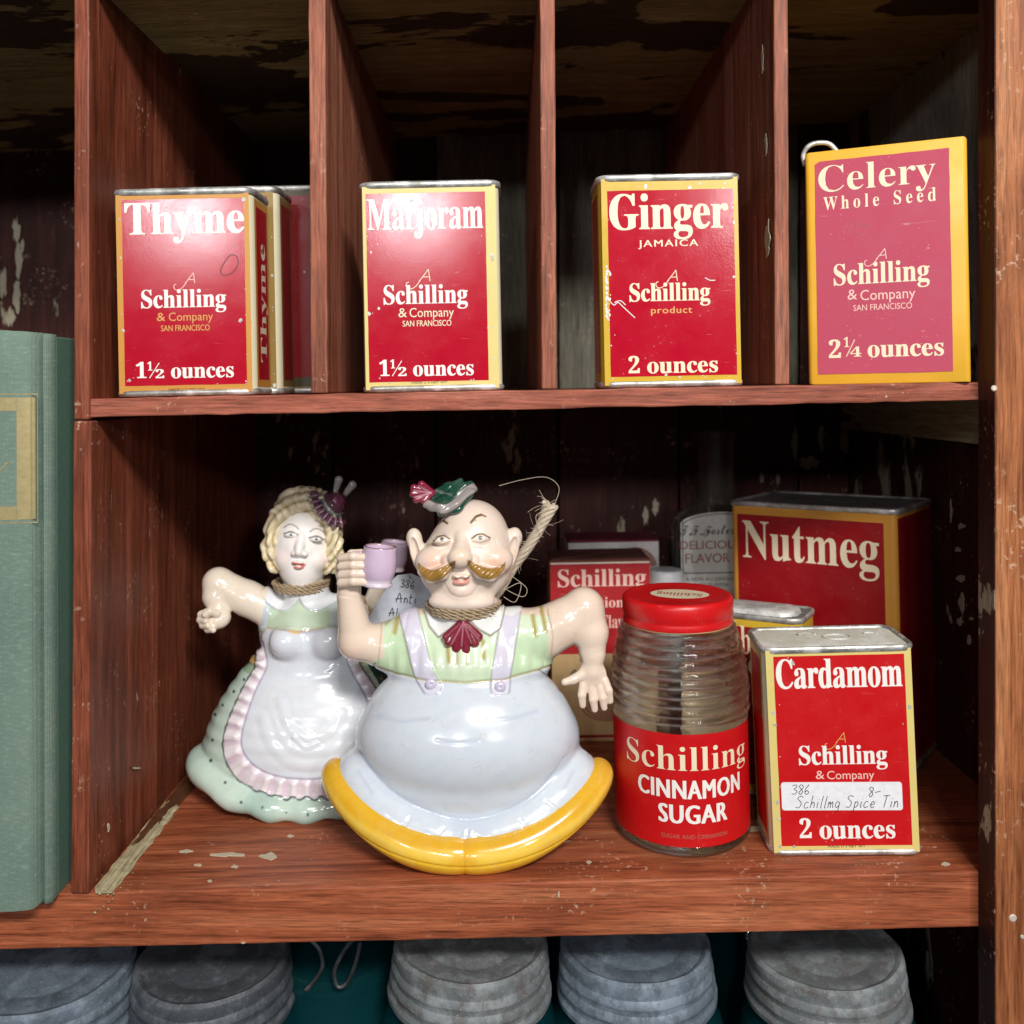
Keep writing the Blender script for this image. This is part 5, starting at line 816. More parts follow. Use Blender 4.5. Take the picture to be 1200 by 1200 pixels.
bpy.context.view_layer.update()
V,f=[],[]
pr=[]
for i in range(7):
    c0=uv(745,668); pts=[(c0[0]+(.012-.001*i)*math.cos(a)*1.1,c0[1]+(.014-.0012*i)*math.sin(a)) for a in np.linspace(.2,3.0,16)]
    V,f=stroke2d(pts,.0009,1); pr.append(([t.fn(a,b,.00012+i*3e-6) for a,b in V],f))
V,f=merge(pr); mesh('printed_picture',V,f,M['brownink'],t.o)
# small round white jar with a ridged cap
x=.0990; b=zlow(x); jt=thing('small_white_jar','small white jar with a finely ridged cap between carton and flavor bottle','jar',(x,.572-D0,b+.0002))
top=-.1105-b
V,f=lathe([(0,0),(.0095,0),(.0102,.002),(.0102,top-.014),(.0092,top-.0125)],40); autosmooth(mesh('body',V,f,M['white_cap'],jt),40)
V,f=lathe([(.0104,top-.0125),(.0106,top-.012)]+[(.0106+(.00025 if k%2 else 0),top-.012+k*.0012) for k in range(9)]+[(.0103,top-.0008),(.0095,top),(0,top)],72); autosmooth(mesh('cap',V,f,M['white_cap'],jt),40)
# ================================================================ flavour bottle
x=.1382; b=zlow(x); Y=.600-D0
bt=thing('flavor_bottle','old clear glass flavoring bottle with long neck and paper label, back row','bottle',(x,Y,b+.0002),(0,R(-1.0),0))
hh=-.0275-b
def ov(prof,fl,n=56):
    V=[];Fc=[]
    for (r,z) in prof:
        k_=fl if r>.0135 else 1-(1-fl)*max(0,(r-.0115)/.002)
        for k in range(n):
            th=2*math.pi*k/n; c,s=math.cos(th),math.sin(th); V.append((r*np.sign(c)*abs(c)**.7,r*k_*np.sign(s)*abs(s)**.7,z) if r>.0125 else (r*c,r*s,z))
    for j in range(len(prof)-1):
        for k in range(n): a=j*n+k;q=j*n+(k+1)%n; Fc.append((a,q,q+n,a+n))
    return V,Fc
body=[(0,0),(.026,0),(.029,.003),(.0292,hh-.068),(.0285,hh-.060),(.024,hh-.052),(.016,hh-.047),(.0120,hh-.043),(.0112,hh-.03),(.0112,hh-.006),(.0128,hh-.005),(.0128,hh-.0005),(.0110,hh),(.0082,hh),(.0082,hh-.04),(.0135,hh-.049),(.0245,hh-.060),(.0262,hh-.07),(.0262,.006),(.02,.005),(0,.005)]
autosmooth(mesh('bottle_body',*ov(body,.55),M['glassold'],bt),50)
yl=-.029*.55
bf=lambda x_,z_,l:(x_,yl-.0008-l,z_)
def ub(px,py): 
    D=.600+yl; return (px-CX)*D/F-x, -(py-CY)*D/F-b
a=ub(791,602);c_=ub(792,724)
pr=[];W=.0262;zt=ub(830,600)[1];zs=ub(790,614)[1];zbm=ub(800,730)[1]
pl=[(-W,zbm),(W,zbm),(W,zs)]+[(W*math.cos(a_),zs+(zt-zs)*math.sin(a_)) for a_ in np.linspace(.1,3.04,20)]+[(-W,zs)]
n=len(pl); V=[bf(a_,c2,.0002) for a_,c2 in pl]+[bf(a_,c2,-.0004) for a_,c2 in pl]; mesh('paper_label',V,[tuple(range(n))]+[(k,n+k,n+(k+1)%n,(k+1)%n) for k in range(n)],M['labelold'],bt)
def lb(s,x0,x1,yb,yt,mat,font='sans',**k):
    a=ub(x0,yb);q=ub(x1,yb);c=ub(x0,yt); letter(bt,s,bf,a[0],q[0],a[1],c[1],mat,font,lift=.0003,**k)
lb('T.F.Foster',800,880,626,612,M['ink'],'script') if False else None
lb('T',800,810,627,613,M['ink'],'script');lb('.',811,813,627,612,M['ink'],'serif'); lb('F',813,823,627,613,M['ink'],'script');lb('.',824,826,627,612,M['ink'],'serif'); lb('F',827,838,628,614,M['ink'],'script'); lb('oster',837,864,626,612,M['ink'],'script')
lb('DELICIOUS',800,872,643,633,M['brownink'],bold=.012); lb('FLAVOR',806,858,659,648,M['brownink'],bold=.012); lb('A NON ALCOHOLIC',806,864,680,676,M['ink']); lb('FOOD FLAVOR',812,856,687,683,M['ink'])
for q,(yy,ww) in enumerate(((671,.0006),)):
    a=ub(795,yy); V,f=stroke2d([(-W+.001,a[1]),(W-.001,a[1])],ww); mesh('label_line',[bf(p_,r_,.00032) for p_,r_ in V],f,M['ink'],bt)
V,f=stroke2d([(-W+.0012,zbm+.001),(-W+.0012,zs-.001)]+[((W-.0012)*math.cos(a_),zs-.0012+(zt-zs)*math.sin(a_)) for a_ in np.linspace(3.0,.15,14)]+[(W-.0012,zbm)],.0005); mesh('label_line',[bf(p_,r_,.00031) for p_,r_ in V],f,M['ink'],bt)
# ================================================================ cinnamon sugar jar
x=.0829; b=zlow(x)+.0002; jar=thing('cinnamon_sugar_jar','ribbed clear glass jar with red screw cap and red cinnamon sugar label','jar',(x,.0452,b),(0,R(-1.3),0))
sj=.4045/F; r0=.0308; capz=.1085; nz=capz-.0125
zr=lambda py: -(py-CY)*sj-b
prof=[(0,.0022),(.020,.0018),(.024,.0),(.0275,.0002),(.0298,.0012),(r0,.0030),(.0306,.0046),(.0302,.0050)]
prof+=[(.0302,zr(862)+.001),(.0306,zr(862)+.0022),(r0+.0003,zr(860)+.0035)]
z0=zr(860)+.004; z1=nz-.001
rib=[]; nr=9
for i in range(nr*6+1):
    t_=i/(nr*6); env=r0+.0004-(r0-.0256)*(t_**2.5); rib.append((env+.0012*abs(math.cos(math.pi*i/6))**.6-.0007,z0+(z1-z0)*t_))
prof+=rib+[(.0245,nz),(.0232,nz+.002),(.0232,capz-.003),(.0222,capz-.002),(.0212,capz-.003),(.0212,nz),(.0236,nz-.002)]
prof+=[(r-.0024,z) for r,z in rib[::-1]][1:]+[(.0282,z0-.004),(.0280,.006),(.024,.0045),(0,.004)]
wj=lambda th,z: .00018*math.sin(3*th+z*400)+.00012*math.sin(7*th-z*900)
V,f=lathe(prof,96,wj); autosmooth(mesh('glass_body',V,f,M['glass'],jar),60)
rl=.03045
cyl=lambda x_,z_,l:( (rl+l)*math.sin(x_/rl), -(rl+l)*math.cos(x_/rl), z_)
za,zb_=.0054,zr(861)
V=[];Fc=[];n=90
for k in range(n+1):
    a_=-math.pi*.93+2*math.pi*.93*k/n; 
    for z in (za,zb_): V.append(((rl+.00025)*math.sin(a_),-(rl+.00025)*math.cos(a_),z+(rng.random()-.5)*.0002))
for k in range(n): Fc.append((2*k,2*k+2,2*k+3,2*k+1))
autosmooth(mesh('paper_label',V,Fc,M['red2'],jar),60)
V=[];Fc=[]
for k in range(n+1):
    a_=-math.pi*.93+2*math.pi*.93*k/n
    for z in (za+.0004,zb_-.0004): V.append(((rl+.00012)*math.sin(a_),-(rl+.00012)*math.cos(a_),z))
for k in range(n): Fc.append((2*k,2*k+2,2*k+3,2*k+1))
autosmooth(mesh('label_backing',V,Fc,M['ivory'],jar),60)
def lj(s,x0,x1,yb,yt,mat,font='serif',**k):
    D=.0452+D0-rl
    def inv(px,py):
        # intersect the view ray with the label cylinder
        dx=(px-CX)/F; ox,oy=-x,-(D0+.0452); A=dx*dx+1;B=2*(ox*dx+oy);C=ox*ox+oy*oy-rl*rl; tt=(-B-math.sqrt(max(B*B-4*A*C,0)))/(2*A)
        hx,hy=ox+dx*tt,oy+tt; return math.atan2(hx,-hy)*rl, -(py-CY)/F*tt-b
    a=inv(x0,yb);q=inv(x1,yb);mid=inv((x0+x1)/2,yb); c=inv((x0+x1)/2,yt)
    letter(jar,s,cyl,a[0],q[0],mid[1],c[1],mat,font,lift=.0004,**k)
lj('Schilling',738,874,903,875,M['ivory'],bold=-.004); lj('CINNAMON',751,867,936,914,M['white'],'sans',bold=.045,spacing=.10); lj('SUGAR',774,852,965,943,M['white'],'sans',bold=.045,spacing=.10)
lj('SUGAR AND CINNAMON',776,852,983,978,M['brownink'],'sans')
cz=capz
V,f=lathe([(.0245,nz+.0006),(.0250,nz+.0003),(.0253,nz+.0012),(.0248,nz+.0028),(.0247,nz+.0036),(.0253,nz+.0046),(.0254,nz+.0102),(.0249,nz+.0117),(.0238,nz+.0124),(.0222,nz+.0120),(.0150,nz+.0121),(0,nz+.0121)],144,lambda th,z:(.00014*math.sin(72*th) if nz+.004<z<nz+.0105 else 0)); autosmooth(mesh('screw_cap',V,f,M['redcap'],jar),50)
V,f=lathe([(.0243,nz+.0002),(.0247,nz-.0003),(.0247,nz+.0006)],64); autosmooth(mesh('cap_lip',V,f,M['tan'],jar),50)
pl=[(.0135*math.cos(a_),.0095*math.sin(a_)) for a_ in np.linspace(0,2*math.pi,32)[:-1]]; ca,sa=math.cos(R(-18)),math.sin(R(-18))
tf=lambda x_,y_,l:(x_*ca-y_*sa+.001,x_*sa+y_*ca-.001,nz+.0122+l)
mesh('oval_sticker',[tf(a_,c,.0001) for a_,c in pl],[tuple(range(len(pl)))],M['ivory'],jar)
letter(jar,'Schilling',tf,.0105,-.0105,.0018,-.0040,M['brownink'],lift=.0002)
# ================================================================ the porcelain figures
class Fig:
    """works in its own units: x right, y to the back, z up from the shelf; px() and at() only convert photo measurements"""
    def __init__(s,D,u,px0): s.D,s.u=D,u; s.X=(px0-CX)*D/F; s.Z=zlow(s.X)
    def at(s,px,py,y=0):
        D=s.D+y*s.u; return (((px-CX)*D/F-s.X)/s.u, y, (-(py-CY)*D/F-s.Z)/s.u)
    def px(s,V):
        D=s.D+V[:,1]*s.u; return CX+F*(s.X+V[:,0]*s.u)/D, CY-F*(s.Z+V[:,2]*s.u)/D
def fin(f,name,V,Q,C,parent,mat,fig,off=(0,0,0)):
    return mesh(name,(V-np.array(off))*fig.u,Q,mat,parent,True,np.clip(C,0,1))
def disp(V,Q,amt):
    N=normals(V,Q); return V+N*amt[:,None]
SKIN=(.84,.67,.54); PANTS=(.66,.71,.77); PANTSD=(.40,.47,.62); GREEN=(.60,.76,.50); WHITE_=(.86,.86,.84); LAV=(.66,.62,.76); LINE=(.10,.10,.10); BRN=(.28,.15,.03); YEL=(.95,.54,.02); YELL=(.90,.66,.12)
# ---- man
mn=Fig(.431,.0003918,548)
man=thing('man_figurine','glazed porcelain figurine of a stout mustached man in pale blue trousers, raising a pink mug','figurine',(mn.X,.431-D0,mn.Z+.0003))
B=Field((-178,-98,-2),(182,72,352),1.25)
A=mn.at
B.ell((0,0,118),(131,82,80),4); B.ell((0,4,150),(112,68,62),14)
B.ell((0,4,72),(138,74,46),8)                                # seat of the trousers
def rim(t,lift=60,rx=153,ry=78): 
    s_=abs(math.sin(t)); return (rx*math.sin(t),-ry*math.cos(t),17+lift*s_**2.2)
for sg in (-1,1):   # trouser legs spread down onto the shoes
    tt=np.linspace(.05,1.52,12)
    B.chain([tuple(np.array(rim(sg*q))*np.array([.86,.82,1])+np.array([0,0,12-8*math.sin(q)])) for q in tt],[15]*len(tt),20)
B.ell((0,6,34),(112,56,28),8)
B.ell((0,6,205),(100,54,40),10); B.cone((-58,5,232),(58,5,232),33,33,12); B.cone((0,2,230),(0,0,272),40,33,8)
# arms
eL=A(418,752,-8); wL=A(409,700,-14); hL=A(410,670,-16)
B.cone((-70,4,228),(-92,2,222),31,29,8); B.cone((-84,2,220),eL,24,21,6); B.cone(eL,wL,21,14,5); B.cone(wL,hL,13,15,3); B.ell(A(411,668,-16),(18,15,20),3)
for i,(py,x1) in enumerate(((654,427),(664,430),(674,430),(683,427))):
    B.chain([A(400,py+1,-29),A(414,py-1,-37),A(x1,py,-34)],[5.4,5.4,4.4],1.6)
B.chain([A(404,660,-20),A(412,650,-22),A(424,648,-18)],[5.5,5,4],2)
eR=A(684,713,0); wR=A(695,768,-8)
B.cone((62,4,232),(90,2,238),31,29,8); B.cone((84,2,236),(112,0,250),28,26,8); B.cone((112,0,250),eR,26,22.5,8); B.cone(eR,A(692,742,-4),23,20.5,6); B.cone(A(692,742,-4),A(694,764,-7),20,15,5); B.cone(A(694,764,-7),wR,15,13,4); B.cone(wR,A(694,786,-10),12.5,11.5,4)
B.ell(A(694,792,-10),(17,9,17),4)
B.chain([A(684,790,-12),A(672,797,-15),A(662,800,-17)],[6.5,5.2,4.2],2)
for a,b,c in (((684,802),(682,815),(683,827)),((693,804),(695,820),(697,832)),((702,804),(706,818),(708,830)),((708,798),(713,810),(715,822))):
    B.chain([A(*a,-12),A(*b,-15),A(*c,-13)],[5.6,5.0,3.9],1.2)
V,Q=B.mesh(); px,py=mn.px(V); fr=(V[:,1]<14).astype(float)
# collar, straps, seams: real relief along the normals
strapL=[(478,716),(489,760),(497,790),(506,806)]; strapR=[(600,712),(594,750),(587,790),(586,808)]
dL,_=dseg(px,py,strapL); dR,_=dseg(px,py,strapR); strap=np.minimum(dL,dR)
colL=[(497,706),(496,714),(503,735),(514,748),(528,738),(543,722),(540,708),(520,703)]; colR=[(545,722),(560,738),(574,746),(586,738),(592,716),(588,700),(566,703),(546,708)]
cL,cR=sdp(px,py,colL)[0],sdp(px,py,colR)[0]; col=np.minimum(cL,cR)
backcol=sdp(px,py,[(585,700),(598,703),(612,716),(600,724),(590,722)])[0]
waistline=[(400,800),(440,782),(462,790),(500,798),(545,801),(590,797),(632,786),(655,778),(690,800)]
belly=sdp(px,py,catmull([(548,962),(480,942),(436,905),(415,858),(420,815),(438,780),(548,760),(648,778),(666,815),(672,858),(655,900),(612,942)],6,True))[0]
shoe_up=catmull([(380,893),(398,898),(410,925),(438,958),(480,985),(525,1000),(546,997),(552,992),(565,1000),(605,992),(650,962),(680,925),(690,897),(716,880)],6)
dsh,_=dseg(px,py,shoe_up)
amt=np.zeros(len(V)); f_=fr*(np.abs(V[:,0])<120)
amt+=1.8*st(strap-11.5,3)*f_*(py<815)*(py>712); amt+=2.6*st(col,2.5)*f_*(V[:,2]>200)
wl,_=dseg(px,py,waistline); amt-=1.6*st(wl-1.2,2.5)*(np.abs(V[:,0])<118)
amt-=2.2*st(np.abs(belly)-1.0,6)*(V[:,2]<110)*fr
# cloth folds: shallow wrinkles at waistband, pockets and crotch
for q in ([(442,838),(470,845),(500,842)],[(572,845),(600,842),(632,832)],[(512,868),(535,872),(560,869)]):
    d,_=dseg(px,py,catmull(q,5)); amt-=.7*st(d-1,6)*fr
for q in ([(548,975),(546,1000)],[(540,978),(528,992)],[(556,978),(570,990)],[(520,972),(508,985)],[(480,960),(470,975)],[(610,962),(622,975)],[(640,940),(655,950)]):
    d,_=dseg(px,py,q); amt-=1.1*st(d-1,5)*fr
gather=np.sin(px*.42)*st(np.abs(py-775)-14,18)*(V[:,2]>170)*fr*(np.abs(V[:,0])<90); amt+=.7*gather
for q in ([(467,722),(462,745)],[(478,722),(474,742)],[(632,716),(636,738)],[(624,720),(626,745)],[(641,720),(645,735)]):
    d,_=dseg(px,py,q); amt-=1.4*st(d-.8,4)*fr
# finger lines and wrist crease
for q in ([(396,659),(428,659)],[(396,669),(430,669)],[(398,679),(430,679)],[(394,698),(420,702)]):
    d,_=dseg(px,py,q); amt-=.8*st(d-.5,2)*(px<436)
V=disp(V,Q,amt); px2,py2=px,py
C=np.tile(PANTS,(len(V),1)).astype(float)
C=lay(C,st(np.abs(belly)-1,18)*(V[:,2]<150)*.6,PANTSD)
nz_=np.sin(px*.13+np.sin(py*.09)*2)*np.sin(py*.17+px*.05); C=lay(C,np.clip(nz_,0,1)*.16,(.50,.56,.68))
for q in ([(440,840),(470,847),(500,843)],[(572,846),(600,843),(630,834)],[(512,869),(535,873),(560,870)],[(500,975),(520,988)],[(600,972),(625,980)],[(548,975),(546,1000)],[(420,905),(436,930)],[(672,905),(655,935)]): C=ln(C,px,py,q,1.5,(.36,.42,.58),fr,6,.55)
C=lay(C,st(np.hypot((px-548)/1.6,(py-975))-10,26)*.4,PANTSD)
wave=np.interp(px,[p[0] for p in waistline],[p[1] for p in waistline]); up=(py<wave)&(V[:,2]>150)
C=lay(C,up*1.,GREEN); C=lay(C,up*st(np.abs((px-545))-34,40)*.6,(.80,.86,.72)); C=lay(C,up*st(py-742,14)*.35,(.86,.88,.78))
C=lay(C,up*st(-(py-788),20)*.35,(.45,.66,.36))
da,_=dseg(px,py,[(640,740),(684,713),(693,770)]); dh,_=dseg(px,py,[(694,775),(699,836)]); dt,_=dseg(px,py,[(690,790),(664,802)])
skin=((px<449+(py-740)*.06)&(V[:,2]>165)&(belly>4)&(py<784)&(V[:,0]<-88))|((px>643)&(V[:,0]>90)&((da<32)&(py<782)|(dh<23)|(dt<9)))
C=lay(C,skin*1.,SKIN); C=lay(C,(V[:,2]>262)*1.,SKIN)
C=lay(C,skin*st(np.hypot(px-415,py-765)-6,26)*.3,(.85,.50,.36)); C=lay(C,skin*st(np.hypot(px-690,py-705)-6,26)*.22,(.85,.52,.38))
for q,w_ in (([(466,720),(462,742)],4),([(479,726),(475,744)],4),([(470,712),(452,732)],2),([(634,712),(640,740)],4),([(624,722),(628,746)],4),([(644,715),(648,735)],3),([(524,752),(526,776)],4),([(566,752),(567,772)],4),([(536,765),(536,778)],2),([(548,764),(548,780)],2)):
    C=ln(C,px,py,q,w_,(.42,.30,.02),fr*(~skin),4,.95)
C=lay(C,st(strap-10.5,1.5)*f_*(py<815)*(py>705)*(col>0),(.70,.67,.78)); C=lay(C,st(np.abs(strap-11)-.6,1.4)*f_*(py<814)*(py>712)*(col>1)*.75,(.30,.28,.32))
C=lay(C,st(col,1.5)*f_*(V[:,2]>195),(.88,.88,.86)); C=lay(C,st(backcol,1.5)*(V[:,2]>195),(.85,.86,.84))
C=lay(C,st(np.abs(col)-.8,1.4)*f_*(V[:,2]>195)*(py>712)*.85,(.25,.20,.10))
C=lay(C,st(wl-1.0,1.6)*(np.abs(V[:,0])<118)*.8,(.45,.34,.05)); C=ln(C,px,py,[(395,808),(440,778)],1.6,LINE,fr,1.2,.8); C=ln(C,px,py,[(632,786),(652,800)],1.6,LINE,fr,1.2,.8)
C=ln(C,px,py,[(448,722),(446,750),(443,780)],1.2,(.3,.3,.2),fr,1.2,.7); C=ln(C,px,py,[(641,716),(648,745),(646,768)],1.2,(.3,.3,.2),fr,1.2,.7)
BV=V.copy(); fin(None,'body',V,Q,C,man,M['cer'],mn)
# shoes: each a long slipper with a projecting sole
for sg in (-1,1):
    S=Field((-186,-120,-4),(186,34,108),1.2)
    tt=np.linspace(.035,1.50,44)
    S.chain([rim(sg*q) for q in tt],[19.3-2.5*(q/1.5)+1.5*math.exp(-((q-.35)/.3)**2) for q in tt],2)
    S.chain([tuple(np.array(rim(sg*q))*np.array([1.035,1.06,1])-np.array([0,0,9])) for q in tt],[8.2-1.5*(q/1.5) for q in tt],2.2)
    S.ell((sg*26,-68,9),(30,20,9.5),5)
    V,Q=S.mesh(); px,py=mn.px(V)
    keep=.0
    V[:,2]=np.maximum(V[:,2],0.2)
    d=np.abs(V[:,2]-(np.interp(np.abs(V[:,0]),[0,80,120,150],[10,19,32,50])))
    tq=np.arctan2(np.abs(V[:,0])/153,-V[:,1]/78); zc=17+60*np.sin(np.clip(tq,0,1.57))**2.2; rel=(V[:,2]-zc)/16
    brush=.5+.5*np.sin(tq*60+np.sin(rel*3+tq*9)*2)*np.sin(tq*23+1); crease=np.abs(rel+.28-.12*np.sin(tq*5))
    V=disp(V,Q,-1.5*st(crease-.03,.16)-.5*(brush-.5)*st(np.abs(rel),1.2))
    V[:,2]=np.maximum(V[:,2],0.2)
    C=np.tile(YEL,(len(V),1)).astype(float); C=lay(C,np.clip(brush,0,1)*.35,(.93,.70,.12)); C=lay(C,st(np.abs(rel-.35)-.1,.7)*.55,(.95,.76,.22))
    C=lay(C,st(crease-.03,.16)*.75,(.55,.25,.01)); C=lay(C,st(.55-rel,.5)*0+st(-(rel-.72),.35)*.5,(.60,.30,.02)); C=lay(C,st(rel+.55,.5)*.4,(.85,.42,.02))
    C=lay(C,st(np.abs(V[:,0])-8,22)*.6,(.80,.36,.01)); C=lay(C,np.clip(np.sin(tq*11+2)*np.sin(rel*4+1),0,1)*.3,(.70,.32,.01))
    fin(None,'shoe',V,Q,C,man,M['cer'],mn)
def surf(fig,VV,qx,qy,rad=2.5):
    a,b=fig.px(VV); m=(np.hypot(a-qx,b-qy)<rad)&(VV[:,1]<0); return float(VV[m,1].min()) if m.any() else -60.
mnV=BV
# bow tie
by=surf(mn,mnV,543,745)
T_=Field((-38,by-24,180),(42,by+22,262),.7)
k0=A(543,728,by+1)
T_.ell(k0,(5,5,5),1)
for a,b in (((526,753),8),((535,760),8),((546,762),8),((556,754),8),((561,747),7),((523,747),7)):
    T_.chain([k0,A(*a,by-.5)],[3.5,b*.72],1.0)
V,Q=T_.mesh(); px,py=mn.px(V); C=np.tile((.22,.015,.035),(len(V),1)).astype(float)
for a in ((529,756),(541,758),(552,754),(561,750)): C=ln(C,px,py,[(543,730),a],1.4,(.62,.28,.34),1.,1.5,.7)
fin(None,'bow_tie',V,Q,C,man,M['cer'],mn)
for p_ in ((505,803),(586,806)):
    sy=surf(mn,mnV,*p_); S=Field(np.array(A(*p_,sy))-14,np.array(A(*p_,sy))+14,.7); S.ell(A(*p_,sy-.5),(6.5,3.2,6.5),1); S.ell(A(*p_,sy-4),(2,2,2),.6,'s'); V,Q=S.mesh(); fin(None,'button',V,Q,np.tile((.62,.58,.72),(len(V),1)),man,M['cer'],mn)
# ---- man's head
def local(f,c): return lambda px_,py_,y=0:tuple(np.array(f(px_,py_,y))-np.array(c))
hc=A(545,655,0)
H_=Field(np.array(hc)+(-78,-74,-70),np.array(hc)+(78,62,108),.8)
h=lambda px_,py_,y: A(px_,py_,y)
H_.ell(np.array(hc)+(0,0,-8),(55,44,44),4); H_.ell(np.array(hc)+(9,4,24),(42,42,44),22)
H_.ell(h(510,658,-26),(23,19,18),7); H_.ell(h(578,656,-26),(23,19,18),7)
H_.chain([h(541,630,-34),h(540,645,-44),h(539,652,-47)],[6,8,11],5); H_.ell(h(539,654,-51),(13.5,11,11.5),4); H_.ell(h(525,658,-42),(8,8,7),3); H_.ell(h(554,657,-42),(8,8,7),3)

for c_ in ((518,634),(562,632)): H_.ell(h(*c_,-35),(11,6,5.5),3)
H_.ell(h(541,692,-34),(14,12,10),7); H_.ell(h(541,705,-22),(38,22,12),10)
H_.ell(h(540,683,-44),(9,5,3.6),2); H_.ell(h(536,676,-45),(6,5,2.8),1.5); H_.ell(h(545,676,-45),(6,5,2.8),1.5)
for sg,pts in ((-1,[(529,662,-46),(518,672,-48),(505,676,-44),(495,670,-38),(490,662,-33)]),(1,[(551,662,-46),(563,671,-48),(575,674,-44),(586,668,-38),(591,661,-33)])):
    H_.chain([h(*q) for q in pts],[4.5,8,8,5.5,1.8],2)
for sg,c_ in ((-1,(489,646)),(1,(599,645))):
    a=np.array(h(*c_,2)); H_.ell(a,(9,12,25),5,rot=-sg*12); H_.ell(a+(sg*4,0,15),(9,9,11),4)
    H_.ell(a+(sg*2,-10,1),(5,6,16),2,'s',rot=-sg*12)
H_.cone(np.array(hc)+(0,2,-30),np.array(hc)+(0,4,-62),34,31,6)
V,Q=H_.mesh(); px,py=mn.px(V); amt=np.zeros(len(V)); ff=(V[:,1]<-8).astype(float)
must=sdp(px,py,catmull([(532,658),(520,665),(506,669),(494,664),(490,660),(491,670),(500,680),(512,682),(524,674),(533,664)],4,True))[0]
must2=sdp(px,py,catmull([(549,657),(562,664),(576,667),(588,663),(592,659),(590,669),(580,678),(566,679),(556,672),(549,664)],4,True))[0]
mu=np.minimum(must,must2); amt+=np.sin((px+py)*1.0)*.35*st(mu,2)*ff
d,_=dseg(px,py,catmull([(520,684),(528,697),(541,701),(554,697),(562,684)],4)); amt-=.9*st(d-.6,4)*ff
d,_=dseg(px,py,catmull([(531,676),(536,680),(541,678.5),(546,680),(552,675)],3)); amt-=.8*st(d-.4,1.6)*ff
for q in ([(504,640),(512,645),(524,643)],[(556,643),(568,644),(578,638)],[(508,630),(518,626),(528,631)],[(552,629),(562,625),(572,629)],[(500,634),(497,642)],[(580,632),(583,640)],[(505,612),(500,622)]):
    d,_=dseg(px,py,catmull(q,4)); amt-=1.0*st(d-.4,2.4)*ff
V=disp(V,Q,amt)
C=np.tile((.84,.69,.58),(len(V),1)).astype(float)
for c_,r_,col_,a_ in (((510,660),14,(.84,.36,.20),.75),((580,658),14,(.84,.38,.20),.75),((540,652),9,(.88,.55,.24),.6),((541,693),10,(.88,.62,.50),.3),((490,648),10,(.86,.58,.44),.3),((599,650),10,(.86,.58,.44),.3)):
    C=lay(C,st(np.hypot(px-c_[0],py-c_[1])-r_*.5,r_*1.6)*a_,col_)
C=lay(C,st(mu,1.6)*ff,(.36,.19,.035)); C=lay(C,st(mu,1.6)*ff*np.clip(np.sin((px*.8+py*1.3))*.5+.2,0,1)*.6,(.25,.13,.02)); C=lay(C,st(np.abs(mu)-.5,1.3)*ff*(py>662)*.6,(.22,.11,.02))
C=lay(C,st(mu,3)*ff*st(np.abs(px-540)-10,10)*.6,(.10,.06,.03))
C=ln(C,px,py,[(534,682),(541,685),(548,681)],5.5,(.72,.26,.20),ff,2,.85); C=ln(C,px,py,catmull([(531,676),(536,679),(541,677),(546,679),(551,675)],3),1.2,(.45,.12,.10),ff,1,.8)
for (q,w_,col_) in (([(508,635),(513,630),(520,628),(527,632)],1.8,(.13,.08,.04)),([(553,632),(559,627),(566,626),(574,631)],1.8,(.16,.10,.05)),([(508,636),(518,639),(528,635)],.8,(.40,.25,.14)),([(553,635),(563,637),(573,633)],.8,(.40,.25,.14)),
    ([(503,612),(507,607),(512,606)],2.0,(.18,.10,.04)),([(509,606),(517,609),(524,614)],3.0,(.22,.12,.04)),([(552,613),(558,606),(564,604)],3.0,(.18,.10,.04)),([(564,604),(569,606)],2.0,(.22,.12,.04)),([(554,609),(558,611)],.9,(.25,.15,.07)),([(503,615),(506,610)],.9,(.25,.15,.07))):
    C=ln(C,px,py,q,w_,col_,ff,1.0)
for c_ in ((518,632.5),(563,631)): 
    C=lay(C,st(np.hypot((px-c_[0])/2.3,py-c_[1]-.3)-2.1,1.2)*ff*.6,(.88,.88,.86)); C=lay(C,st(np.hypot(px-c_[0],(py-c_[1])*1.15)-2.6,1.2)*ff,(.14,.13,.11))
    C=lay(C,st(np.hypot(px-c_[0],py-c_[1])-1.0,.9)*ff,(.04,.04,.04))
fin(None,'head',V,Q,C,man,M['bisque'],mn)
# little alpine hat with red tassel
K=Field(np.array(h(530,585,0))+(-60,-50,-42),np.array(h(530,585,0))+(52,48,48),.8)
K.chain([h(504,597,-12),h(520,602,-22),h(535,598,-20),h(552,583,-8)],[7,8,8,6],4); K.chain([h(508,590,4),h(530,590,6),h(550,578,6)],[9,14,10],6); K.chain([h(510,586,-2),h(528,578,-4),h(540,571,0)],[6,8,5],4)
V,Q=K.mesh(); px,py=mn.px(V)
d1,_=dseg(px,py,catmull([(500,596),(520,602),(534,596),(545,584),(556,577)],4)); amt=-1.4*st(np.abs(d1-7)-.6,2.2)+.8*np.sin(px*.35+py*.5); d2,_=dseg(px,py,[(512,580),(530,585)]); amt-=1.2*st(d2-.5,3)
V=disp(V,Q,amt); C=np.tile((.012,.07,.045),(len(V),1)).astype(float); C=lay(C,st(d1-5.2,1.6),(.36,.32,.31)); C=lay(C,st(np.abs(d1-6)-.5,1.4)*.9,(.03,.06,.05)); C=lay(C,st(d2-1,3)*.6,(.30,.33,.32)); C=lay(C,((px<512)&(py<592))*.0,(1,1,1))
V[:,2]+=4.5; V[:,0]-=1; fin(None,'hat',V,Q,C,man,M['cer'],mn)
K=Field(np.array(h(494,583,0))+(-24,-24,-22),np.array(h(494,583,0))+(26,24,22),.7)
for q in ((486,577),(485,584),(489,591),(495,573),(498,592)): K.chain([h(507,583,-8),h(*q,-12)],[4.2,4.4],1.2)
V,Q=K.mesh(); px,py=mn.px(V); C=np.tile((.24,.02,.05),(len(V),1)).astype(float)
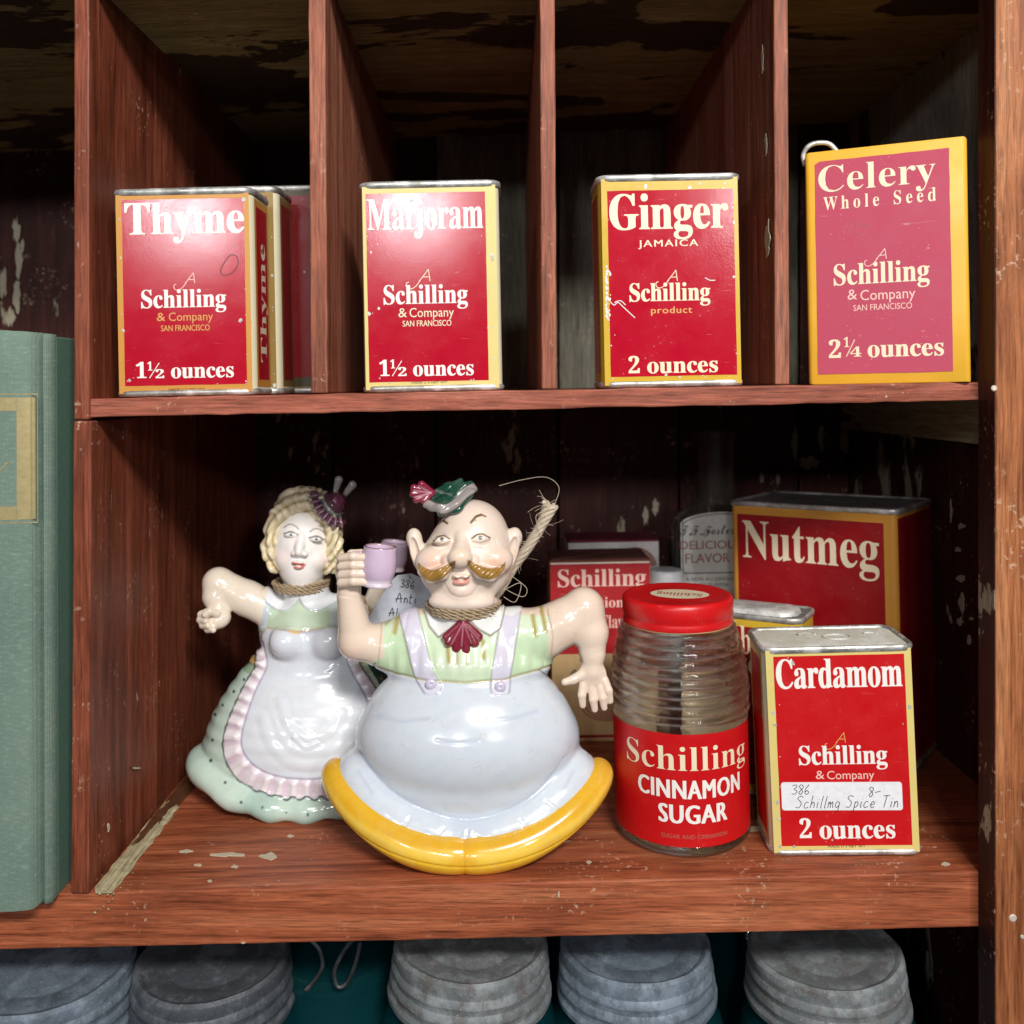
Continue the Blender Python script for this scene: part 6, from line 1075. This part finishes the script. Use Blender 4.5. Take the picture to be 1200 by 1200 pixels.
for q in ((486,580),(487,588),(492,575)): C=ln(C,px,py,[(506,583),q],1.2,(.72,.40,.46),1.,1.4,.8)
V[:,2]+=4.5; V[:,0]-=1; fin(None,'tassel',V,Q,C,man,M['cer'],mn)
# mug, lathe with a handle
def mug(fig,parent,cpx,cpy,y,r,hgt,col_,tilt):
    c=np.array(fig.at(cpx,cpy,y))*fig.u; r*=fig.u; hgt*=fig.u
    pf=[(0,-.5),(.80,-.5),(.86,-.47),(.84,-.42),(.76,-.38),(.90,-.28),(1.0,-.05),(.99,.15),(.93,.36),(.92,.46),(.90,.5),(.84,.5),(.82,.44),(.86,.2),(.8,-.2),(0,-.3)]
    V,f=lathe([(a*r,b*hgt) for a,b in pf],48); V=np.array(V); hf=[(-1.0*r,.28*hgt),(-1.5*r,.22*hgt),(-1.7*r,-.05*hgt),(-1.4*r,-.28*hgt),(-.92*r,-.26*hgt)]
    V2,f2=tube([(a,0,b) for a,b in catmull(hf,5)],.16*r,8); n=len(V); V=np.concatenate([V,np.array([tuple(v) for v in V2])]); f=list(f)+[tuple(i+n for i in g) for g in f2]
    ca,sa=math.cos(R(tilt)),math.sin(R(tilt)); zl=V[:,2].copy(); V=np.stack([V[:,0]*ca+V[:,2]*sa,V[:,1],-V[:,0]*sa+V[:,2]*ca],1)+c
    C=np.tile(col_,(len(V),1)).astype(float); C=lay(C,(np.abs(zl-.5*hgt)<.02*hgt)*.9,(.20,.10,.08)); C=lay(C,(zl<-.36*hgt)*.6,(.82,.74,.80))
    o=mesh('mug',V,f,M['cer'],parent,True,C); return o
mug(mn,man,444,664,-26,20,46,(.66,.50,.66),4)
# twine round his neck, frayed end sticking up at the right
def twist(path,rad,strands,r,turns,n=5,flare=None):
    pr=[]; p=catmull(path,8); m=len(p)
    for s_ in range(strands):
        pts=[]
        for i,q in enumerate(p):
            t=i/(m-1); a=2*math.pi*(s_/strands+turns*t); rr=rad*(1+(flare or 0)*max(0,t-.75)*4)
            tg=Vector(p[min(i+1,m-1)]-p[max(i-1,0)]).normalized(); ux=tg.cross(Vector((.1,1,.05))).normalized(); uy=tg.cross(ux)
            pts.append(Vector(q)+ux*rr*math.cos(a)+uy*rr*math.sin(a))
        pr.append(tube(pts,r,n))
    return merge(pr)
def fuzz(path,cnt,ln_,r,seed=0):
    q=np.random.default_rng(seed); p=catmull(path,8); pr=[]
    for i in range(cnt):
        c=p[q.integers(len(p))]; d=q.normal(size=3); d/=np.linalg.norm(d); e=q.normal(size=3)*.5; L=ln_*(.3+q.random())
        pr.append(tube(catmull([c,c+d*L*.4,c+d*L*.7+e*L*.3,c+d*L*.8+e*L*.7],4),r,3))
    return merge(pr)
uu=mn.u
def ring(c,rx,ry,n=26,dz=0,tilt=0): return [(c[0]+rx*math.cos(a),c[1]+ry*math.sin(a),c[2]+dz+tilt*math.cos(a)) for a in np.linspace(-math.pi/2,1.5*math.pi,n)]
nc=np.array(A(543,714,0))*uu
for k in range(3):
    V,f=twist(ring(nc,.0152+.0006*k,.0150+.0004*k,26,-.0006+.0016*k,.0003*(k-1)),.00065,3,.00055,9); autosmooth(mesh('twine',V,f,M['twine'],man),60)
pp=[tuple(np.array(A(*q))*uu) for q in ((570,712,30),(586,690,42),(602,664,36),(617,644,28),(630,624,22),(639,606,18),(645,592,16))]
V,f=twist(pp,.0016,6,.0011,2.2,6,.9); autosmooth(mesh('twine_end',V,f,M['twine2'],man),60)
V,f=fuzz(ring(nc,.0158,.0155,26,.001),70,.004,.00006,8); tag(mesh('loose_fiber',V,f,M['twine'],man),kind='stuff')
V,f=fuzz(pp[2:],80,.007,.00007,4); tag(mesh('loose_fiber',V,f,M['twine2'],man),kind='stuff')
pr=[]
for q in ([(650,592,12),(655,572,14),(640,560,16),(612,563,18),(585,570,18)],[(600,676,22),(617,690,20),(612,700,18),(590,690,20)],[(588,694,10),(610,684,12),(604,706,8),(590,700,6)],[(640,600,12),(628,606,10),(634,628,12)]):
    pr.append(tube(catmull([np.array(A(*a))*uu for a in q],6),.00013,4))
V,f=merge(pr); tag(mesh('loose_fiber',V,f,M['twine2'],man),kind='stuff')
# ---- lady
ld=Fig(.486,.0004418,366)
lady=thing('lady_figurine','glazed porcelain figurine of a blonde lady in green dotted dress and white ruffled apron','figurine',(ld.X,.486-D0,ld.Z+.0003))
A=ld.at
B=Field((-150,-96,-2),(150,60,300),1.25)
for i in range(9):   # bell skirt
    t=i/8; z=28+122*t; rx=float(np.interp(z,[28,45,61,85,105,131,153],[131,129,125,117,106,88,66])); B.ell((0,2,z),(rx,min(78,rx*.64),24),14)
def hem(t,k=1): s_=abs(math.sin(t)); return (138*k*math.sin(t),-83*k*math.cos(t),9+30*s_**2)
tt=np.linspace(-1.6,1.6,26); B.chain([hem(q,.95) for q in tt],[8]*26,14)
B.cone((0,2,140),(0,2,175),44,50,10); B.cone((-20,2,150),(20,2,150),42,42,8); B.ell((-2,2,186),(60,42,36),8); B.ell(A(336,753,-40),(18,16,17),8); B.ell(A(386,753,-40),(18,16,17),8)
B.cone((-40,4,206),(36,4,206),20,20,8); B.cone((-4,2,205),(-8,0,238),26,24,6)
eL=A(256,684,0); B.cone(A(318,716,2),A(290,702,0),21,20,6); B.cone(A(290,702,0),eL,20,17.5,5); B.cone(eL,A(253,700,-6),17.5,15,5); B.cone(A(253,700,-6),A(260,724,-14),15,10.5,3)
B.ell(A(254,728,-16),(13,11,10),3)
for i,(a,b) in enumerate((((246,717),(236,721)),((245,723),(235,727)),((247,729),(238,733)),((252,734),(244,738)))):
    B.chain([A(*a,-20),A(*b,-24),A(b[0]+6,b[1]+1,-30)],[5,4.6,3.6],1.2)
B.chain([A(254,720,-24),A(246,717,-30),A(240,721,-32)],[4.6,4.2,3.6],1)
eR=A(424,752,6); B.cone((40,4,205),eR,19,16,6); B.cone(eR,A(446,680,-2),15,10,4); B.ell(A(449,668,-2),(13,11,15),3)
V,Q=B.mesh(); px,py=ld.px(V); fr=(V[:,1]<6).astype(float); amt=np.zeros(len(V))
apron=catmull([(308,742),(330,738),(360,742),(392,736),(400,742),(404,765),(414,790),(428,815),(440,850),(436,882),(412,905),(374,914),(330,912),(300,900),(284,880),(284,855),(298,812),(312,782),(310,762)],5,True)
ap,arc=sdp(px,py,apron); fa=fr
rw=np.interp(py,[735,780,860,910],[7,11,19,23]); ruf=(ap>-1)&(ap<rw+1); rr_=np.clip((ap+1)/6,0,1)*np.clip((rw+2-ap)/4,0,1)
low=np.clip((py-735)/40,0.35,1)
amt+=fa*rr_*(2.4+1.9*np.sin(arc*.42))*low*(py>735); amt+=fa*1.5*st(ap,3)*(py>735)
amt-=fa*1.6*st(np.abs(ap)-.8,3)*(py>752)
for q,w_ in ((catmull([(330,822),(337,848),(352,865),(370,868),(390,855),(400,835)],5),9),(catmull([(308,842),(318,872),(338,892),(366,898),(398,890),(418,870)],5),10),(catmull([(345,865),(358,876),(372,872)],4),5),([(385,786),(392,780)],3)):
    d,_=dseg(px,py,q); amt+=fa*(.9*st(d-1,w_*1.3)-.5*st(np.abs(d-w_*.9)-1,w_*.9))
ang=np.arctan2(V[:,0],-V[:,1]); sk=np.clip((80-V[:,2])/60,0,1)*(ap>20); amt+=sk*2.0*np.sin(ang*13)*np.clip((60-V[:,2])/50,0,1)
waist=[(296,772),(305,780),(312,784)]; d,_=dseg(px,py,[(290,770),(306,779),(400,779),(430,772)]); amt+=1.8*st(d-5,3)*(ap>2)*(np.abs(V[:,0])<70)
coll=np.minimum(sdp(px,py,catmull([(306,694),(312,706),(322,714),(334,717),(346,709),(351,697),(346,684),(322,684)],4,True))[0],sdp(px,py,catmull([(351,697),(357,712),(371,717),(388,710),(400,700),(396,684),(362,684)],4,True))[0])
amt+=2.2*st(coll,2.5)*fr*(V[:,2]>190)
for q in ([(245,719),(233,724)],[(246,726),(234,730)],[(250,731),(240,736)],[(248,714),(262,716)],[(256,700),(268,688)]):
    d,_=dseg(px,py,q); amt-=.8*st(d-.4,2)*(px<275)
V=disp(V,Q,amt)
G2=(.52,.68,.58)
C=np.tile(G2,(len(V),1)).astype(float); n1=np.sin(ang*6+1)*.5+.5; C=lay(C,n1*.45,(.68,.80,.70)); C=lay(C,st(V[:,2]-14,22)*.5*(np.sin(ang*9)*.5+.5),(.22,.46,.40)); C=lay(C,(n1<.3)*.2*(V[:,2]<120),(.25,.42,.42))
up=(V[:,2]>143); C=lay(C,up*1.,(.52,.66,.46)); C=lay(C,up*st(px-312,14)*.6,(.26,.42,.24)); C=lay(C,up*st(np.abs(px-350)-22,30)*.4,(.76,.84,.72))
for q in ((286,797),(274,811),(261,827),(249,868),(247,892),(264,918),(282,941),(308,947),(335,953),(361,955),(233,850),(296,968),(252,838)):
    C=lay(C,st(np.hypot((px-q[0])*1.15,py-q[1])-1.4-1.0*((q[0]*7)%5)/5,1.2)*fr,(.06,.10,.12))
C=ln(C,px,py,[(290,770),(306,779),(312,782)],8,(.66,.42,.12),(ap>2)*1.,1.5); C=ln(C,px,py,[(400,780),(412,776),(440,772)],8,(.66,.42,.12),(ap>2)*1.,1.5)
C=lay(C,((px>412)&(py>778)&(py<812)&(ap>20))*1.,(.03,.10,.08))
C=ln(C,px,py,[(240,760),(300,772)],0.1,LINE,fr)
C=lay(C,st(ap-rw+1,2)*fa*(py>742)*(V[:,2]<200),(.86,.80,.82)); C=lay(C,st(ap-rw+1,2)*fa*(py>742)*np.clip(np.sin(arc*.42+2.6)*1.2,0,1)*.55,(.66,.48,.62))
C=lay(C,st(np.abs(ap-rw+1.5*np.sin(arc*.42))-1.2,1.3)*fa*(py>745)*.95,(.10,.10,.12))
C=lay(C,st(ap,2)*fa*(py>738),(.72,.76,.82)); C=lay(C,st(np.abs(ap+1)-.5,4)*fa*(py>740)*.75,(.42,.34,.62)); C=lay(C,st(ap+10,10)*fa*(py>800)*.3,(.80,.82,.82))
C=ln(C,px,py,[(306,748),(312,736),(345,742),(360,740),(392,735)],2.6,(.50,.36,.30),fr*(V[:,2]<200),1.5,.8); C=ln(C,px,py,[(340,741),(350,743)],4,(.80,.52,.10),fr,2,.7)
C=ln(C,px,py,[(312,712),(308,735)],9,(.62,.66,.78),fr*(V[:,2]>150),2,.8); C=ln(C,px,py,[(390,712),(392,734)],9,(.66,.70,.80),fr*(V[:,2]>150),2,.6)
C=lay(C,st(coll,1.5)*fr*(V[:,2]>190),(.84,.86,.88)); C=lay(C,st(np.abs(coll)-.6,1.4)*fr*(V[:,2]>190)*.5,(.40,.45,.60))
sk_=((px<309+(715-py)*.22)&(V[:,0]<-45)&(py<750)&(V[:,2]>140))|((px>405)&(V[:,0]>44)&(py<755)&(V[:,2]>140))|(V[:,2]>244); C=lay(C,sk_*1.,(.84,.73,.60))
C=ln(C,px,py,[(240,700),(250,690),(262,676)],.6,(.75,.45,.35),sk_*1.,3,.3)
C=lay(C,sk_*st(np.hypot(px-240,py-728)-4,14)*.3,(.88,.55,.42))
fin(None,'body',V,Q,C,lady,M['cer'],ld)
# lady's head
hc=A(355,642,0)
H_=Field(np.array(hc)+(-62,-56,-66),np.array(hc)+(66,56,76),.75)
h=A
H_.ell(hc,(34,35,47),3); H_.ell(h(354,668,-10),(22,25,28),8); H_.ell(h(352,684,-22),(10,9,8),5); H_.ell(h(335,655,-20),(12,12,12),6); H_.ell(h(372,657,-18),(12,12,12),6)
H_.chain([h(353,630,-31),h(351,642,-36),h(350,648,-39)],[3.2,3.6,4.6],5); H_.ell(h(345,649,-37),(4,4,3.4),2); H_.ell(h(357,650,-37),(4,4,3.4),2)
for c_ in ((341,627),(371,632)): H_.ell(h(*c_,-30),(8,4.5,4),3)

H_.ell(h(349,660,-37),(7,4,2.6),1.5); H_.ell(h(350,665,-36),(5.5,4,2.8),1.5)
H_.cone(np.array(hc)+(2,4,-30),np.array(hc)+(0,5,-60),23,22,6)
V,Q=H_.mesh(); px,py=ld.px(V); ff=(V[:,1]<-6).astype(float); amt=np.zeros(len(V))
for q in ([(342,662),(349,663),(357,664)],[(334,631),(341,632),(348,630)],[(364,635),(371,637),(378,635)],[(334,625),(341,621),(349,626)],[(364,630),(371,626),(379,631)]):
    d,_=dseg(px,py,catmull(q,3)); amt-=.8*st(d-.3,1.6)*ff
V=disp(V,Q,amt); C=np.tile((.92,.88,.84),(len(V),1)).astype(float)
for c_,r_,a_ in (((330,655),11,.42),((378,658),12,.5),((352,682),8,.2),((350,648),5,.2)): C=lay(C,st(np.hypot(px-c_[0],py-c_[1])-r_*.4,r_*1.7)*a_,(.90,.52,.40))
for q,w_,col_ in (([(333,619),(339,615),(346,617),(350,621)],1.3,(.22,.18,.15)),([(363,624),(370,620),(378,623),(382,630)],1.3,(.22,.18,.15)),([(333,626),(341,624),(349,627.5)],2.0,(.14,.13,.14)),([(362,631),(371,629.2),(379,633)],2.0,(.14,.13,.14)),([(334,629),(341,630.5),(348,629)],.5,(.55,.45,.42)),([(364,634),(371,635.5),(378,634)],.5,(.55,.45,.42)),([(353,622),(352,632)],.3,(.7,.6,.56))):
    C=ln(C,px,py,catmull(q,4),w_,col_,ff,1.0,.9)
for c_ in ((341,627),(371,632)): C=lay(C,st(np.hypot((px-c_[0])/2.2,py-c_[1]-.6)-1.7,1.1)*ff*.45,(.80,.82,.85)); C=lay(C,st(np.hypot(px-c_[0],(py-c_[1]-.6)*1.3)-2.0,1.1)*ff,(.22,.25,.28)); C=lay(C,st(np.hypot(px-c_[0],py-c_[1])-.9,.8)*ff,(.03,.03,.04))
C=ln(C,px,py,catmull([(343,661),(349,661.5),(357,663)],3),3.0,(.72,.16,.14),ff,1.6); C=ln(C,px,py,[(346,665.5),(351,667),(355,665.5)],3.0,(.75,.22,.18),ff,1.6); C=ln(C,px,py,[(343,662.5),(350,663),(357,664)],.7,(.40,.06,.06),ff,.8)
C=ln(C,px,py,[(346,651),(347,652)],1.4,(.55,.28,.22),ff,1,.6); C=ln(C,px,py,[(355,652),(356,652)],1.4,(.55,.28,.22),ff,1,.6)
fin(None,'head',V,Q,C,lady,M['bisque'],ld)
# wavy blond hair
K=Field(np.array(hc)+(-68,-50,-62),np.array(hc)+(70,62,84),.75)
K.ell(np.array(hc)+(0,14,14),(44,38,56),3); K.ell(h(356,588,-2),(28,28,16),8)
K.chain([h(345,582,-13),h(328,600,-13),h(320,622,-11),h(317,645,-12),h(322,662,-13)],[10,9.5,9,9.5,8],5); K.chain([h(362,583,-13),h(382,600,-12),h(390,622,-12),h(391,645,-12),h(386,663,-12)],[9,9.5,9,10,8],5)
for q in ((316,650,-18),(324,664,-16),(318,636,-16),(392,652,-14),(386,666,-14),(391,634,-14)): K.ell(h(*q),(9,9,8),2)
K.ell(h(352,640,-34),(30,30,44),3,'s')
V,Q=K.mesh(); px,py=ld.px(V); th=np.arctan2(py-635,px-356); rad=np.hypot(px-356,py-635)
wv=np.sin(rad*.62+3*np.sin(th*2.5)+py*.12+V[:,1]*.12); wv2=np.sin(px*.55+5*np.sin(py*.11)+V[:,1]*.2); amt=1.5*wv+.8*wv2; V=disp(V,Q,amt)
C=np.tile((.78,.66,.42),(len(V),1)).astype(float); C=lay(C,np.clip(-wv-.1,0,1)*.65,(.42,.28,.08)); C=lay(C,np.clip(wv2,0,1)*.4,(.86,.80,.66)); C=lay(C,np.clip(-wv-.75,0,.2)*2.0,(.10,.07,.03))
fin(None,'hair',V,Q,C,lady,M['bisque'],ld)
# small purple ruffled hat with two upright plumes
K=Field(np.array(h(388,598,0))+(-44,-44,-40),np.array(h(388,598,0))+(40,40,44),.75)
cur=catmull([(368,580,-20),(372,594,-26),(381,606,-27),(392,613,-24),(403,612,-14)],6); K.chain([h(*q) for q in cur],[5]*len(cur),2); K.ell(h(390,592,-8),(17,16,15),5); K.ell(h(396,587,-16),(10,9,9),3)
V,Q=K.mesh(); px,py=ld.px(V); d,ar=dseg(px,py,[q[:2] for q in cur]); amt=st(d-7,3)*2.0*np.sin(ar*.9)+.5*np.sin(px*.9)*np.sin(py*.8); V=disp(V,Q,amt)
C=np.tile((.10,.025,.055),(len(V),1)).astype(float); C=lay(C,st(d-7,2)*np.clip(np.sin(ar*.9)*.8+.2,0,1)*.6,(.42,.28,.34)); d2,_=dseg(px,py,[(374,588),(384,600),(398,606)]); C=lay(C,st(np.abs(d-9)-1.6,2)*.7,(.36,.50,.40)); C=lay(C,st(np.hypot(px-396,py-588)-6,4)*.8,(.20,.025,.09))
fin(None,'hat',V,Q,C,lady,M['cer'],ld)
for q in ([(392,580,0),(395,570,2),(397,563,2)],[(402,584,2),(408,575,3),(413,569,3)]):
    K=Field(np.array(h(*q[1]))-22,np.array(h(*q[1]))+22,.7); K.chain([h(*a) for a in q],[2.5,3.5,5],2); V,Q=K.mesh(); fin(None,'plume',V,Q,np.tile((.36,.32,.30),(len(V),1)),lady,M['cer'],ld)
mug(ld,lady,461,652,-6,17,34,(.50,.40,.52),6)
uu=ld.u; nc=np.array(A(353,688,0))*uu
for k in range(3):
    V,f=twist(ring(nc,.0128+.0005*k,.0128+.0004*k,26,-.0005+.0017*k,.0004*(k-1)),.0007,3,.0006,9); autosmooth(mesh('twine',V,f,M['twine'],lady),60)
pp=[tuple(np.array(A(*q))*uu) for q in ((400,694,10),(420,700,0),(432,708,-6),(437,722,-10))]; V,f=twist(pp,.0010,4,.0008,2,5); autosmooth(mesh('twine',V,f,M['twine'],lady),60)
# ================================================================ price tag hanging behind the man
Yt=.452-D0
tg=thing('price_tag','grey-white paper tag with black handwriting, hanging between the two figurines','price tag',(0,0,0))
tf=lambda x_,z_,l:(x_,Yt-l,z_)
pl=[P(q[0],q[1],Yt) for q in ((431,728),(436,716),(458,681),(466,674),(482,672),(500,680),(520,692),(528,716),(500,730),(460,734),(431,736))]
n=len(pl); V=[(a,Yt,c) for a,_,c in pl]+[(a,Yt+.0004,c) for a,_,c in pl]; mesh('card',V,[tuple(range(n))[::-1] if False else tuple(range(n)),tuple(range(n,2*n))[::-1]]+[(k,n+k,n+(k+1)%n,(k+1)%n) for k in range(n)],M['card'],tg)
s_=(D0+Yt)/F
def hw(s,px_,py_,hpx,wd=.0004,slope=0): a=P(px_,py_,Yt); handwrite(tg,s,tf,a[0],a[2],hpx*s_,M['ink'],wd,.0002,.15,slope)
hw('386',469,688,9,slope=-.12); hw('Anti',464,706,12,slope=-.05); hw('Aln',456,722,10,slope=-.03)
pts=[P(480,676,Yt-.0005),P(492,690,Yt+.004),P(512,700,Yt+.004)]; V,f=tube(catmull(pts,6),.0004,5); mesh('string',V,f,M['twine'],tg)
# ================================================================ the green book in the left compartment
bk=thing('green_book','thick worn green cloth book standing upright with gilt framed panel on its spine','book',(-.2175,-.006,zlow(-.2175)),(0,R(-.2),0))
Wb=.0665; Hb=.2325
def spine_y(x): t=x/(Wb/2*.86); return -.0055-.0035*math.sqrt(max(0,1-min(1,abs(t))**2.6))
xs=[-Wb/2,-Wb/2+.0022]+list(np.linspace(-Wb*.43,Wb*.43,25))+[Wb/2-.0022,Wb/2]
prof=[(-Wb/2,.004),(-Wb/2,-.0012),(-Wb/2+.0018,-.0028),(-Wb/2*.885,-.0008)]+[(x,spine_y(x)) for x in np.linspace(-Wb*.425,Wb*.425,25)]+[(Wb/2*.885,-.0008),(Wb/2-.0018,-.0028),(Wb/2,-.0012),(Wb/2,.004)]
zs=[0,.0008,.003]+list(np.linspace(.02,Hb-.02,12))+[Hb-.003,Hb-.0008,Hb]
q=np.random.default_rng(2); V=[];Fc=[]
for k,z in enumerate(zs):
    ins={0:.0012,1:.0003,len(zs)-2:.0004,len(zs)-1:.0014}.get(k,0)
    for x,y in prof: V.append((x*(1-ins*8),y+ins+(q.random()-.5)*.00008,z+(.0012*math.sin(x*90) if k in(0,len(zs)-1) else 0)+(q.random()-.5)*.0002))
m_=len(prof)
for j in range(len(zs)-1):
    for i in range(m_-1): a=j*m_+i; Fc.append((a,a+1,a+1+m_,a+m_))
Fc.append(tuple(range(m_))[::-1]); Fc.append(tuple((len(zs)-1)*m_+i for i in range(m_)))
autosmooth(mesh('spine',V,Fc,M['cloth'],bk),55)
for sx in (-1,1):
    x0,x1=sorted((sx*(Wb/2),sx*(Wb/2-.0034))); box('cover',(x0,.0042,.0004),(x1,.170,Hb-.0006),M['clothedge'],bk,.0008)
box('page_block',(-Wb/2+.0040,.0044,.004),(Wb/2-.0040,.164,Hb-.004),M['pageedge'],bk,.0008)
def sp(x,z,l): return (x,spine_y(x)-l,z)
def ubk(px,py): D=D0-.0155; return (px-CX)*D/F+.2175, -(py-CY)*D/F-zlow(-.2175)
xr,zt=ubk(38,466); _,zb_=ubk(38,610); xi,zti=ubk(19,482); _,zbi=ubk(19,594)
def cbar(name,x0,x1,z0,z1,l=.0002): sheet(name,x0,x1,z0,z1,sp,l,M['gilt'],bk,nx=12,nz=4,rag=.0001)
cbar('gilt_bar',xi,xr,zb_,zt); cbar('gilt_bar',-xr,-xi,zb_,zt); cbar('gilt_bar',-xi+.00005,xi-.00005,zti,zt); cbar('gilt_bar',-xi+.00005,xi-.00005,zb_,zbi)
for (a,b,c,d) in ((xr+.0006,xr+.0010,zb_-.001,zt+.001),(-xr-.0010,-xr-.0006,zb_-.001,zt+.001),(-xr-.001,xr+.001,zt+.0011,zt+.0015),(-xr-.001,xr+.001,zb_-.0015,zb_-.0011)): cbar('gilt_line',a,b,c,d)
a=ubk(-14,556);b=ubk(7,556);c=ubk(0,536); letter(bk,'y',sp,a[0],b[0],a[1],c[1],M['gilt'],lift=.0002,shear=.3)
# ================================================================ jars on the shelf below
def zinc_jar(label,px,Y,z,rl,mat,worn=0,tiltx=0,tilty=0,seed=0,lid=True):
    x=(px-CX)*(D0+Y)/F; fl=-.4019
    o=thing('canning_jar',label,'canning jar',(x,Y,fl),(R(tiltx),R(tilty),R(seed*40)),'teal canning jars on the shelf below')
    H=z-fl; k=rl/.034; q=np.random.default_rng(seed)
    ph=q.random(6)*6
    wob=lambda th,zz: .00035*math.sin(2*th+ph[0])+.0002*math.sin(5*th+ph[1]+zz*200)+.00012*math.sin(13*th+ph[2])
    if lid:
        prof=[(0,H-.0015),(.018*k,H-.0015),(.0196*k,H-.0020),(.0206*k,H-.0020),(.0222*k,H-.0014),(.0300*k,H-.0013),(.0312*k,H-.0005),(.0325*k,H-.0001),(.0340*k,H-.0014),(.0344*k,H-.0035),(.0341*k,H-.0055),(.0341*k,H-.0068),(.0350*k,H-.0085),(.0352*k,H-.0100),(.0346*k,H-.0118),(.0346*k,H-.0130),(.0355*k,H-.0147),(.0357*k,H-.0165),(.0351*k,H-.0182),(.0352*k,H-.0195),(.0365*k,H-.0212),(.0365*k,H-.0232),(.0352*k,H-.0238)]
        V,f=lathe(prof,96,wob); autosmooth(mesh('zinc_lid',V,[g[::-1] for g in f],mat,o),24)
    t=H-.021
    prof=[(0,.002),(.036*k,0),(.0415*k,.004),(.042*k,.012),(.042*k,t-.034),(.041*k,t-.022),(.037*k,t-.010),(.0335*k,t-.005),(.0325*k,t),(.0325*k,t+.012),(.029*k,t+.012),(.029*k,t-.004),(.034*k,t-.012),(.038*k,t-.024),(.0387*k,t-.034),(.0387*k,.008),(.030*k,.006),(0,.006)]
    V,f=lathe(prof,64,lambda th,zz:.0003*math.sin(2*th+ph[3])); autosmooth(mesh('jar_glass',V,f,M['teal'],o),50)
    return o
zinc_jar('canning jar at far left below the shelf, wide flat blue-grey zinc lid',48,.036,-.2570,.0385,M['zinc1'],seed=1,tiltx=2)
zinc_jar('canning jar with dark glossy ribbed zinc lid, second from left below the shelf',256,.044,-.2585,.0345,M['zinc3'],seed=2,tilty=-2)
zinc_jar('canning jar with chalky stained zinc lid, below the man figurine',548,.040,-.2500,.0345,M['zinc2'],seed=3,tilty=-1)
zinc_jar('canning jar with bluish zinc lid, fourth from left below the cinnamon jar',751,.042,-.2540,.0342,M['zinc1'],seed=4,tilty=1)
zinc_jar('canning jar with dull ribbed zinc lid below the cardamom tin, half in shade',985,.046,-.2580,.0345,M['zinc2'],seed=5,tiltx=1,tilty=3)
for i,(px_,Y,z,lb) in enumerate(((395,.066,-.268,'lidless teal glass jar with wire bail loops between the dark and the chalky lids'),(640,.150,-.262,'teal glass jar standing behind, between the chalky and the bluish lids'),(880,.145,-.262,'teal glass jar standing behind, left of the dull ribbed lid'),(160,.15,-.262,'teal glass jar standing behind, at the left below the book'))):
    o=zinc_jar(lb,px_,Y,z,.030,None,seed=10+i,lid=False)
    if i==0:
        for sgn in (-1,1):
            pts=[P(380+sgn*4+dx*(1 if sgn<0 else 1),py,Y-.030) for dx,py in ((-14,1100),(-2,1112),(2,1132),(-8,1150),(-18,1160))] if sgn<0 else [P(404+dx,py,Y-.034) for dx,py in ((10,1100),(-2,1116),(-12,1138),(-8,1156),(4,1150),(14,1124),(18,1104))]
            inv=(Matrix.LocRotScale(o.location,o.rotation_euler,None)).inverted()
            V,f=tube(catmull(pts,6),.0009,6); V=[inv@Vector(v) for v in V]; mesh('wire_bail',V,f,M['wire'],o)
        V,f=lathe([(0,.1330),(.020,.1330),(.028,.131),(.029,.128),(.029,.124)],48); autosmooth(mesh('glass_lid',V,[g[::-1] for g in f],M['teal'],o),50)

# ================================================================ pieces that belong to a part become its sub-parts (reparent)
UNDER={'lettering':('front_panel','paper_label','card','oval_sticker','body'),'small_print':('front_panel',),'pen_scribble':('front_panel',),'pencil_mark':('front_panel',),'price_sticker':('front_panel',),
 'printed_picture':('front_panel','body'),'label_line':('paper_label',),'paint_scratch':('front_panel',),'handwriting':('card',),'gilt_bar':('spine',),'gilt_line':('spine',),'spout_ridge':('lid',),'cap_lip':('screw_cap',),'oval_sticker':('screw_cap',),
 'nail':('stile',),'button':('body',),'bow_tie':('body',),'tassel':('hat',),'plume':('hat',),'lid_dome':('lid',)}
for t in [o for o in bpy.data.objects if o.parent is None and o.type=='EMPTY']:
    kids=list(t.children)
    for k in kids:
        for want in UNDER.get(k.name.split('.')[0],()):
            c=[q for q in kids if q.name.split('.')[0]==want and q is not k and q.parent is t]
            if c: k.parent=c[0]; break
